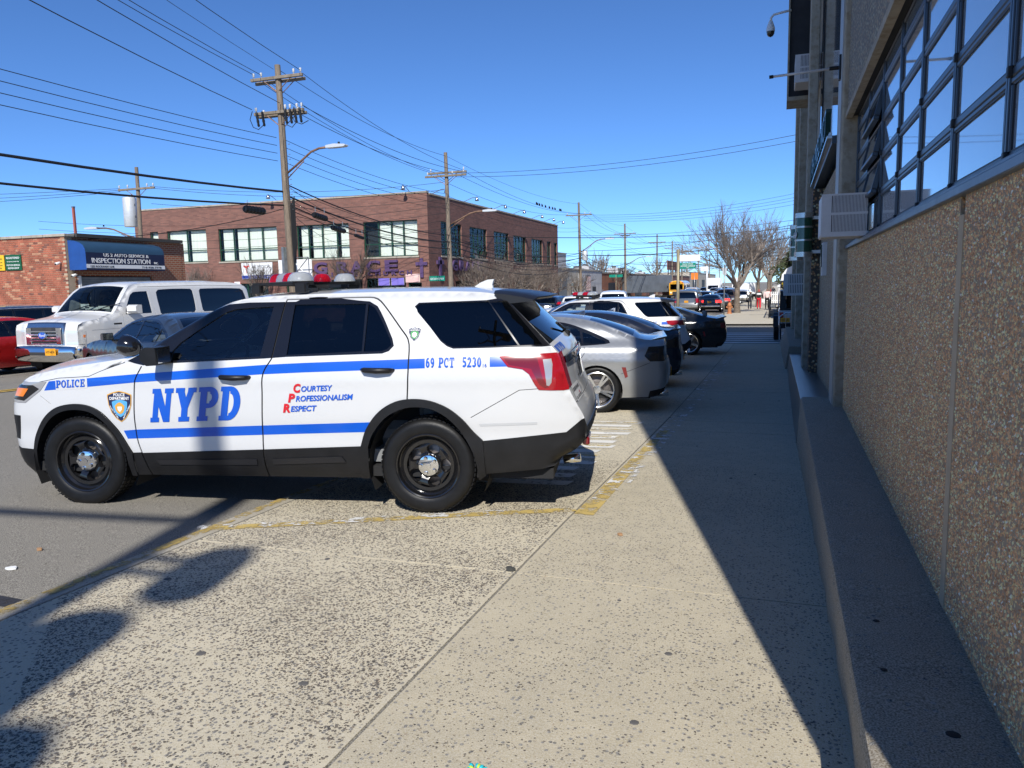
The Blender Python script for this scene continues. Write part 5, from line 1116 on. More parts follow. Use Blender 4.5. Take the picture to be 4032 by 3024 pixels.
# ---- the car repair shop
so = (-24.3, 21.3, -.4); rs = thing('repair_shop', 'low orange brick car repair shop at the left edge', 'building', so)
def RB(name, mat, a, b, bev=0): return slab_box(name, mat, a, b, rs, so, bev)
RB('wall', 'mortar', (-40, 21.306, -.5), (-24.31, 21.6, 3.80)); RB('wall', 'brick_shop', (-24.6, 21.6, 2.4), (-24.3, 27, 3.80)); RB('wall', 'brick_shop', (-24.6, 21.61, -.5), (-24.3, 21.75, 2.4)); RB('wall', 'brick_shop', (-24.6, 25.3, -.5), (-24.3, 27, 2.4)); RB('roof', 'tarpaper', (-40, 21.6, 3.5), (-24.6, 27, 3.6)); RB('side_wall', 'brick_shop', (-40, 27, -.5), (-24.31, 27.2, 3.8))
for i in range(6): RB('coping_stone', 'stone_cap', (-30.5 + i * 1.05, 21.24, 3.80), (-29.47 + i * 1.05, 21.66, 3.90), .01)
RB('coping_stone', 'stone_cap', (-40, 21.24, 3.8), (-30.52, 21.66, 3.9)); RB('fascia', 'tarpaper', (-24.55, 21.7, 3.8), (-24.15, 27, 3.93))
bm = mesh('brick', *(lambda g: (g.V, g.F))(G().box((.004, -.008, .004), (.212, .02, .069), .004))); bm.materials.append(MATS['brick_loose'] if 'brick_loose' in MATS else M('brick_loose', (.34, .105, .06), .85, var=.35, vs=2.5, world=True))
bm2 = mesh('brick', *(lambda g: (g.V, g.F))(G().box((.004, -.008, .004), (.104, .02, .069), .004))); bm2.materials.append(MATS['brick_loose']); cnt = 0; rest = G()
M('brick_dark', (.19, .07, .05), .85, var=.3, vs=1.5, world=True); M('brick_pale', (.44, .22, .13), .85, var=.2, vs=1.5, world=True)
cells = []
for r_ in range(50):
    z = 3.72 - r_ * .0765; head = r_ % 6 == 5; wd = .108 if head else .217; x = -24.52 - (wd / 2 if r_ % 2 else 0)
    while x > -28.3: cells.append((x, z, head)); x -= wd
vis = [c for c in cells if c[1] > 1.55 and c[0] > -27.6]; chosen = set(random.sample(vis, min(295, len(vis))))
for c in cells:
    x, z, head = c
    if c in chosen:
        b_ = link('brick', bm2 if head else bm, None, rs, (x - so[0], 21.305 - so[1] + random.uniform(-.003, .001), z - so[2])); q = random.random()
        if q < .3: b_.material_slots[0].link = 'OBJECT'; b_.material_slots[0].material = MATS['brick_dark' if q < .13 else 'brick_pale']
    else:
        d = random.uniform(-.003, .001); rest.box((x + .004 - so[0], 21.297 - so[1] + d, z + .004 - so[2]), (x + (.104 if head else .212) - so[0], 21.325 - so[1], z + .069 - so[2]))
rest.build('brickwork', 'brick_loose', rs)['kind'] = 'stuff'
RB('door_opening', 'shop_dark', (-24.58, 21.75, -.5), (-24.4, 25.3, 2.4))
for i in range(9): RB('shutter_slat', 'roller_grey', (-24.4, 21.8, 1.55 + i * .09), (-24.37 + .01 * (i % 2), 25.25, 1.635 + i * .09))
RB('door_post', 'white_enamel', (-24.35, 21.72, -.4), (-24.24, 21.82, 2.4))
# awning
aw = thing('shop_awning', 'navy blue awning lettered US 2 AUTO SERVICE over the repair shop door', 'awning', (-24.28, 21.4, 2.6)); pf = [(0, 0), (.80, 0), (.80, .62), (.78, .75), (.70, .88), (.55, .97), (.3, 1.04), (0, 1.07)]; L = 3.75
g = G(); g.prism(pf[:3] + [(.0, .62)], .001, L, 'y'); g.build('front_panel', 'navy_awning', aw); g = G(); n = len(pf) - 2; Vv = [(a, 0.002, b) for a, b in pf[2:]] + [(a, L - .002, b) for a, b in pf[2:]]; g.add(Vv, [(i, i + 1, i + 1 + n, i + n) for i in range(n - 1)]); g.build('hood_top', 'teal_awning', aw, True)
for yy in (0, L): g = G(); g.prism(pf, yy - .004 if yy == 0 else yy, yy if yy == 0 else yy + .004, 'y'); g.build('end_panel', 'blue_awning', aw)
g = G(); g.box((.803, .0, .06), (.808, L, .2)); g.build('white_band', 'banner_white', aw)
text('lettering', 'US 2 AUTO SERVICE &', .165, 'banner_white', aw, face_plus_x((.806, 1.85, .485)), .004, .006, 'CENTER', 0, 1, 2.15); text('lettering', 'INSPECTION STATION', .25, 'banner_white', aw, face_plus_x((.806, 1.62, .25)), .004, .012, 'CENTER', 0, 1, 2.75); text('lettering', 'INC.', .11, 'banner_white', aw, face_plus_x((.806, 3.3, .255)), .004, .02)
text('lettering', '1253 ROCKAWAY AVE', .10, 'ink', aw, face_plus_x((.81, .68, .085)), .003, .01, 'CENTER', 0, 1, 1.05); text('lettering', '718-928-7778', .10, 'ink', aw, face_plus_x((.81, 3.05, .085)), .003, .01, 'CENTER', 0, 1, 1.0)
for nm, lb, x0, x1, mt, words in (('repair_shop_sign', 'green sign reading REGISTERED MOTOR VEHICLE REPAIR SHOP on the brick wall', -27.25, -26.45, 'sign_green', (('REGISTERED', .42, .10, .66), ('BY THE STATE OF NEW YORK', .3, .05, .6), ('MOTOR VEHICLE', .16, .085, .66), ('REPAIR SHOP', .05, .085, .56))), ('inspection_sign', 'yellow official inspection station sign at the left picture edge', -28.1, -27.3, 'sign_yellow', (('OFFICIAL', .4, .1, .64), ('NEW YORK STATE', .28, .05, .6), ('INSPECTION', .17, .06, .6), ('STATION', .06, .085, .5)))):
    t = thing(nm, lb, 'sign', ((x0 + x1) / 2, 21.28, 2.66)); g = G(); g.box((-(x1 - x0) / 2, -.03, 0), ((x1 - x0) / 2, 0, .57), .006); g.build('board', mt, t)
    for w_, z, s_h, ww in words: text('lettering', w_, s_h, 'banner_white' if mt == 'sign_green' else 'ink', t, face_minus_y((0, -.033, z)), .002, .01, 'CENTER', 0, 1, ww)
for i, (x, y, z) in enumerate(((-24.55, 21.22, 2.85), (-24.2, 21.55, 2.42))):
    t = thing('shop_camera', ('white bullet camera on the brick corner under the awning', 'white dome camera beside the repair shop door')[i], 'security camera', (x, y, z)); g = G(); g.tube([(0, .08, .02), (0, 0, .02), (0, -.16, -.03)], [.02, .045, .05], 10); g.build('housing', 'white_enamel', t, True); q = G(); q.tube([(0, -.161, -.03), (0, -.17, -.033)], .035, 10); q.build('lens', 'gloss_black', t, True)
# ---- further buildings down the avenue
def block(name, label, x0, x1, y0, y1, z1, mat, wins=(), extra=None, base=-1.0):
    oo = (x1, y0, base); t = thing(name, label, 'building', oo, 0, 'low buildings far down the avenue'); g = G(); g.box((x0 - x1, 0, 0), (0, y1 - y0, z1 - base)); g.build('wall', mat, t)
    g = G(); g.box((x0 - x1 - .1, -.1, z1 - base), (.1, y1 - y0 + .1, z1 - base + .18)); g.build('parapet', 'stone_cap', t)
    for (a, b, c, d, mt) in wins:
        w = G(); w.box((.002, a - y0, c - base), (.06, b - y0, d - base)); f = w.build('window', 'frame_edge', t); q = G(); q.box((.061, a - y0 + .1, c - base + .1), (.07, b - y0 - .1, d - base - .1)); q.build('pane', mt, f)
    return t
block('white_workshop', 'pale grey two-bay workshop with roller shutter next to the church', -34, -24.6, 87.6, 98, 3.6, 'tan_stucco', ((88.2, 92, -.8, 2.6, 'roller_grey'), (94, 95.3, .6, 2, 'window_far')))
block('grey_workshop', 'light grey rendered workshop with a poster beside the brick warehouse', -36, -24.4, 98.2, 111, 3.55, 'grey_stucco', ((101, 103.8, .8, 2.9, 'pink_poster'), (105, 107, -.8, 1.4, 'shop_dark')))
block('upper_block', 'pale tall block rising behind the grey workshop', -42, -30, 90, 112, 6.2, 'grey_stucco', ((94, 96, 4, 5.4, 'window_far'),))
block('brick_warehouse', 'low red brick warehouse beyond the grey workshop', -36, -24.5, 111.4, 150, 3.3, 'brick_orange', ((116, 121, .2, 1.9, 'shop_dark'), (127, 130, .2, 1.9, 'shop_dark'), (139, 146, -.9, 2.4, 'shop_dark')))
block('dark_warehouse', 'dark brown long warehouse at the far end of the avenue', -36, -24.6, 151, 230, 3.4, 'brick_church', ((156, 162, -.9, 2.2, 'shop_dark'), (175, 182, .2, 2.2, 'window_far'), (200, 207, -.9, 2.2, 'shop_dark')))
block('far_shop', 'tan far-off shop with sign bands beyond the warehouse', -36, -24.8, 231, 330, 4.6, 'tan_stucco', ((240, 250, -.8, 2.5, 'shop_dark'), (270, 280, -.8, 2.5, 'shop_dark')))
for i in range(7):
    y = 114 + i * 9.5; g = G(); t = thing('rooftop_unit', 'grey rooftop vent unit on the low warehouses', 'rooftop unit', (-29 - (i % 3), y, 3.48), 0, 'rooftop units'); g.box((-1, -1.2, 0), (1, 1.2, .7 + .5 * (i % 2)), .05); g.build('case', 'grey_stucco', t); g = G(); g.lathe([(.4, .7 + .5 * (i % 2)), (.45, 1.0 + .5 * (i % 2)), (0, 1.1 + .5 * (i % 2))], 10); g.build('vent', 'steel_grey', t)
t = thing('billboard_frame', 'dark rooftop billboard frame above the far warehouse', 'billboard', (-25, 186, 3.6)); g = G(); g.box((-.2, 0, 1.2), (0, 24, 3.4)); g.build('board', 'brick_dark', t); g = G()
for i in range(6): g.tube([(0, 1 + i * 4.4, 0), (0, 1 + i * 4.4, 3.4)], .12, 5)
g.build('frame', 'frame_edge', t)
# right-hand side beyond the side street
block('corner_shop', 'shop with a white awning and yellow number board past the side street', 1.2, 12, 44.5, 62, 4.5, 'tan_stucco', (), None)
t = thing('corner_awning', 'pale dome awning with a yellow phone number over the far corner shop', 'awning', (1.2, 49, 1.7)); g = G(); pf = [(0, 0), (-1.1, 0), (-1.05, .35), (-.8, .7), (-.4, .9), (0, .95)]; g.prism(pf, 0, 4, 'y'); g.build('hood', 'banner_white', t); g = G(); g.box((-1.13, -.01, -.45), (0, 4, -.01)); g.build('valance', 'ink', t); text('lettering', '927-4627', .38, 'sign_yellow', t, face_minus_y((-.55, -.03, -.38)), .004, .02, 'CENTER', 0, 1, 1.0)
t = thing('porch_awning', 'small white porch awning over dark railings beyond the corner shop', 'awning', (2.0, 57, 1.5)); g = G(); g.prism([(0, 0), (-2.1, -.25), (-2.1, -.12), (-.3, .55), (0, .6)], 0, 3, 'y'); g.build('hood', 'banner_white', t); g = G()
for yy in (0.1, 2.9): g.tube([(-2.0, yy, -.2), (-2.0, yy, -2.1)], .05, 6)
g.build('post', 'white_enamel', t)
t = thing('iron_railing', 'black iron railing along the far pavement by the porch', 'railing', (-.55, 50, prof(54))); 
for i in range(26): g = G(); g.tube([(0, i * .5, 0), (0, i * .5, 1.15)], .018, 5); g.build('bar', 'frame_edge', t)
g = G(); g.box((-.03, 0, 1.12), (.03, 12.5, 1.17)).box((-.02, 0, .1), (.02, 12.5, .14)); g.build('rail', 'frame_edge', t)
t = thing('white_fence', 'low white picket fence beyond the walking people', 'fence', (-1.6, 92, prof(92)))
for i in range(16): g = G(); g.box((i * .2, -.02, 0), (i * .2 + .1, .02, 1.35)); g.build('picket', 'white_enamel', t)
g = G(); g.box((0, .021, .3), (3.1, .05, .4)).box((0, .021, 1.0), (3.1, .05, 1.1)); g.build('rail', 'white_enamel', t)
block('house_row', 'row of low houses behind the far right pavement trees', 4, 16, 64, 150, 5.5, 'brick_orange', ((66, 68, 1, 3, 'window_far'), (74, 76, 1, 3, 'window_far'), (84, 86, 1, 3, 'window_far')))
# ================================================================ utility poles, lamps and wires
M('pole_wood', (.21, .165, .12), .85, var=.35, vs=2.5, bump=.5, bs=14, aniso=(6, 6, .6), c2=(.14, .11, .085)); M('arm_wood', (.20, .165, .125), .85, var=.3, vs=3, bump=.4, bs=20); M('insulator', (.5, .5, .49), .3, coat=.4); M('wire_black', (.012, .012, .013), .6); M('rust_steel', (.22, .13, .085), .6, .4, var=.3); M('lamp_grey', (.62, .64, .65), .4, .3); M('can_grey', (.55, .57, .58), .4, .2, var=.08)
PX = -21.1
def utility_pole(label, x, y, top, arms=(), lean=0, lamp=None, cans=(), r0=.19, riser=False, armdir='x'):
    zb = prof(y) + .02; t = thing('utility_pole', label, 'utility pole', (x, y, zb), 0, 'wooden utility poles'); H_ = top - zb; k = 7
    g = G(); g.tube([(lean * i / k, .02 * math.sin(i * 1.3), H_ * i / k) for i in range(k + 1)], [r0 * (1 - .38 * i / k) for i in range(k + 1)], 12); g.build('shaft', 'pole_wood', t, 'auto')
    for (az, half, dy, ins) in arms:
        a = sub('crossarm', t, (lean * (az - zb) / H_, dy, az - zb), (0, 0, 0 if armdir == 'x' else R(90))); g = G(); g.box((-half, -.06, -.065), (half, .06, .065), .01); g.build('beam', 'arm_wood', a)
        g = G(); g.tube([(-half * .55, .0, -.05), (0, -dy * .3, -.6)], .02, 5).tube([(half * .55, .0, -.05), (0, -dy * .3, -.6)], .02, 5); g.build('brace', 'rust_steel', a)
        for q in ins: g = G(); g.lathe([(.0, .24), (.045, .22), (.06, .17), (.04, .13), (.06, .1), (.02, .06), (.02, 0)], 8, Matrix.Translation((q, 0, .065))); g.build('insulator', 'insulator', a, True)
    if lamp:
        lz, reach, rise, dy = lamp; b = sub('street_lamp', t, (lean * (lz - zb) / H_, 0, lz - zb)); g = G(); pts = [(.1, 0, 0), (reach * .35, dy * .35, rise * .45), (reach * .62, dy * .62, rise * .86), (reach * .8, dy * .8, rise * .98), (reach, dy, rise)]; g.tube(pts, .05, 8); g.tube([(.1, 0, -.25), (reach * .45, dy * .45, rise * .5)], .025, 6); g.build('lamp_arm', 'rust_steel', b, True)
        g = G(); L = .95; pr = [(-.05, -.05), (-.05, .06), (.35, .10), (.9, .05), (.95, .0), (.85, -.05), (.3, -.06)]; ang = math.atan2(dy, reach); g.prism(pr, -.15, .15, 'y', Matrix.Translation((reach, dy, rise)) @ Matrix.Rotation(ang, 4, 'Z')); g.build('lamp_head', 'lamp_grey', b); g = G(); g.lathe([(.05, 0), (.05, .1), (0, .11)], 8, Matrix.Translation((reach + .55, dy, rise + .08))); g.build('photocell', 'black_plastic', b)
    for (cz, dx, dy, h, rr) in cans:
        c = sub('transformer', t, (dx, dy, cz - zb)); g = G(); g.lathe([(0, 0), (rr * .95, 0), (rr, .04), (rr, h - .06), (rr * .9, h), (0, h + .05)], 16); g.build('tank', 'can_grey', c, 'auto'); g = G(); g.box((-dx * .8 - .05, -.05, h * .3), (-dx * .2, .05, h * .38)).box((-dx * .8 - .05, -.05, h * .7), (-dx * .2, .05, h * .78)); g.build('hanger', 'steel_grey', c); g = G(); g.lathe([(.03, h), (.05, h + .08), (.03, h + .2), (0, h + .22)], 8, Matrix.Translation((rr * .5, 0, 0))); g.build('bushing', 'insulator', c, True)
    if riser:
        for q in range(5): g = G(); g.tube([(.16 + .02 * q, -.14 + .05 * q, z) if z != 2.8 else (.24 - .05 * q, -.2 + .06 * q, z) for z in (0, 1.5, 2.8, 4.2, 5.4, 6.0 + .1 * q)], .022 + .006 * (q % 2), 6); g.build('riser_cable', 'wire_black', t)
        for q in range(14): g = G(); g.box((.14, -.06, 7.0 + q * .22 - 1.2), (.22, -.02, 7.03 + q * .22 - 1.2)); g.build('bracket_step', 'steel_grey', t)
    return t
utility_pole('tall wooden utility pole with double crossarms and street lamp, nearest one in view', PX, 30.45, 11.67, ((11.1, 1.35, -.13, (-1.2, -.8, .9, 1.25)), (11.0, 1.3, .13, ()), (9.62, 1.3, -.14, (-1.2, .35, .6, .95, 1.2)), (9.55, 1.25, .14, (-1.0, .8))), -.22, (6.95, 2.3, 1.0, .0), (), .21, True)
sw = thing('line_switches', 'cluster of dark cut-out switches under the lower crossarm of the nearest pole', 'switchgear', (PX - .2, 30.2, 9.3))
for q in (-1.05, -.75, .45, .7, .95, 1.2):
    g = G(); g.lathe([(.03, -.35), (.06, -.3), (.05, -.2), (.065, -.12), (.05, -.02), (.065, .06), (.05, .16), (.06, .24), (.02, .3)], 8, Matrix.Translation((q, 0, .1)) @ Matrix.Rotation(R(12), 4, 'X')); g.build('cut_out', 'frame_edge', sw, True)
for q0, q1, zz in ((-1.3, -.75, -.25), (.5, 1.0, -.3), (.9, 1.6, -.2)): g = G(); g.tube([(q0, 0, .45), (q0 - .15, 0, .1), (q0, 0, zz), ((q0 + q1) / 2, 0, zz - .12), (q1, 0, -.2)], .018, 5); g.build('jumper', 'wire_black', sw)
utility_pole('wooden utility pole with two crossarms in front of the church corner', PX, 48.6, 10.64, ((9.1, 1.5, -.15, (-1.3, .5, 1.3)), (9.35, 1.4, .15, (-1.2, 1.2))), -.15, (5.9, 2.5, .8, .2), ())
utility_pole('wooden utility pole with one crossarm just right of the church', PX, 85.2, 10.8, ((9.4, 1.5, -.12, (-1.3, 0.7, 1.3)),), -.2, (5.3, 2.9, 1.4, .3), ((4.4, .5, -.1, 1.0, .32),))
utility_pole('wooden utility pole in front of the red brick warehouse', PX, 112, 10.3, ((8.85, 1.6, -.12, (-1.3, 1.3)), (8.6, .7, .12, ())), -.1, (4.4, 3.0, 1.1, .2))
for i, (y, tp) in enumerate(((142.6, 10.5), (163.8, 10.3), (181, 10.2), (218.5, 10.2), (255, 10.2), (300, 10.2))):
    utility_pole(('weathered utility pole above the grey container truck', 'utility pole just left of the yellow school bus', 'utility pole behind the green street sign post', 'small far utility pole beyond the street sign', 'distant utility pole near the white trucks', 'most distant utility pole at the end of the avenue')[i], PX, y, tp, ((tp - 1.45, 1.6, -.12, (-1.3, 1.3)),))
utility_pole('wooden utility pole with grey transformer behind the repair shop roof', -40, 40.8, 9.9, ((8.5, 1.5, -.12, (-1.4, -.7, .9, 1.4)),), .2, (5.2, -3.2, .9, -.4), ((6.1, -.6, 0, 1.9, .42),), .18, False)
utility_pole('utility pole standing behind the photographer, seen only by its shadow', -1.37, -6.2, 13.4, ((12.6, 1.3, -.12, (-1.2, 1.2)),), 0, None, ((8.4, .62, 0, .5, .22), (5.2, .36, .1, 2.65, .27), (4.5, .78, -.1, 2.7, .27)), .17)
utility_pole('slim utility pole hidden behind the precinct building', 2.4, 45.5, 10.5, ((9.6, 1.4, -.1, (-1.2, 1.2)),))
wire_n = [0]
def wire(a, b, sag, r_, label, nm='overhead_wire', n=14):
    a, b = Vector(a), Vector(b); g = G(); P = [a.lerp(b, i / n) - Vector((0, 0, sag * 4 * (i / n) * (1 - i / n))) for i in range(n + 1)]; g.tube([p - a for p in P], r_, 5, False)
    o_ = g.build(nm, 'wire_black', None, True, a); tag(o_, label, 'cable' if r_ > .025 else 'wire', 'overhead wires along the avenue'); return o_
yn = -8
wire((-1.37, -6.2, 9.45), (-24, -8.0, 9.2), .35, .06, 'cable bundle crossing the street behind the photographer, seen by its shadow')
for dx, z in ((-1.2, 11.35), (-.8, 11.3), (1.25, 11.3)): wire((PX - .22 + dx, 30.3, z), (-4.4 + dx, -30, 11.9), 1.2, .013, 'thin wire running from the nearest pole top over the street to the upper left')
wire((PX - .4, 30.4, 11.5), (-4.4, -30, 12.2), 1.0, .009, 'thin wire running from the nearest pole top over the street to the upper left')
wire((PX - 1.6, 30.3, 9.85), (-5.4, -30, 11.0), 1.1, .016, 'thick wire feeding the switches on the nearest pole from the upper left'); wire((PX - .1, 30.3, 10.0), (-4.0, -30, 11.2), 1.1, .014, 'thick wire feeding the switches on the nearest pole from the upper left')
for i in range(4): wire((PX - .45, 30.4, 8.55 - .34 * i), (PX + .1, yn, 9.0 - .34 * i), .55, .013, 'one of four parallel wires running left from the middle of the nearest pole')
wire((PX - .2, 30.4, 6.15), (PX + .3, yn, 6.5), .6, .05, 'thick black cable bundle running left from the nearest pole, the upper one'); wire((PX - .2, 30.4, 5.55), (PX + .3, yn, 5.7), .75, .04, 'thick black cable running left from the nearest pole, the lower one')
for dx, z, zz in ((-1.2, 11.2, 9.4), (-.8, 11.2, 9.35), (1.25, 11.2, 9.4), (0, 11.5, 10.4)): wire((PX - .22 + dx, 30.5, z), (PX - .1 + dx, 48.5, zz), .45, .012, 'thin wire between the tops of the two nearest poles')
for i in range(4): wire((PX - .2, 30.5, 8.5 - .34 * i), (PX, 48.5, 7.9 - .32 * i), .35, .012, 'one of the parallel secondary wires between the two nearest poles')
wire((PX + 1.0, 30.5, 9.8), (PX + 1.2, 48.5, 9.3), .4, .014, 'wire from the lower crossarm to the pole at the church corner'); wire((PX + .4, 30.5, 9.7), (PX + .4, 48.5, 9.2), .4, .014, 'wire from the lower crossarm to the pole at the church corner')
for i, (z, zz, r_) in enumerate(((6.5, 5.2, .03), (6.0, 4.75, .04), (5.6, 4.3, .03), (5.4, 3.9, .02))): wire((PX - .15, 30.5, z), (PX, 48.5, zz), .45, r_, 'thick black cable sloping right across the church front')
for j, (y0, y1, z0, z1) in enumerate(((48.7, 85, 0, .2), (85.4, 111.8, .2, -.4), (112.2, 142.4, -.4, -.3), (142.8, 163.6, -.3, -.4), (164, 180.8, -.4, -.5), (181.2, 218, -.5, -.5))):
    lb = ('wires strung from the church corner pole to the pole beyond the church', 'wires between the third pole and the brick warehouse pole', 'wires further along the avenue above the warehouses', 'wires further along the avenue above the warehouses', 'wires further along the avenue above the warehouses', 'wires further along the avenue above the warehouses')[j]
    for dx, z, sg_, r_ in ((-1.3, 9.3, .8, .013), (1.3, 9.3, .8, .013), (.5, 9.3, .7, .013), (0, 10.4, .6, .01), (0, 7.8, .7, .012), (0, 7.4, .7, .012), (.05, 5.0, .8, .03), (.05, 4.5, .9, .035), (.05, 4.0, .7, .025)):
        wire((PX + dx - .1, y0, z + z0), (PX + dx - .1, y1, z + z1), sg_, r_, lb)
for z, zz in ((9.25, 9.7), (9.0, 9.35)): wire((PX + .6, 48.6, z), (2.4, 45.5, zz), .55, .013, 'thin wire crossing the whole avenue from the church corner pole to the right')
for i, (z, zz) in enumerate(((9.4, 10.6), (9.2, 10.2), (9.0, 9.9), (8.8, 9.5))): wire((PX + .4, 85.2, z), (6, 78, zz), .9, .014, 'thin wire crossing the avenue from the third pole towards the bare tree')
wire((PX, 85.2, 5.0), (5, 74, 6.2), .8, .045, 'heavy black cable crossing the avenue in front of the bare tree'); wire((PX, 48.6, 5.2), (5, 74, 6.6), .6, .025, 'heavy black cable crossing the avenue in front of the bare tree')
for z, zz, x2, y2 in ((8.6, 9.4, -75, 30), (8.5, 8.9, -75, 32), (8.4, 8.6, -75, 34)): wire((-41.2, 40.7, z), (x2, y2, zz), .5, .014, 'thin wire running left from the transformer pole')
for z, zz in ((8.6, 8.7), (8.5, 8.2), (7.5, 7.6)): wire((-38.7, 40.7, z), (PX - .3, 48.5, zz), .5, .013, 'thin wire from the transformer pole to the church corner pole')
wire((-24.6, 21.5, 3.7), (PX - .3, 30.4, 5.4), .3, .016, 'service cable from the repair shop roof to the nearest pole'); wire((PX - .3, 30.4, 5.6), (-25, 52, 4.9), .3, .014, 'service wire from the nearest pole to the church front')
for dz in (0, .35): wire((PX, 48.5, 6.6 - dz), (-24.4, 56, 7.5 - dz), .2, .014, 'short service wire from the corner pole to the church side wall')
rw = random.Random(4)
for i in range(16):
    y = (85, 112, 142, 164, 181, 112, 142)[i % 7]; z = 4.2 + .42 * (i % 11); wire((PX + rw.uniform(-.3, .3), y, z), (rw.uniform(3, 9), y - rw.uniform(2, 22), z + rw.uniform(-.2, 1.6)), rw.uniform(.4, 1.2), rw.choice((.014, .018, .024)), 'one of many wires crossing the avenue in the distance')
for i in range(8): wire((PX + rw.uniform(-.2, .2), 30.5, 6.4 - .25 * i), (CX1 + .05 if i % 2 else -27 - i, 57 + 3 * i if i % 2 else CY0 - .03, 5.2 + .4 * (i % 4)), .5, .012, 'thin service wire fanning from the nearest pole to the church')
for i in range(6): wire((PX, 48.6, 5.4 - .3 * i), (PX + .1, 85.2, 5.2 - .25 * i), .5 + .15 * i, .016 + .006 * (i % 3), 'sagging telephone cable along the church side')
for i in range(4): wire((PX, 48.6, 7.2 - .5 * i), (-55, 46, 7.5 - .6 * i), .8, .013, 'thin wire running left from the church corner pole in front of the church')
# splice cases hanging on the cables and a coil
for i, (y, dx, z, L, rr) in enumerate(((28.2, -.2, 5.15, 1.3, .17), (32.6, .2, 5.25, 1.1, .15), (34.2, .2, 4.75, 1.2, .13), (36.2, .2, 4.5, .9, .09))):
    t = thing('splice_case', ('black ribbed splice case hanging left of the nearest pole', 'black splice case hanging just right of the nearest pole', 'long black splice case on the sloping cable right of the pole', 'small cable clamp at the right end of the splice cases')[i], 'splice case', (PX + dx, y, z)); g = G(); n = 12; pts = [(0, L * k / n - L / 2, -.06 * (y > 30) * k / n * 2) for k in range(n + 1)]; g.tube(pts, [rr * (.7 if k in (0, n) else (1 if k % 2 else .9)) for k in range(n + 1)], 10); g.build('case', 'black_plastic', t); g = G()
    for yy in (-L * .35, L * .35): g.tube([(0, yy, rr), (0, yy, rr + .22)], .015, 5)
    g.build('hanger', 'steel_grey', t)
bd = G()
for i in range(10):
    f = (.16, .17, .2, .24, .29, .35, .40, .44, .52, .54)[i]; y = 48.7 + (85 - 48.7) * (.35 + .35 * f / .55 * .9); k = (y - 48.7) / (85 - 48.7); z = 9.3 + .2 * k - .8 * 4 * k * (1 - k)
    t = thing('bird', 'small dark pigeon perched on the wire beside the church', 'bird', (PX + 1.2, y, z + .01), 0, 'birds on the wire'); g = G(); g.lathe([(0, -.17), (.05, -.12), (.08, 0), (.06, .09), (.0, .16)], 8, Matrix.Translation((0, 0, .1)) @ Matrix.Rotation(R(60), 4, 'X')); g.build('body', 'wire_black', t, True); g = G(); g.lathe([(0, -.04), (.04, 0), (0, .05)], 6, Matrix.Translation((0, -.12, .2))); g.build('head', 'wire_black', t, True)
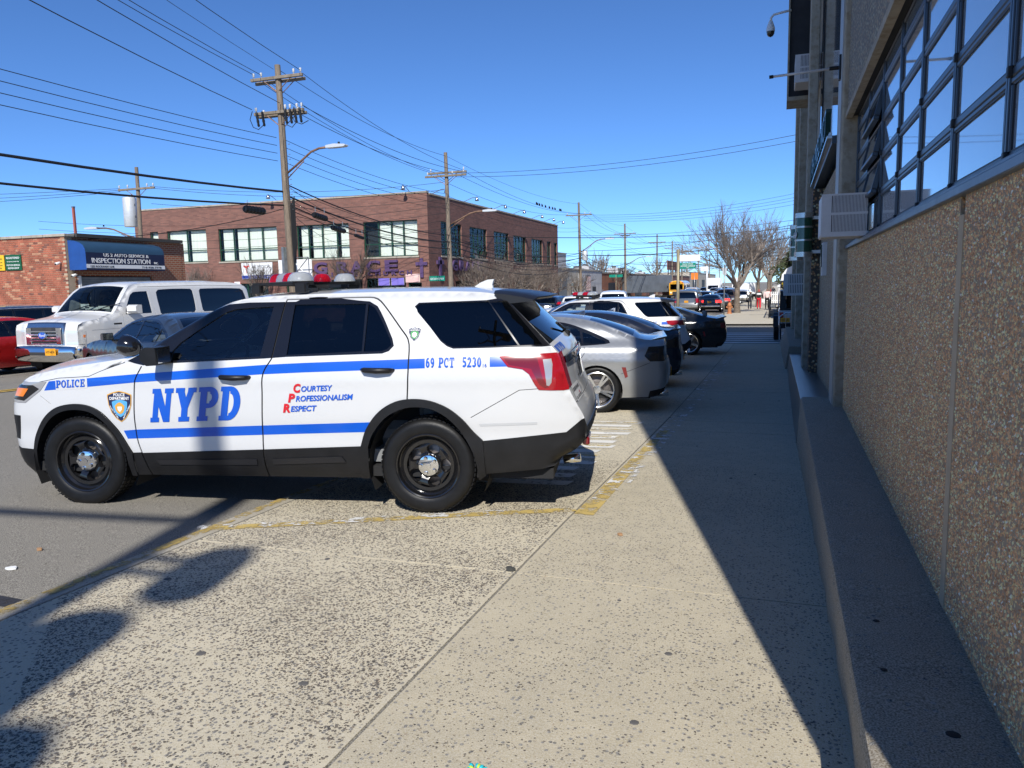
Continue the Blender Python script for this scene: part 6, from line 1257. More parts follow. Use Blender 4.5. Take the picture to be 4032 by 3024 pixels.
# ================================================================ other vehicles
paint('silver_paint', (.36, .37, .38), .6, .3); paint('black_paint', (.006, .007, .009), 0, .2); paint('dark_blue_paint', (.012, .016, .03), .2, .25); paint('charcoal_paint', (.035, .04, .045), .4, .3); paint('red_paint', (.42, .012, .012), .1, .3); paint('grey_paint', (.16, .165, .17), .5, .3); paint('brown_paint', (.10, .065, .05), .4, .3); paint('van_white', (.70, .70, .69)); paint('yellow_paint', (.72, .36, .015)); paint('light_silver', (.42, .45, .5), .5, .3)
M('brake_on', (.9, .03, .03), .2, emit=2.5)
def sedan_spec(paint_, grid=.08, lamp='smoked', wheel_='split', tint='glass_tint', fl='glass_side'):
    sil = [(3.85, .22, .1, .0), (3.90, .35, .18, .1), (3.90, .55, .2, .14), (3.86, .70, .18, .14), (3.75, .80, .1, .1), (3.3, .90, .08, .06), (2.7, .98, .07, .05), (2.3, 1.03, .06, .05), (1.95, 1.22, .06, .08), (1.62, 1.355, .07, .06), (1.35, 1.41, .09, .04), (.9, 1.435, .1, .035), (.45, 1.42, .1, .035), (.1, 1.365, .09, .04), (-.25, 1.25, .07, .06), (-.55, 1.13, .06, .07),
           (-.66, 1.095, .06, .04), (-.88, 1.08, .06, .03), (-.985, 1.095, .04, .03), (-.985, 1.095, .04, .03), (-.99, 1.03, .05, .05), (-.975, .85, .07, .08), (-1.02, .70, .1, .08), (-1.04, .55, .12, .07), (-1.0, .36, .12, .04), (-.9, .25, .1, 0)]
    blk = 'gloss_black'; lm = {'smoked': 'gloss_black', 'red': 'lamp_red', 'on': 'brake_on'}[lamp]
    side = [('sill', paint_, [(2.6, .36), (.44, .36), (.44, .1), (2.6, .1)], .006, None), ('front_door', paint_, sm([(2.2, .3), (2.28, .6), (2.18, .98), (1.9, 1.17), (1.6, 1.32), (1.1, 1.38), (1.1, 1.38), (1.06, .98), (1.08, .6), (1.05, .3)], .1), 0, None), ('rear_door', paint_, sm([(1.05, .3), (1.08, .6), (1.06, .98), (1.1, 1.38), (1.1, 1.38), (.6, 1.375), (.3, 1.30), (.14, 1.06), (.18, .9), (.3, .74), (.42, .55), (.45, .3)], .1), 0, None),
            ('window_trim', blk, sm([(2.16, .985), (1.9, 1.17), (1.6, 1.31), (1.3, 1.36), (.9, 1.375), (.5, 1.35), (.15, 1.24), (-.18, 1.09), (-.2, 1.05), (-.12, 1.035), (.3, 1.01), (1.06, .985)], .08), .0, None),
            ('door_seam', 'black_matt', stroke(sm([(2.2, .3), (2.28, .6), (2.18, .98)], .1), .008), -.01, None), ('door_seam', 'black_matt', stroke(sm([(1.1, 1.38), (1.06, .98), (1.08, .6), (1.05, .3)], .1), .008), -.01, None), ('door_seam', 'black_matt', stroke(sm([(.18, 1.0), (.18, .9), (.3, .74), (.40, .6)], .1), .008), -.01, None), ('bumper_seam', 'black_matt', stroke([(-.36, .60), (-.70, .73), (-.78, .76)], .006), -.005, None), ('fuel_door', paint_, sm([(-.18, .985), (-.18, .86), (-.40, .86), (-.42, .985), (-.18, .985)], .05), .003, None),
            ('wheel_opening', None, arc(0, .345, .385, -20, 200, 20) + [(-.36, .05), (.36, .05)], 0, None), ('wheel_opening', None, arc(3.05, .345, .385, -20, 200, 20) + [(2.69, .05), (3.41, .05)], 0, None),
            ('window', fl, sm([(2.06, 1.0), (1.85, 1.15), (1.6, 1.275), (1.4, 1.32), (1.14, 1.345), (1.14, 1.345), (1.1, 1.0)], .08), -.005, 'front_door'), ('window', fl, sm([(1.04, 1.0), (1.07, 1.345), (1.07, 1.345), (.7, 1.345), (.42, 1.30), (.26, 1.24), (.26, 1.24), (.22, 1.025)], .08), -.005, 'rear_door'), ('quarter_window', fl, [(.19, 1.03), (.22, 1.22), (.1, 1.18), (-.13, 1.07), (-.12, 1.05)], -.005, None),
            ('taillight', lm, [(-.76, .99), (-.70, .86), (-.78, .78), (-1.2, .78), (-1.2, 1.01)], .004, None), ('side_marker', 'lamp_dark_red', [(-.37, .70), (-.43, .70), (-.46, .56), (-.42, .54)], .004, None), ('headlight', 'lamp_clear', [(4.1, .72), (3.55, .82), (3.6, .74), (4.1, .6)], .003, None), ('lower_bumper', 'black_plastic', [(-.72, .1), (-.78, .34), (-1.2, .42), (-1.2, .1)], .004, None)]
    top = [('windshield', 'glass_screen', [((2.27, 1.045), -.93), ((1.60, 1.36), -.9), ((1.60, 1.36), .9), ((2.27, 1.045), .93)], -.003, None), ('rear_window', 'glass_tint', [((.12, 1.37), -.9), ((-.53, 1.135), -.93), ((-.53, 1.135), .93), ((.12, 1.37), .9)], -.003, None), ('roof', paint_, [((1.5, 1.385), -.95), ((.2, 1.39), -.95), ((.2, 1.39), .95), ((1.5, 1.385), .95)], 0, None),
           ('light_bar', lm, [((-.987, 1.01), -1), ((-.98, .78), -1), ((-.98, .78), 1), ((-.987, 1.01), 1)], .004, None) if lamp == 'smoked' else ('taillight', lm, [((-.987, 1.0), -1), ((-.98, .8), -1), ((-.98, .8), -.6), ((-.987, 1.0), -.6)], .004, None), ('taillight', lm, [((-.987, 1.0), .6), ((-.98, .8), .6), ((-.98, .8), 1), ((-.987, 1.0), 1)], .005, None),
           ('grille', 'black_plastic', [((3.88, .66), -.6), ((3.90, .4), -.55), ((3.90, .4), .55), ((3.88, .66), .6)], -.008, None), ('headlight', 'lamp_clear', [((3.8, .77), -1), ((3.88, .64), -1), ((3.88, .64), -.64), ((3.8, .77), -.64)], .003, None), ('headlight', 'lamp_clear', [((3.8, .77), 1), ((3.88, .64), 1), ((3.88, .64), .64), ((3.8, .77), .64)], .003, None), ('lower_bumper', 'black_plastic', [((-1.02, .42), -1), ((-.9, .25), -1), ((-.9, .25), 1), ((-1.02, .42), 1)], .004, None)]
    return dict(sil=sil, zs=[.1, .25, .45, .65, .85, .97, 1.1, 1.3, 1.45], ws=[.86, .90, .945, .955, .95, .92, .81, .69, .56], taper=(2.8, .12, -.3, .14), lines=((.78, .06, .008),), base=[(-.4, .24), (2.7, .22), (3.4, .2)], side=side, top=top, paint=paint_, arches=((3.05, .355, .385), (0, .355, .385)), wy=.80, wheel=dict(rad=.355, width=.235, style=wheel_, rimr=.262), cabin=(-.3, 2.1, 1.02), grid=grid, floor=.22, step=grid * .9)
def finish_sedan(t, spoiler='black_paint', fin=True):
    if spoiler: g = G(); A = [(-.80, 1.085), (-.98, 1.125), (-1.03, 1.135), (-1.03, 1.12), (-.97, 1.085)]; g.prism(A, -.70, .70, 'y'); g.build('spoiler', spoiler, t)
    if fin: g = G(); g.prism([(.42, 1.44), (.32, 1.475), (.27, 1.50), (.22, 1.505), (.22, 1.43)], -.03, .03, 'y'); g.build('antenna_fin', 'chrome', t)
    for sg in (1, -1): mirror(t, 1.98, .98, 1.06, sg, 'black_plastic', .8)
    for sg in (.6, -.6): g = G(); g.tube([(-.9, sg, .27), (-1.06, sg, .28)], .05, 10); g.build('exhaust', 'chrome', t, True)
GPC = 'police cars backed up to the precinct'
c1, _, _ = car('charger_sedan' if False else 'sports_sedan', 'silver sports sedan with split-spoke alloy wheels parked behind the police SUV', 'car', sedan_spec(MATS['silver_paint'], .055), (-2.69, 12.02, -.215), R(-170), 'sedans backed up to the precinct'); finish_sedan(c1)
c2, _, _ = car('sports_sedan', 'dark blue-black sports sedan between the silver sedan and the second police SUV', 'car', sedan_spec(MATS['dark_blue_paint'], .075), (-2.85, 15.2, -.275), R(-171), 'sedans backed up to the precinct'); finish_sedan(c2)
police_suv('police_suv', 'white police SUV numbered 4835, half in shade beyond the dark sedans', (-3.2, 18.75, prof(18.7)), R(-171), 1, '4835', '19', GPC)
def coupe_spec(p):
    s = sedan_spec(p, .075, 'red', 'five'); s['sil'] = [(3.5, .22, .1, .0), (3.6, .4, .18, .1), (3.58, .62, .18, .12), (3.45, .76, .1, .08), (3.0, .86, .08, .06), (2.3, .96, .07, .05), (1.95, 1.0, .06, .05), (1.5, 1.22, .06, .08), (1.2, 1.33, .08, .05), (.7, 1.38, .1, .035), (.3, 1.345, .1, .035), (-.15, 1.20, .07, .05), (-.6, 1.07, .06, .05), (-.85, 1.04, .06, .04), (-.98, 1.06, .04, .04), (-.98, 1.06, .04, .04), (-1.0, .95, .06, .05), (-1.03, .78, .08, .05), (-1.06, .62, .1, .05), (-1.04, .42, .1, .04), (-.92, .26, .1, 0)]
    s['side'] = [r for r in s['side'] if r[0] in ('sill', 'bumper_seam', 'side_marker', 'headlight', 'lower_bumper')] + [('door', p, sm([(1.9, .3), (1.98, .6), (1.9, .93), (1.4, 1.17), (1.1, 1.27), (.72, 1.32), (.72, 1.32), (.66, .98), (.70, .6), (.66, .3)], .1), 0, None), ('door_seam', 'black_matt', stroke(sm([(.72, 1.3), (.66, .98), (.70, .6), (.66, .3)], .1), .008), -.01, None), ('wheel_opening', None, arc(0, .345, .385, -20, 200, 20) + [(-.36, .05), (.36, .05)], 0, None), ('wheel_opening', None, arc(2.72, .345, .385, -20, 200, 20) + [(2.36, .05), (3.08, .05)], 0, None), ('window', 'glass_tint', sm([(1.78, .97), (1.4, 1.15), (1.1, 1.24), (.78, 1.29), (.78, 1.29), (.74, .98)], .08), -.005, 'door'), ('quarter_window', 'glass_tint', sm([(.68, .99), (.70, 1.28), (.70, 1.28), (.4, 1.25), (.1, 1.1), (.1, 1.02)], .08), -.005, None), ('taillight', 'lamp_dark_red', [(-.86, .93), (-.9, .78), (-1.2, .78), (-1.2, .95)], .004, None)]
    lampset = [('tail_panel', 'gloss_black', [((-1.0, .96), -.97), ((-1.03, .76), -.97), ((-1.03, .76), .97), ((-1.0, .96), .97)], .003, None)]
    for sg in (1, -1):
        for q in (.62, .74, .86): lampset.append(('taillight', 'lamp_red', [((-1.0, .94), sg * q), ((-1.03, .79), sg * q), ((-1.03, .79), sg * (q + .085)), ((-1.0, .94), sg * (q + .085))], .006, None))
    s['top'] = [('windshield', 'glass_screen', [((1.92, 1.02), -.93), ((1.25, 1.315), -.9), ((1.25, 1.315), .9), ((1.92, 1.02), .93)], -.003, None), ('rear_window', 'glass_tint', [((.2, 1.315), -.9), ((-.52, 1.09), -.93), ((-.52, 1.09), .93), ((.2, 1.315), .9)], -.003, None)] + lampset; s['arches'] = ((2.72, .355, .385), (0, .355, .385)); s['cabin'] = (-.3, 1.8, .98); s['base'] = [(-.4, .24), (2.4, .22), (3.0, .2)]; return s
c3, _, _ = car('coupe', 'black coupe with triple-bar tail lamps, last car before the crosswalk', 'car', coupe_spec(MATS['black_paint']), (-2.55, 23.5, prof(23.5)), R(-172)); g = G(); g.prism([(-.78, 1.05), (-.98, 1.10), (-1.05, 1.11), (-1.05, 1.09), (-.96, 1.05)], -.72, .72, 'y'); g.build('spoiler', 'black_paint', c3)
plate(c3, -1.10, 0, .62, 'HKR 2914', 'plate_yellow', R(180)); plate(c1, -1.12, 0, .55, 'JBD 4471', 'plate_yellow', R(180)); plate(c2, -1.12, 0, .55, 'KLE 8820', 'plate_yellow', R(180))
c4, _, _ = car('police_sedan', 'white police sedan with roof light bar hidden behind police SUV 4835', 'police car', sedan_spec(MATS['white_paint'], .12, 'red', 'five'), (-4.6, 21.2, prof(21.2)), R(-171), GPC); light_bar(c4, .85, 1.44)
# ---- the passenger van
def van_spec(p):
    sil = [(4.22, .34, .06, .02), (4.28, .42, .1, .06), (4.30, .52, .12, .07), (4.28, .62, .1, .06), (4.23, .66, .06, .05), (4.22, .80, .06, .05), (4.215, 1.05, .06, .05), (4.19, 1.13, .06, .05), (4.07, 1.18, .06, .05), (3.7, 1.24, .07, .05), (3.35, 1.29, .09, .06), (3.22, 1.33, .07, .06), (2.98, 1.58, .06, .10), (2.72, 1.84, .07, .09), (2.58, 1.94, .09, .06), (2.35, 2.0, .1, .05), (1.8, 2.03, .12, .045), (0, 2.05, .12, .045), (-1.2, 2.02, .12, .045), (-1.55, 1.98, .12, .04), (-1.66, 1.90, .1, .04), (-1.70, 1.6, .08, .05), (-1.73, 1.1, .08, .05), (-1.75, .75, .08, .05), (-1.80, .66, .08, .05), (-1.80, .46, .08, .05), (-1.72, .40, .06, 0)]
    gl = 'glass_tint'
    side = [('front_door', p, sm([(2.98, .42), (3.02, .8), (3.0, 1.2), (3.02, 1.32), (2.72, 1.8), (2.58, 1.88), (2.05, 1.9), (2.05, 1.9), (2.0, 1.2), (2.02, .42)], .12), 0, None), ('side_door', p, [(1.96, .42), (1.94, 1.2), (1.98, 1.9), (.5, 1.92), (.48, .42)], 0, None), ('door_seam', 'black_matt', stroke(sm([(2.98, .42), (3.02, .8), (3.0, 1.2), (3.02, 1.32)], .1), .01), -.01, None), ('door_seam', 'black_matt', stroke([(2.05, 1.9), (2.0, 1.2), (2.02, .42)], .01), -.01, None), ('door_seam', 'black_matt', stroke([(.49, 1.92), (.48, .5)], .01), -.01, None), ('roof_seam', 'black_matt', stroke([(2.4, 1.93), (0, 1.96), (-1.6, 1.93)], .01), -.006, None), ('body_line', 'grey_vinyl', stroke([(3.9, 1.0), (-1.7, 1.03)], .012), -.003, None),
            ('wheel_opening', None, arc(0, .37, .43, -20, 200, 18) + [(-.4, .05), (.4, .05)], 0, None), ('wheel_opening', None, arc(3.5, .37, .43, -20, 200, 18) + [(3.1, .05), (3.9, .05)], 0, None),
            ('window', gl, sm([(2.92, 1.31), (2.90, 1.40), (2.68, 1.75), (2.58, 1.81), (2.14, 1.83), (2.14, 1.83), (2.11, 1.31), (2.11, 1.31)], .1), -.008, 'front_door'), ('window', gl, sm([(1.84, 1.30), (1.86, 1.80), (1.78, 1.86), (.66, 1.87), (.6, 1.82), (.6, 1.34), (.66, 1.28), (1.78, 1.27)], .1), -.008, 'side_door'), ('window', gl, sm([(.36, 1.33), (.36, 1.82), (.3, 1.87), (-1.3, 1.86), (-1.42, 1.80), (-1.52, 1.36), (-1.45, 1.29), (.3, 1.28)], .1), -.008, None),
            ('side_vent', 'slot', [(3.30, 1.13), (3.06, 1.13), (3.06, 1.09), (3.30, 1.09)], -.006, None), ('headlight', 'lamp_clear', [(4.4, 1.0), (4.06, 1.0), (4.08, .72), (4.4, .72)], .004, None), ('turn_lamp', 'lamp_amber', [(4.14, .92), (4.08, .92), (4.09, .86), (4.14, .86)], .008, 'headlight'), ('bumper', 'chrome', [(4.5, .63), (3.97, .62), (3.98, .50), (4.15, .36), (4.5, .3)], .03, None), ('taillight', 'lamp_red', [(-1.6, 1.1), (-1.9, 1.1), (-1.9, .78), (-1.6, .78)], .004, None)]
    top = [('windshield', 'glass_screen', [((3.19, 1.36), -.92), ((2.62, 1.92), -.88), ((2.62, 1.92), .88), ((3.19, 1.36), .92)], -.004, None), ('hood', p, [((4.08, 1.16), -.9), ((3.3, 1.31), -.94), ((3.3, 1.31), .94), ((4.08, 1.16), .9)], 0, None), ('grille_frame', 'alloy', [((4.15, 1.13), -.62), ((4.225, .69), -.62), ((4.225, .69), .62), ((4.15, 1.13), .62)], .012, None), ('grille', 'slot', [((4.19, 1.06), -.53), ((4.22, .74), -.53), ((4.22, .74), .53), ((4.19, 1.06), .53)], .014, None), ('bumper', 'chrome', [((4.25, .64), -1), ((4.25, .385), -1), ((4.25, .385), 1), ((4.25, .64), 1)], .03, None), ('air_dam', 'black_plastic', [((4.25, .38), -1), ((4.22, .34), -1), ((4.22, .34), 1), ((4.25, .38), 1)], .01, None), ('bumper_slot', 'slot', [((4.30, .54), -.42), ((4.30, .50), -.42), ((4.30, .50), .42), ((4.30, .54), .42)], .034, None)]
    for sg in (1, -1): top += [('headlight', 'lamp_clear', [((4.21, 1.02), sg), ((4.22, .71), sg), ((4.22, .71), sg * .66), ((4.21, 1.02), sg * .66)], .004, None)]
    top.append(('rear_window', gl, [((-1.68, 1.86), -.85), ((-1.71, 1.3), -.85), ((-1.71, 1.3), .85), ((-1.68, 1.86), .85)], -.004, None))
    return dict(sil=sil, zs=[.2, .4, .7, 1.0, 1.25, 1.6, 1.9, 2.05], ws=[.93, .97, 1.0, 1.0, .985, .93, .87, .80], taper=(3.4, .045, -1.2, .05), base=[(-1.3, .36), (3.0, .34), (4.0, .33)], side=side, top=top, paint=p, arches=((3.5, .37, .43), (0, .37, .43)), wy=.82, wheel=dict(rad=.37, width=.24, style='five', rimr=.22), cabin=(-1.3, 3.2, 1.35), grid=.085, floor=.3, step=.07)
vx, vy = -16.45, 18.2
van, vsh, vmd = car('passenger_van', 'white passenger van with chrome grille heading towards the camera on the left', 'van', van_spec(MATS['van_white']), (vx, vy, road_z(vx, 15)), R(-90))
van.scale = (1.07, 1.07, 1.09)
for z in (.80, .865, .93, 1.0): g = G(); g.box((4.285, -.42, z - .018), (4.31, .42, z + .012), .004); g.build('grille_bar', 'chrome', van)
for y in (-.44, .44): g = G(); g.box((4.27, y - .07, .72), (4.30, y + .07, 1.08), .008); g.build('grille_column', 'chrome', van)
g = G(); Mx = Matrix.Translation((4.30, 0, .91)) @ Matrix.Rotation(R(90), 4, 'Y') @ Matrix.Diagonal((.62, 1, 1, 1)); g.lathe([(.125, 0), (.125, .03), (.11, .035), (0, .035)], 28, Mx); oo = g.build('oval_badge', 'chrome', van, 'auto'); g = G(); g.lathe([(.105, .036), (0, .037)], 28, Mx); g.build('badge_field', 'blue_vinyl', oo); text('badge_lettering', 'Ford', .09, 'white_vinyl', oo, Matrix.Translation((4.338, 0, .885)) @ Matrix.Rotation(R(90), 4, 'Z') @ Matrix.Rotation(R(90), 4, 'X'), .001, .01, 'CENTER', .3)
plate(van, 4.40, .28, .56, 'HYP-4074', 'plate_yellow', 0)
for sg in (1, -1):
    mirror(van, 2.82, 1.16, 1.42, sg, 'van_white', 1.25); handle(vmd[sg].get('front_door', van), vsh, sg, 2.2, 1.08, .18)
for sg in (.35, -.35): g = G(); g.tube([(3.22, sg, 1.40), (3.13, sg + .3, 1.50), (3.06, sg + .62, 1.56)], .012, 5); g.build('wiper', 'black_plastic', van)
for (x, y, z, a, b) in ((3.0, -.15, 1.46, .26, .10), (3.02, .45, 1.44, .34, .07), (3.0, .05, 1.43, .4, .06)): g = G(); g.box((x, y - a / 2, z), (x + .01, y + a / 2, z + b)); g.build('windshield_paper', 'white_flat', van)
# ---- saloon and wagon types for traffic
sed, _, _ = car('saloon_car', 'dark charcoal saloon between the police SUV and the white van', 'car', sedan_spec(MATS['charcoal_paint'], .11, 'red', 'five', 'glass_tint'), (-9.0, 10.6, road_z(-9.9, 10)), R(156), 'cars in the street'); 
for sg in (1, -1): mirror(sed, 1.98, .98, 1.06, sg, 'charcoal_paint', .8)
def wagon_spec(p, H_=1.9, grid=.14):
    k = H_ / 1.9
    sil = [(3.75, .30, .08, .02), (3.82, .5, .14, .1), (3.82, .75, .14, .1), (3.75, 1.0, .12, .1), (3.5, 1.1, .1, .06), (2.9, 1.16, .09, .05), (2.6, 1.19, .07, .05), (2.25, 1.5, .07, .09), (1.95, 1.72, .08, .07), (1.6, 1.80, .1, .05), (.8, 1.84, .11, .045), (-.4, 1.83, .11, .045), (-.95, 1.78, .1, .04), (-1.1, 1.70, .07, .04), (-1.18, 1.4, .07, .05), (-1.22, 1.1, .07, .05), (-1.24, .8, .07, .05), (-1.3, .72, .08, .05), (-1.3, .5, .08, .04), (-1.2, .38, .06, 0)]
    sil = [(a, b * (k if b > 1.1 else 1), c, d) for a, b, c, d in sil]; zz = lambda v: v * k
    side = [('window_trim', 'gloss_black', sm([(2.38, zz(1.19)), (2.1, zz(1.5)), (1.85, zz(1.68)), (1.5, zz(1.74)), (-.8, zz(1.74)), (-1.0, zz(1.66)), (-1.08, zz(1.24)), (-1.0, zz(1.19))], .15), 0, None), ('wheel_opening', None, arc(0, .38, .43, -20, 200, 14) + [(-.4, .05), (.4, .05)], 0, None), ('wheel_opening', None, arc(2.95, .38, .43, -20, 200, 14) + [(2.55, .05), (3.35, .05)], 0, None),
            ('window', 'glass_tint', [(2.26, zz(1.22)), (2.05, zz(1.48)), (1.84, zz(1.63)), (1.5, zz(1.69)), (1.12, zz(1.69)), (1.1, zz(1.22))], -.006, None), ('window', 'glass_tint', [(1.0, zz(1.22)), (1.02, zz(1.69)), (.12, zz(1.69)), (.1, zz(1.22))], -.006, None), ('window', 'glass_tint', [(.0, zz(1.22)), (.02, zz(1.69)), (-.8, zz(1.69)), (-.95, zz(1.6)), (-1.02, zz(1.22))], -.006, None), ('door_seam', 'black_matt', stroke([(1.06, zz(1.76)), (1.05, .5)], .014), -.01, None), ('door_seam', 'black_matt', stroke([(.06, zz(1.76)), (.1, .9)], .014), -.01, None), ('taillight', 'lamp_red', [(-1.1, 1.2), (-1.4, 1.2), (-1.4, .85), (-1.12, .85)], .006, None), ('headlight', 'lamp_clear', [(4, 1.0), (3.55, 1.02), (3.6, .85), (4, .8)], .004, None), ('bumper', 'black_plastic', [(-.55, .62), (-1.5, .66), (-1.5, .1), (-.5, .1)], .01, None)]
    top = [('windshield', 'glass_screen', [((2.56, zz(1.22)), -.92), ((1.98, zz(1.70)), -.88), ((1.98, zz(1.70)), .88), ((2.56, zz(1.22)), .92)], -.004, None), ('rear_window', 'glass_tint', [((-1.12, zz(1.68)), -.88), ((-1.2, zz(1.2)), -.9), ((-1.2, zz(1.2)), .9), ((-1.12, zz(1.68)), .88)], -.004, None), ('bumper', 'chrome', [((-1.3, .66), -1), ((-1.3, .5), -1), ((-1.3, .5), 1), ((-1.3, .66), 1)], .02, None), ('grille', 'slot', [((3.78, .95), -.6), ((3.82, .7), -.6), ((3.82, .7), .6), ((3.78, .95), .6)], .004, None)]
    for sg in (1, -1): top += [('taillight', 'lamp_red', [((-1.21, 1.2), sg), ((-1.235, .85), sg), ((-1.235, .85), sg * .82), ((-1.21, 1.2), sg * .82)], .006, None), ('headlight', 'lamp_clear', [((3.76, .98), sg), ((3.82, .8), sg), ((3.82, .8), sg * .66), ((3.76, .98), sg * .66)], .006, None)]
    return dict(sil=sil, zs=[.2, .4, .7, 1.0, 1.2, 1.5, 1.75, 2.0], ws=[.9, .96, .99, .985, .95, .87, .79, .74], taper=(2.7, .08, -.8, .08), base=[(-.9, .36), (2.6, .34), (3.5, .3)], side=side, top=top, paint=p, arches=((2.95, .38, .43), (0, .38, .43)), wy=.82, wheel=dict(rad=.375, width=.24, style='five', rimr=.24), cabin=(-.9, 2.4, 1.2), grid=grid, floor=.3, step=.12)
wag, _, _ = car('estate_car', 'grey large SUV seen from behind, just left of the street sign post', 'car', wagon_spec(MATS['grey_paint']), (-6.9, 63.5, prof(63)), R(90), 'cars in the street'); plate(wag, -1.33, 0, .95, 'GTX 5520', 'plate_yellow', R(180)); g = G(); g.box((-.6, -.72, 1.88), (1.5, -.68, 1.93)).box((-.6, .68, 1.88), (1.5, .72, 1.93)); g.build('roof_rail', 'steel_grey', wag)
smallwag, _, _ = car('estate_car', 'silver estate car parked at the far left behind the red car', 'car', wagon_spec(MATS['light_silver'], 1.62), (-22.9, 17.2, prof(15) + .1), R(90), 'cars in the street')
def place(src, label, x, y, rz, old, new, group='cars in the street', name=None):
    t = copy_tree(src); t.location = (x, y, road_z(x, y) if x < -4 else prof(y)); t.rotation_euler = (0, 0, R(rz)); tag(t, label, None, group); recolor(t, MATS[old], MATS[new]); return t
place(sed, 'red saloon cut by the left picture edge in front of the van', -19.0, 15.2, -90, 'charcoal_paint', 'red_paint')
blk_, _, _ = car('saloon_car', 'black saloon with lit brake lamps right of the grey SUV', 'car', sedan_spec(MATS['black_paint'], .14, 'on', 'five'), (-5.35, 66.0, prof(66)), R(90), 'cars in the street'); plate(blk_, -1.1, 0, .85, 'FKA 1182', 'plate_yellow', R(180)); g = G(); g.box((-1.13, -.85, .45), (-1.0, .85, .58), .03); g.build('chrome_bumper', 'chrome', blk_)
bk2, _, _ = car('saloon_car', 'dark grey saloon ahead of the black braking saloon', 'car', sedan_spec(MATS['charcoal_paint'], .16, 'on', 'five'), (-5.1, 73.5, prof(73)), R(90), 'cars in the street')
place(wag, 'brown SUV parked left of the bare tree trunk', -4.9, 80.0, -90, 'grey_paint', 'brown_paint')
place(wag, 'white SUV with dark side windows above the police SUV roof', -9.6, 47.0, 100, 'grey_paint', 'van_white')
place(smallwag, 'white hatchback behind the white SUV roof', -12.3, 49.0, 95, 'light_silver', 'van_white')
place(smallwag, 'dark hatchback left of the white SUV, roof only', -14.9, 52.0, -90, 'light_silver', 'dark_blue_paint'); place(smallwag, 'dark blue hatchback beside the light bar of police SUV 4835', -16.6, 55.0, -90, 'light_silver', 'charcoal_paint')
place(smallwag, 'black SUV further up the lane ahead of the grey SUV', -7.2, 80.0, 90, 'light_silver', 'black_paint'); place(sed, 'white saloon ahead of the black SUV', -6.6, 90.0, 90, 'charcoal_paint', 'van_white'); place(wag, 'white SUV facing the camera right of the school bus', -10.6, 103.0, -90, 'grey_paint', 'van_white')
place(sed, 'dark saloon in the middle of the far traffic', -7.0, 100.0, 90, 'charcoal_paint', 'dark_blue_paint'); place(smallwag, 'silver minivan behind the second tree trunk', -1.9 - 2.4, 98.0, 90, 'light_silver', 'light_silver'); place(sed, 'white saloon parked far up by the kerb', -5.0, 88.0, 90, 'charcoal_paint', 'light_silver')
for i, (x, y, rz, col) in enumerate(((-12.5, 125, -90, 'van_white'), (-8.0, 118, 90, 'dark_blue_paint'), (-5.0, 112, 90, 'van_white'), (-10.4, 140, -90, 'silver_paint'), (-6.2, 133, 90, 'black_paint'), (-5.0, 126, 90, 'grey_paint'), (-8.6, 150, 90, 'light_silver'), (-13.5, 156, -90, 'charcoal_paint'), (-5.2, 146, 90, 'van_white'), (-11.0, 172, -90, 'van_white'), (-7.4, 168, 90, 'red_paint'))):
    place(smallwag if i % 2 else sed, 'small distant car in the far traffic of the avenue', x, y, rz, 'light_silver' if i % 2 else 'charcoal_paint', col, 'distant traffic')
# ---- vans, trucks, bus
def boxy(name, label, cat, L, W_, H_, cab, loc, rz, pm, cabm, group=None, z0=.55, front='truck'):
    t = thing(name, label, cat, loc, rz, group); g = G(); g.box((-L + cab, -W_ / 2, z0), (0, W_ / 2, H_), .05); g.build('cargo_box', pm, t)
    g = G(); A = [(.05, .4), (cab + .0, .4), (cab + .05, .95), (cab - .05, 1.25), (cab - .5, 2.1 if H_ > 2.4 else H_ * .9), (cab - .7, 2.25 if H_ > 2.4 else H_ * .95), (.05, 2.25 if H_ > 2.4 else H_ * .95)]; g.prism(A, -W_ * .46, W_ * .46, 'y'); c = g.build('cab', cabm, t)
    g = G(); a0 = Vector((cab - .08, 0, 1.33)); a1 = Vector((cab - .46, 0, 2.02 if H_ > 2.4 else H_ * .86)); n = Vector((a1.z - a0.z, 0, a0.x - a1.x)).normalized() * .012
    V = [a0 + n + Vector((0, -W_ * .4, 0)), a0 + n + Vector((0, W_ * .4, 0)), a1 + n + Vector((0, W_ * .38, 0)), a1 + n + Vector((0, -W_ * .38, 0))]; g.add(V, [(0, 1, 2, 3)]); g.build('windshield', 'glass_tint', c)
    for sg in (1, -1):
        g = G(); g.box((.3, sg * W_ * .462 - .004, 1.3), (cab - .55, sg * W_ * .462 + .004, 1.95 if H_ > 2.4 else H_ * .84)); g.build('side_window', 'glass_tint', c); g = G(); g.box((cab + .0, sg * W_ * .34 - .14, .72), (cab + .06, sg * W_ * .34 + .14, .9), .02); g.build('headlight', 'lamp_clear', t)
        for wx in (cab - .75, -L + cab + 1.2): wheel(t, wx, sg * (W_ / 2 - .16), sg, .42, .26, 'five', .26)
    g = G(); g.box((cab + .0, -W_ * .45, .42), (cab + .12, W_ * .45, .62), .02).box((cab + .02, -W_ * .22, .78), (cab + .055, W_ * .22, 1.0), .01); g.build('bumper', 'steel_grey', t); g = G(); g.box((-L + cab, -W_ * .3, .3), (cab, W_ * .3, .56)); g.build('chassis', 'black_matt', t); return t
M('container_blue', (.13, .15, .175), .55, .2, var=.2, vs=.7, grime=.2)
ct = boxy('container_truck', 'blue-grey container truck left of the school bus', 'truck', 13, 2.5, 3.95, 2.2, (-18.4, 136, prof(131)), R(52), 'container_blue', 'grey_paint', None, 1.1)
for i in range(24): g = G(); g.box((-10.6 + i * .44, -1.275, 1.2), (-10.45 + i * .44, -1.252, 3.85)); g.build('rib', 'container_blue', ct); 
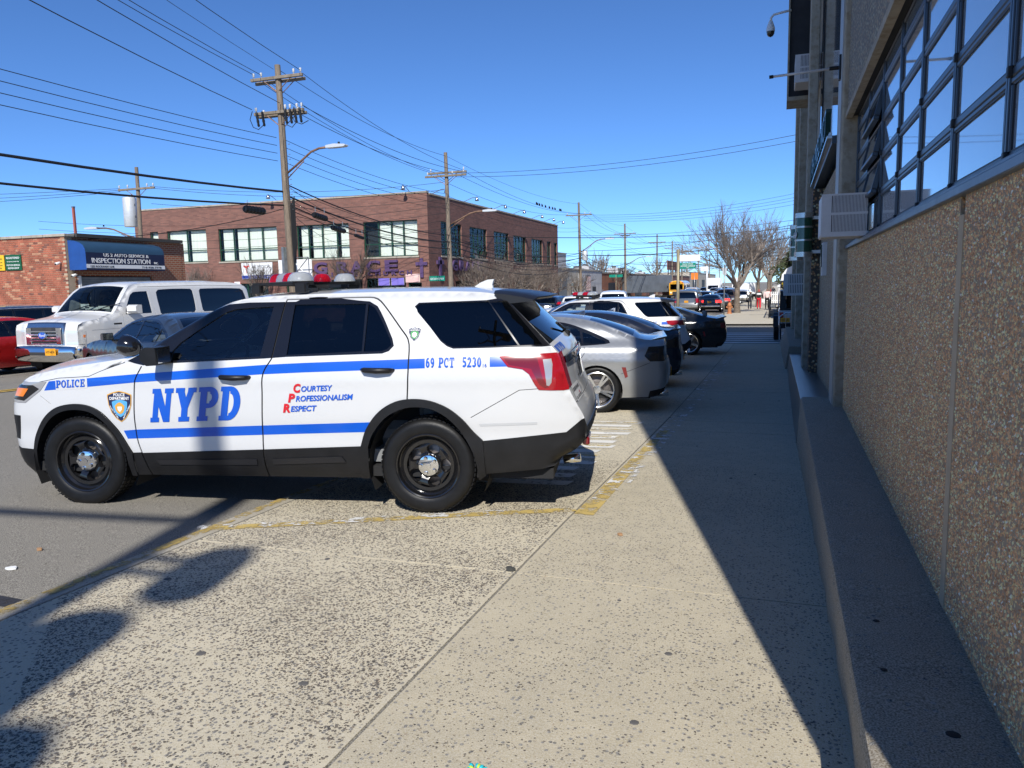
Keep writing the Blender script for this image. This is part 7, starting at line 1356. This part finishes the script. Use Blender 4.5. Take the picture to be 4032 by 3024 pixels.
for i in range(24): g = G(); g.box((-10.6 + i * .44, 1.252, 1.2), (-10.45 + i * .44, 1.275, 3.85)); g.build('rib', 'container_blue', ct)
boxy('box_truck', 'white box truck facing the camera in far traffic, left one', 'truck', 7, 2.4, 3.4, 1.9, (-11.6, 150, prof(150)), R(-90), 'van_white', 'van_white', 'white trucks in far traffic'); boxy('box_truck', 'white box truck in far traffic, right of the first one', 'truck', 7, 2.4, 3.5, 1.9, (-9.0, 185, prof(185)), R(-90), 'banner_white', 'van_white', 'white trucks in far traffic')
boxy('delivery_van', 'white delivery van parked far along the kerb, nearer one', 'van', 5.6, 2.0, 2.3, 1.6, (-4.9, 116, prof(116)), R(90), 'van_white', 'van_white', 'far delivery vans'); boxy('delivery_van', 'white delivery van parked far along the kerb, farther one', 'van', 5.6, 2.0, 2.4, 1.6, (-4.7, 138, prof(138)), R(90), 'van_white', 'van_white', 'far delivery vans')
bus = thing('school_bus', 'yellow school bus with roof warning lamps facing the camera', 'bus', (-16.4, 133, prof(133)), R(-90)); BL, BW = 9.5, 2.42
g = G(); ys = np.linspace(-1, 1, 9); pr = [(-BW / 2, .5), (BW / 2, .5), (BW / 2, 2.5)] + [(BW / 2 * math.cos(a), 2.5 + .5 * math.sin(a)) for a in np.linspace(.2, math.pi - .2, 8)] + [(-BW / 2, 2.5)]; g.prism([(a, b) for a, b in pr], -BL, 0, 'x'); g.build('body', 'yellow_paint', bus); g = G(); g.prism([(BW / 2 * math.cos(a) * 1.0, 2.52 + .52 * math.sin(a)) for a in np.linspace(.25, math.pi - .25, 8)], -BL + .1, -.1, 'x'); g.build('roof', 'white_paint', bus)
g = G(); A = [(0, .5), (1.25, .5), (1.3, .95), (1.2, 1.32), (0, 1.5)]; g.prism(A, -1.0, 1.0, 'y'); g.build('hood', 'yellow_paint', bus); g = G(); g.box((1.26, -.5, .62), (1.32, .5, 1.2)); g.build('grille', 'slot', bus); g = G(); g.box((.0, -1.05, 1.52), (.03, 1.05, 2.42)); g.build('windshield', 'glass_tint', bus)
g = G(); g.box((.0, -.75, 2.52), (.06, .75, 2.84)); sgn = g.build('roof_sign', 'yellow_paint', bus); text('lettering', 'SCHOOL BUS', .2, 'ink', sgn, Matrix.Translation((.065, 0, 2.6)) @ Matrix.Rotation(R(90), 4, 'Z') @ Matrix.Rotation(R(90), 4, 'X'), .004, .02, 'CENTER', 0, 1, 1.3)
for y in (-1.05, -.85, .85, 1.05): g = G(); g.lathe([(.1, 0), (.08, .05), (0, .06)], 10, Matrix.Translation((.0, y, 2.66)) @ Matrix.Rotation(R(90), 4, 'Y')); g.build('warning_lamp', 'lamp_red' if abs(y) > 1 else 'lamp_amber', bus)
for sg in (1, -1):
    for i in range(9): g = G(); g.box((-BL + .3 + i, sg * (BW / 2 + .004) - .004, 1.55), (-BL + 1.1 + i, sg * (BW / 2 + .004) + .004, 2.3)); g.build('side_window', 'glass_tint', bus)
    for wx in (.5, -6.8): wheel(bus, wx, sg * (BW / 2 - .2), sg, .48, .28, 'five', .28)
    g = G(); g.tube([(.6, sg * 1.0, 1.3), (.9, sg * 1.35, 1.7), (.6, sg * 1.4, 2.1)], .02, 5).box((.55, sg * 1.4 - .1, 1.8), (.6, sg * 1.4 + .1, 2.15)); g.build('mirror', 'black_plastic', bus); g = G(); g.lathe([(.12, 0), (0, .05)], 10, Matrix.Translation((1.3, sg * .75, .95)) @ Matrix.Rotation(R(90), 4, 'Y')); g.build('headlight', 'lamp_clear', bus)
g = G(); g.box((1.28, -1.15, .45), (1.42, 1.15, .66), .02); g.build('bumper', 'black_plastic', bus)
# ---- off-roader at the building end
jp = thing('off_roader', 'white boxy off-roader with black fenders parked past the precinct corner', 'car', (.78, 30.2, prof(30.2)), R(90)); g = G(); g.box((-.95, -.78, .55), (2.9, .78, 1.12), .05); g.build('body', 'white_paint', jp); g = G(); g.prism([(-.93, 1.12), (-.86, 1.80), (1.35, 1.82), (1.75, 1.12)], -.74, .74, 'y'); g.build('hard_top', 'black_plastic', jp); g = G(); g.box((-.97, -.55, 1.2), (-.93, .55, 1.7)); g.build('rear_window', 'glass_tint', jp)
for sg in (1, -1):
    g = G(); g.box((-.35, sg * .77 - .012, 1.2), (.35, sg * .77 + .012, 1.68)).box((.5, sg * .77 - .012, 1.2), (1.2, sg * .77 + .012, 1.68)); g.build('window', 'glass_tint', jp); g = G(); g.box((-.99, sg * .68 - .07, .82), (-.94, sg * .68 + .07, 1.05), .01); g.build('taillight', 'lamp_red', jp); mirror(jp, 1.45, .98, 1.2, sg, 'black_plastic', 1.0)
    for wx in (-.02, 2.4): wheel(jp, wx, sg * .80, sg, .40, .27, 'five', .23, rimmat='rim_black'); q = G(); A = arc(wx, .42, .5, 10, 170, 8) + arc(wx, .42, .44, 170, 10, 8); q.prism(A, sg * .74, sg * .96, 'y'); q.build('fender', 'black_plastic', jp)
g = G(); g.box((-1.08, -.75, .48), (-.95, .75, .66), .02); g.build('bumper', 'black_plastic', jp); g = G(); Mx = Matrix.Translation((-1.0, -.1, 1.0)) @ Matrix.Rotation(R(-90), 4, 'Y'); g.lathe([(.0, .02), (.38, .0), (.4, .06), (.4, .2), (.36, .25), (.24, .25), (.2, .2), (0, .2)], 28, Mx); g.build('spare_tyre', 'rubber', jp, 'auto'); plate(jp, -1.1, .55, .78, 'HEB 3306', 'plate_yellow', R(180))
# ================================================================ trees, people, street furniture
M('bark', (.17, .135, .105), .9, var=.35, vs=3, bump=.5, bs=18, c2=(.1, .08, .065)); M('twig', (.235, .195, .165), .9, var=.3, vs=2); M('twig_dark', (.12, .095, .075), .9, var=.3, vs=2); M('needle', (.05, .065, .03), .9, var=.4, vs=3)
def tree(label, x, y, trunk_h, spread, up, depth, seed, r0=.24, nb=4, mat='twig', name='bare_tree', lean=(0, 0), zb=None, length=2.4, nsub=(3, 4)):
    rn = random.Random(seed); z0 = prof(y) if zb is None else zb; t = thing(name, label, 'tree', (x, y, z0)); tr = G(); cr = G()
    tr.tube([(0, 0, -.1), (lean[0] * .3, lean[1] * .3, trunk_h * .3), (lean[0] * .7, lean[1] * .7, trunk_h * .7), (lean[0], lean[1], trunk_h * 1.02)], [r0 * 1.35, r0 * 1.05, r0 * .92, r0 * .9], 10)
    def grow(p, d, L, r_, lev):
        n = 3; P = [p]; q = p
        for i in range(n): d = (d + Vector((rn.gauss(0, .11), rn.gauss(0, .11), rn.gauss(0, .07) + .05 * up))).normalized(); q = q + d * L / n; P.append(q)
        (tr if lev == 0 else cr).tube(P, [r_, r_ * .86, r_ * .72, r_ * .55], 6 if lev < 2 else (4 if lev < 3 else 3), lev < 2)
        if lev >= depth: return
        for k in range(rn.randint(*nsub)):
            f = rn.uniform(.35, 1); b = P[min(n - 1, int(f * n))].lerp(P[min(n, int(f * n) + 1)], f * n % 1); a = d.orthogonal().normalized(); a.rotate(Matrix.Rotation(rn.uniform(0, 6.28), 3, d)); dd = (d * rn.uniform(.7, 1.1) + a * rn.uniform(.4, .85) * spread); dd.z += .12 * up
            grow(b, dd.normalized(), L * rn.uniform(.58, .8), r_ * rn.uniform(.42, .58), lev + 1)
        grow(q, d, L * .7, r_ * .55, lev + 1)
    for k in range(nb):
        a = 6.28 * k / nb + rn.uniform(-.4, .4); d = Vector((math.cos(a) * spread * .75, math.sin(a) * spread * .75, 1)).normalized(); grow(Vector((lean[0], lean[1], trunk_h)), d, length * rn.uniform(.85, 1.15), r0 * .55, 0 if False else 1)
    tr.build('trunk', 'bark', t, 'auto'); cr.build('crown', mat, t); return t
tree('large bare street tree with spreading grey branches over the far pavement', -3.0, 61.3, 1.9, .95, .7, 5, 5, .22, 8, 'twig', length=2.25, nsub=(3, 4))
tree('second bare street tree just behind the large one', -1.9, 78, 2.4, .9, .8, 4, 9, .17, 5, 'twig', length=2.0, nsub=(3, 4))
tree('bare tree further along the right pavement', -1.2, 100, 2.6, .8, 1, 4, 12, .22, 5, 'twig', length=2.9); tree('far bare tree at the end of the right pavement', -1.5, 130, 2.6, .8, 1, 3, 13, .25, 6, 'twig', length=3.4)
for i, (x, y, s_) in enumerate(((-23.0, 58.5, 21), (-22.9, 66, 22), (-23.0, 73, 23), (-23.0, 80.5, 24))): tree(('bushy bare brown tree beside the church wall, nearest', 'bushy bare brown tree in the middle of the church wall', 'bushy bare brown tree under the church side windows', 'bushy bare brown tree at the far end of the church wall')[i], x, y, 1.3, 1.15, .5, 4, s_, .13, 8, 'twig', length=1.7, nsub=(4, 5))
tree('slender bare tree in front of the purple church letters', -29.8, 50.3, 1.6, .7, 1, 4, 31, .12, 5, 'twig_dark', length=1.7); tree('thin bare tree in front of the medical banner', -38.0, 50.2, 1.5, .7, 1, 4, 32, .11, 5, 'twig_dark', length=1.5); tree('small bare bush below the left church window', -44.6, 50.4, 1.5, .8, .8, 4, 33, .11, 5, 'twig', length=1.3)
tree('bare tree in front of the red brick warehouse', -23.2, 118, 1.8, .8, .8, 4, 34, .16, 5, 'twig_dark', length=1.7); tree('bare tree in front of the white workshop', -23, 92, 1.2, .9, .8, 3, 35, .13, 6, 'twig_dark', length=1.5)
for i, (x, y, h) in enumerate(((-34, 150, 41), (-40, 180, 42), (-30, 200, 43), (-28, 240, 44), (2, 160, 45), (4, 190, 46), (-2.0, 220, 47), (-26, 290, 48), (-50, 130, 49))): tree('distant bare tree showing above the far roofs', x, y, 3, .8, 1, 3, h, .3, 6, 'twig', length=3.2, nsub=(3, 4))['group'] = 'distant bare trees'
def evergreen(label, x, y, h, w, seed):
    rn = np.random.default_rng(seed); z0 = prof(y); t = thing('evergreen_tree', label, 'tree', (x, y, z0)); g = G(); g.tube([(0, 0, -.1), (.1, 0, h * .5), (0, .1, h * .9)], [.2, .13, .05], 8); g.build('trunk', 'bark', t, True); n = 2600; u = rn.random(n); a = rn.random(n) * 6.28; rr = w * np.sqrt(rn.random(n)) * np.sin(np.pi * (.15 + .8 * u)) * (.75 + .4 * np.sin(a * 3 + u * 9)); P = np.stack([rr * np.cos(a), rr * np.sin(a), h * (.22 + .8 * u)], 1); V = []; F = []
    for p in P: d = rn.normal(size=(3, 3)) * .16; k = len(V); V += [tuple(p + q) for q in d]; F.append((k, k + 1, k + 2))
    link('crown', mesh('crown', V, F), 'needle', t); return t
evergreen('olive green tree leaning over the right pavement by the awnings', 1.3, 66, 5.0, 1.5, 51); evergreen('dark evergreen behind the far porch awning', 1.6, 84, 6.0, 2.2, 52)
# ---- people
M('skin', (.20, .11, .075), .6); M('puffer_black', (.015, .016, .018), .5, var=.3, vs=4, bump=.3, bs=9); M('trousers_navy', (.015, .018, .03), .8); M('cloth_red', (.60, .012, .03), .8, var=.15); M('cloth_pink', (.75, .55, .52), .85, var=.1); M('cloth_black', (.012, .012, .013), .85); M('cloth_white', (.75, .75, .74), .8); M('hair', (.012, .01, .009), .7)
def skin_mesh(name, V, E, Rr, mat, parent, sub_=2):
    me = bpy.data.meshes.new(name); me.from_pydata(V, E, []); o_ = bpy.data.objects.new(name, me); COL.objects.link(o_); o_.parent = parent; m_ = o_.modifiers.new('skin', 'SKIN'); m_.use_smooth_shade = True
    for i, v in enumerate(me.skin_vertices[0].data): v.radius = (Rr[i], Rr[i] * (.8 if i < 5 else 1)); v.use_root = (i == 0)
    s2 = o_.modifiers.new('sub', 'SUBSURF'); s2.levels = sub_; s2.render_levels = sub_; me.materials.append(MATS[mat]); return o_
def person(label, x, y, h, rz, mats, step_=.22, hood=None, bag=False):
    k = h / 1.75; t = thing('person', label, 'person', (x, y, prof(y) + .06), rz, 'people walking away'); J = dict(pel=(0, 0, .95), spi=(0, .01, 1.15), che=(0, .02, 1.36), nec=(0, .02, 1.5), hed=(0, .04, 1.62), top=(0, .04, 1.72), sl=(-.19, .02, 1.42), el=(-.27, -.06, 1.15), hl=(-.27, .06, .90), sr=(.19, .02, 1.42), er=(.27, .08, 1.15), hr=(.26, .18, .92), pl=(-.1, 0, .90), kl=(-.11, step_ * .9, .50), al=(-.11, step_ * .7, .10), fl=(-.11, step_ * .7 + .15, .04), pr=(.1, 0, .90), kr=(.11, -step_ * .1, .48), ar=(.11, -step_ * 1.2, .12), fr=(.11, -step_ * 1.2 + .13, .04))
    n = list(J); idx = {q: i for i, q in enumerate(n)}; V = [tuple(c * k for c in J[q]) for q in n]; E = [(idx[a], idx[b]) for a, b in (('pel', 'spi'), ('spi', 'che'), ('che', 'nec'), ('nec', 'hed'), ('hed', 'top'), ('che', 'sl'), ('sl', 'el'), ('el', 'hl'), ('che', 'sr'), ('sr', 'er'), ('er', 'hr'), ('pel', 'pl'), ('pl', 'kl'), ('kl', 'al'), ('al', 'fl'), ('pel', 'pr'), ('pr', 'kr'), ('kr', 'ar'), ('ar', 'fr'))]
    Rr = [k * r_ for r_ in (.14, .14, .15, .06, .095, .07, .07, .05, .04, .07, .05, .04, .09, .065, .045, .035, .09, .065, .045, .035)]; skin_mesh('body', V, E, Rr, 'skin', t)
    def seg(names, rr, nm, mt, edges=None): q = [tuple(c * k for c in J[a]) for a in names]; skin_mesh(nm, q, edges or [(i, i + 1) for i in range(len(q) - 1)], [k * r_ for r_ in rr], mt, t, 1)
    seg(['spi', 'che', 'nec', 'sl', 'el', 'hl', 'sr', 'er', 'hr', 'pel'], [.17, .19, .10, .10, .075, .06, .10, .075, .06, .17], 'jacket', mats[0], [(9, 0), (0, 1), (1, 2), (1, 3), (3, 4), (4, 5), (1, 6), (6, 7), (7, 8)])
    seg(['pel', 'pl', 'kl', 'al', 'pr', 'kr', 'ar'], [.15, .11, .085, .07, .11, .085, .07], 'trousers', mats[1], [(0, 1), (1, 2), (2, 3), (0, 4), (4, 5), (5, 6)]); seg(['al', 'fl'], [.055, .045], 'shoe', mats[2]); seg(['ar', 'fr'], [.055, .045], 'shoe', mats[2])
    seg(['hed', 'top'], [.115, .08], 'hood' if hood else 'hair', hood or 'hair')
    if hood: seg(['nec', 'hed'], [.12, .115], 'hood', hood)
    if bag: g = G(); g.box((.2 * k, .1, .55 * k), (.4 * k, .25, .85 * k), .04); g.build('carrier_bag', 'cloth_white', t)
    return t
person('person in a black puffer jacket and dark trousers walking away, left of three', -2.35, 69.5, 1.58, 0, ('puffer_black', 'trousers_navy', 'cloth_white'), .12, 'puffer_black')
pr_ = person('person in red hood and red trousers walking away, middle of three', -1.62, 70.0, 1.78, 0, ('cloth_black', 'cloth_red', 'cloth_red'), .16, 'cloth_red', True); g = G(); g.lathe([(.20, 0), (.215, .06), (.2, .16)], 14, Matrix.Translation((0, .02, 1.26)) @ Matrix.Diagonal((1.1, .9, 1, 1))); g.build('white_chest_band', 'cloth_white', pr_, True)
person('person in a pale pink hoodie and black trousers walking away, right of three', -.95, 70.5, 1.8, 0, ('cloth_pink', 'cloth_black', 'cloth_white'), .26, None)
person('tiny far pedestrian in red beyond the white fence', -1.4, 120, 1.7, 0, ('cloth_red', 'trousers_navy', 'cloth_black'), .2); person('tiny far pedestrian in blue beyond the white fence', -.8, 124, 1.7, 0, ('trousers_navy', 'trousers_navy', 'cloth_black'), .2)
# ---- signs and street furniture
M('post_bronze', (.30, .26, .17), .5, .4, var=.2); M('hydrant_rust', (.42, .16, .06), .6, var=.2)
def post(t, h, r_=.045, mat='post_bronze'): g = G(); g.tube([(0, 0, 0), (0, 0, h)], r_, 8); g.build('post', mat, t, True)
t = thing('street_sign', 'green street name sign with blank white sign on a tall post by the crosswalk', 'street sign', (-3.35, 30.2 - 2.6, prof(27.6))); post(t, 3.3, .055); g = G(); g.box((.06, -.012, 2.62), (.60, .012, 2.83), .004); b = g.build('name_board', 'sign_teal', t); g = G(); g.box((.0, -.012, 2.88), (.75, .012, 3.1), .004); g.build('blank_board', 'banner_white', t)
for w_, z, s_h, ww in (('POLICE OFFICER', 2.765, .055, .36), ('RAYMOND CANNON JR', 2.69, .075, .48), ('WAY', 2.64, .045, .10)): text('lettering', w_, s_h, 'white_enamel', b, face_minus_y((.33, -.0135, z)), .001, .01, 'CENTER', 0, 1, ww)
t = thing('street_sign', 'green street name sign on the church corner utility pole', 'street sign', (PX - .9, 48.2, 2.15)); g = G(); g.box((-.55, -.02, 0), (.6, .02, .34), .004); b = g.build('name_board', 'sign_teal', t); text('lettering', 'ROCKAWAY AV', .2, 'white_enamel', b, face_minus_y((.02, -.022, .08)), .002, .01, 'CENTER', 0, 1, 1.0)
t = thing('street_sign', 'small green sign in front of the brick warehouse', 'street sign', (-22.6, 112.5, prof(112))); post(t, 4.0); g = G(); g.box((-1.0, -.02, 3.6), (1.0, .02, 4.0)); g.build('name_board', 'sign_teal', t)
t = thing('orange_sign', 'square orange road works sign beyond the school bus', 'road sign', (-10.9, 108, prof(108))); post(t, 3.95, .06, 'steel_grey'); g = G(); g.box((-.45, -.05, 3.0), (.45, -.01, 3.9)); g.build('board', 'sign_orange', t)
t = thing('overhead_gantry', 'pale sign gantry post right of the orange sign', 'road sign', (-9.6, 112, prof(112))); post(t, 5.0, .09, 'white_enamel'); g = G(); g.box((-.9, -.05, 4.2), (.2, 0, 4.8)); g.build('board', 'white_enamel', t)
hy = thing('fire_hydrant', 'rusty orange fire hydrant on the far corner pavement', 'hydrant', (-3.45, 59.6, prof(59.6) + .06)); g = G(); g.lathe([(.20, 0), (.20, .06), (.14, .08), (.13, .55), (.17, .58), (.17, .63), (.14, .66), (.12, .76), (.05, .84), (0, .85)], 14); g.build('barrel', 'hydrant_rust', hy, 'auto')
for a in (0, 180, 90): g = G(); g.tube([(.1 * math.cos(R(a)), .1 * math.sin(R(a)), .48), (.23 * math.cos(R(a)), .23 * math.sin(R(a)), .48)], .06, 8); g.build('outlet', 'hydrant_rust', hy)
t = thing('parking_sign_post', 'dark steel sign post between the hydrant and the braking saloon', 'sign post', (-3.7, 57.4, prof(57.4))); post(t, 3.6, .05, 'steel_grey'); g = G(); g.box((-.15, -.03, 2.9), (.15, -.01, 3.4)); g.build('plate', 'grey_vinyl', t)
t = thing('crowd_barrier', 'low steel barrier end beside the off-roader', 'barrier', (.05, 28.6, prof(28.6))); g = G(); g.tube([(0, 0, 0), (0, 0, .9), (.2, 0, 1.05), (1.2, 0, 1.05), (1.4, 0, .9), (1.4, 0, 0)], .025, 8); g.build('frame', 'steel_band', t, True)
for i in range(6): g = G(); g.tube([(.2 + i * .2, 0, .15), (.2 + i * .2, 0, 1.03)], .012, 5); g.build('bar', 'steel_band', t)
t = thing('red_post', 'slim red marker post on the repair shop roof', 'post', (-26.2, 23.5, 3.6)); g = G(); g.box((-.04, -.04, 0), (.04, .04, 1.5)); g.build('shaft', M('post_red', (.36, .10, .07), .7), t); g = G(); g.box((-.05, -.05, 1.5), (.05, .05, 1.55)); g.build('cap', 'steel_grey', t)
t = thing('litter_bin', 'dark round bin on the post at the church corner', 'bin', (PX + .5, 47.9, .35)); g = G(); g.lathe([(0, 0), (.22, 0), (.24, .75), (0, .75)], 12); g.build('drum', 'black_plastic', t, 'auto'); g = G(); g.lathe([(.25, .72), (.25, .78), (.1, .82), (0, .82)], 12); g.build('lid', 'black_plastic', t, 'auto')
t = thing('kerb_parapet', 'dark low step at the foot of the far right railings', 'step', (.2, 56, prof(56))); g = G(); g.box((-.8, -1.5, .0), (.9, 1.5, .35), .02); g.build('tread', 'ledge_concrete', t); g = G(); g.box((-.3, -1.5, .35), (.9, 1.5, .6), .02); g.build('tread', 'ledge_concrete', t)
# ---- small litter on the near pavement
M('lime', (.45, .62, .05), .5); M('aqua', (.02, .42, .5), .5); M('litter_tan', (.35, .2, .1), .8); M('leaf_bit', (.05, .05, .045), .8)
cl = thing('hair_bobble', 'crushed lime and turquoise fabric hair bobble on the near pavement', 'hair bobble', (-.93, 2.23, prof(2.23) + .004))
for i in range(13): a = 6.28 * i / 13 + random.uniform(-.2, .2); rr = random.uniform(.018, .032); g = G(); g.lathe([(0, -.012), (.006, -.006), (.0075, .004), (0, .012)], 6, Matrix.Translation((rr * math.cos(a), rr * .75 * math.sin(a), .006)) @ Matrix.Rotation(a, 4, 'Z') @ Matrix.Rotation(R(80), 4, 'Y')); g.build('petal', ('lime', 'aqua', 'aqua')[i % 3], cl, True)
for i, (x, y, m_, s_, lb) in enumerate(((-.98, 5.0, 'litter_tan', .02, 'small brown cork-like scrap on the sunny pavement'), (-1.47, 4.13, 'leaf_bit', .03, 'dark clump of debris where the pavement joints cross'), (-4.45, 3.3, 'white_flat', .045, 'flattened white paper scrap lying in the road'), (-4.6, 3.62, 'litter_tan', .022, 'tan scrap on the asphalt near the kerb'))):
    zz = road_z(x, y) if x < -3.9 else prof(y); t = thing('litter', lb, 'litter', (x, y, zz + .004)); g = G(); P = [(s_ * random.uniform(.6, 1.2) * math.cos(a), s_ * random.uniform(.4, .8) * math.sin(a)) for a in np.linspace(0, 5.6, 8)]; g.prism(P, 0, .006 + .4 * s_ * (m_ != 'white_flat'), 'z'); g.build('scrap', m_, t)
    g = G(); g.prism([(p[0] * .4 + s_ * .5, p[1] * .4) for p in P], .0, .008, 'z'); g.build('fleck', m_, t)
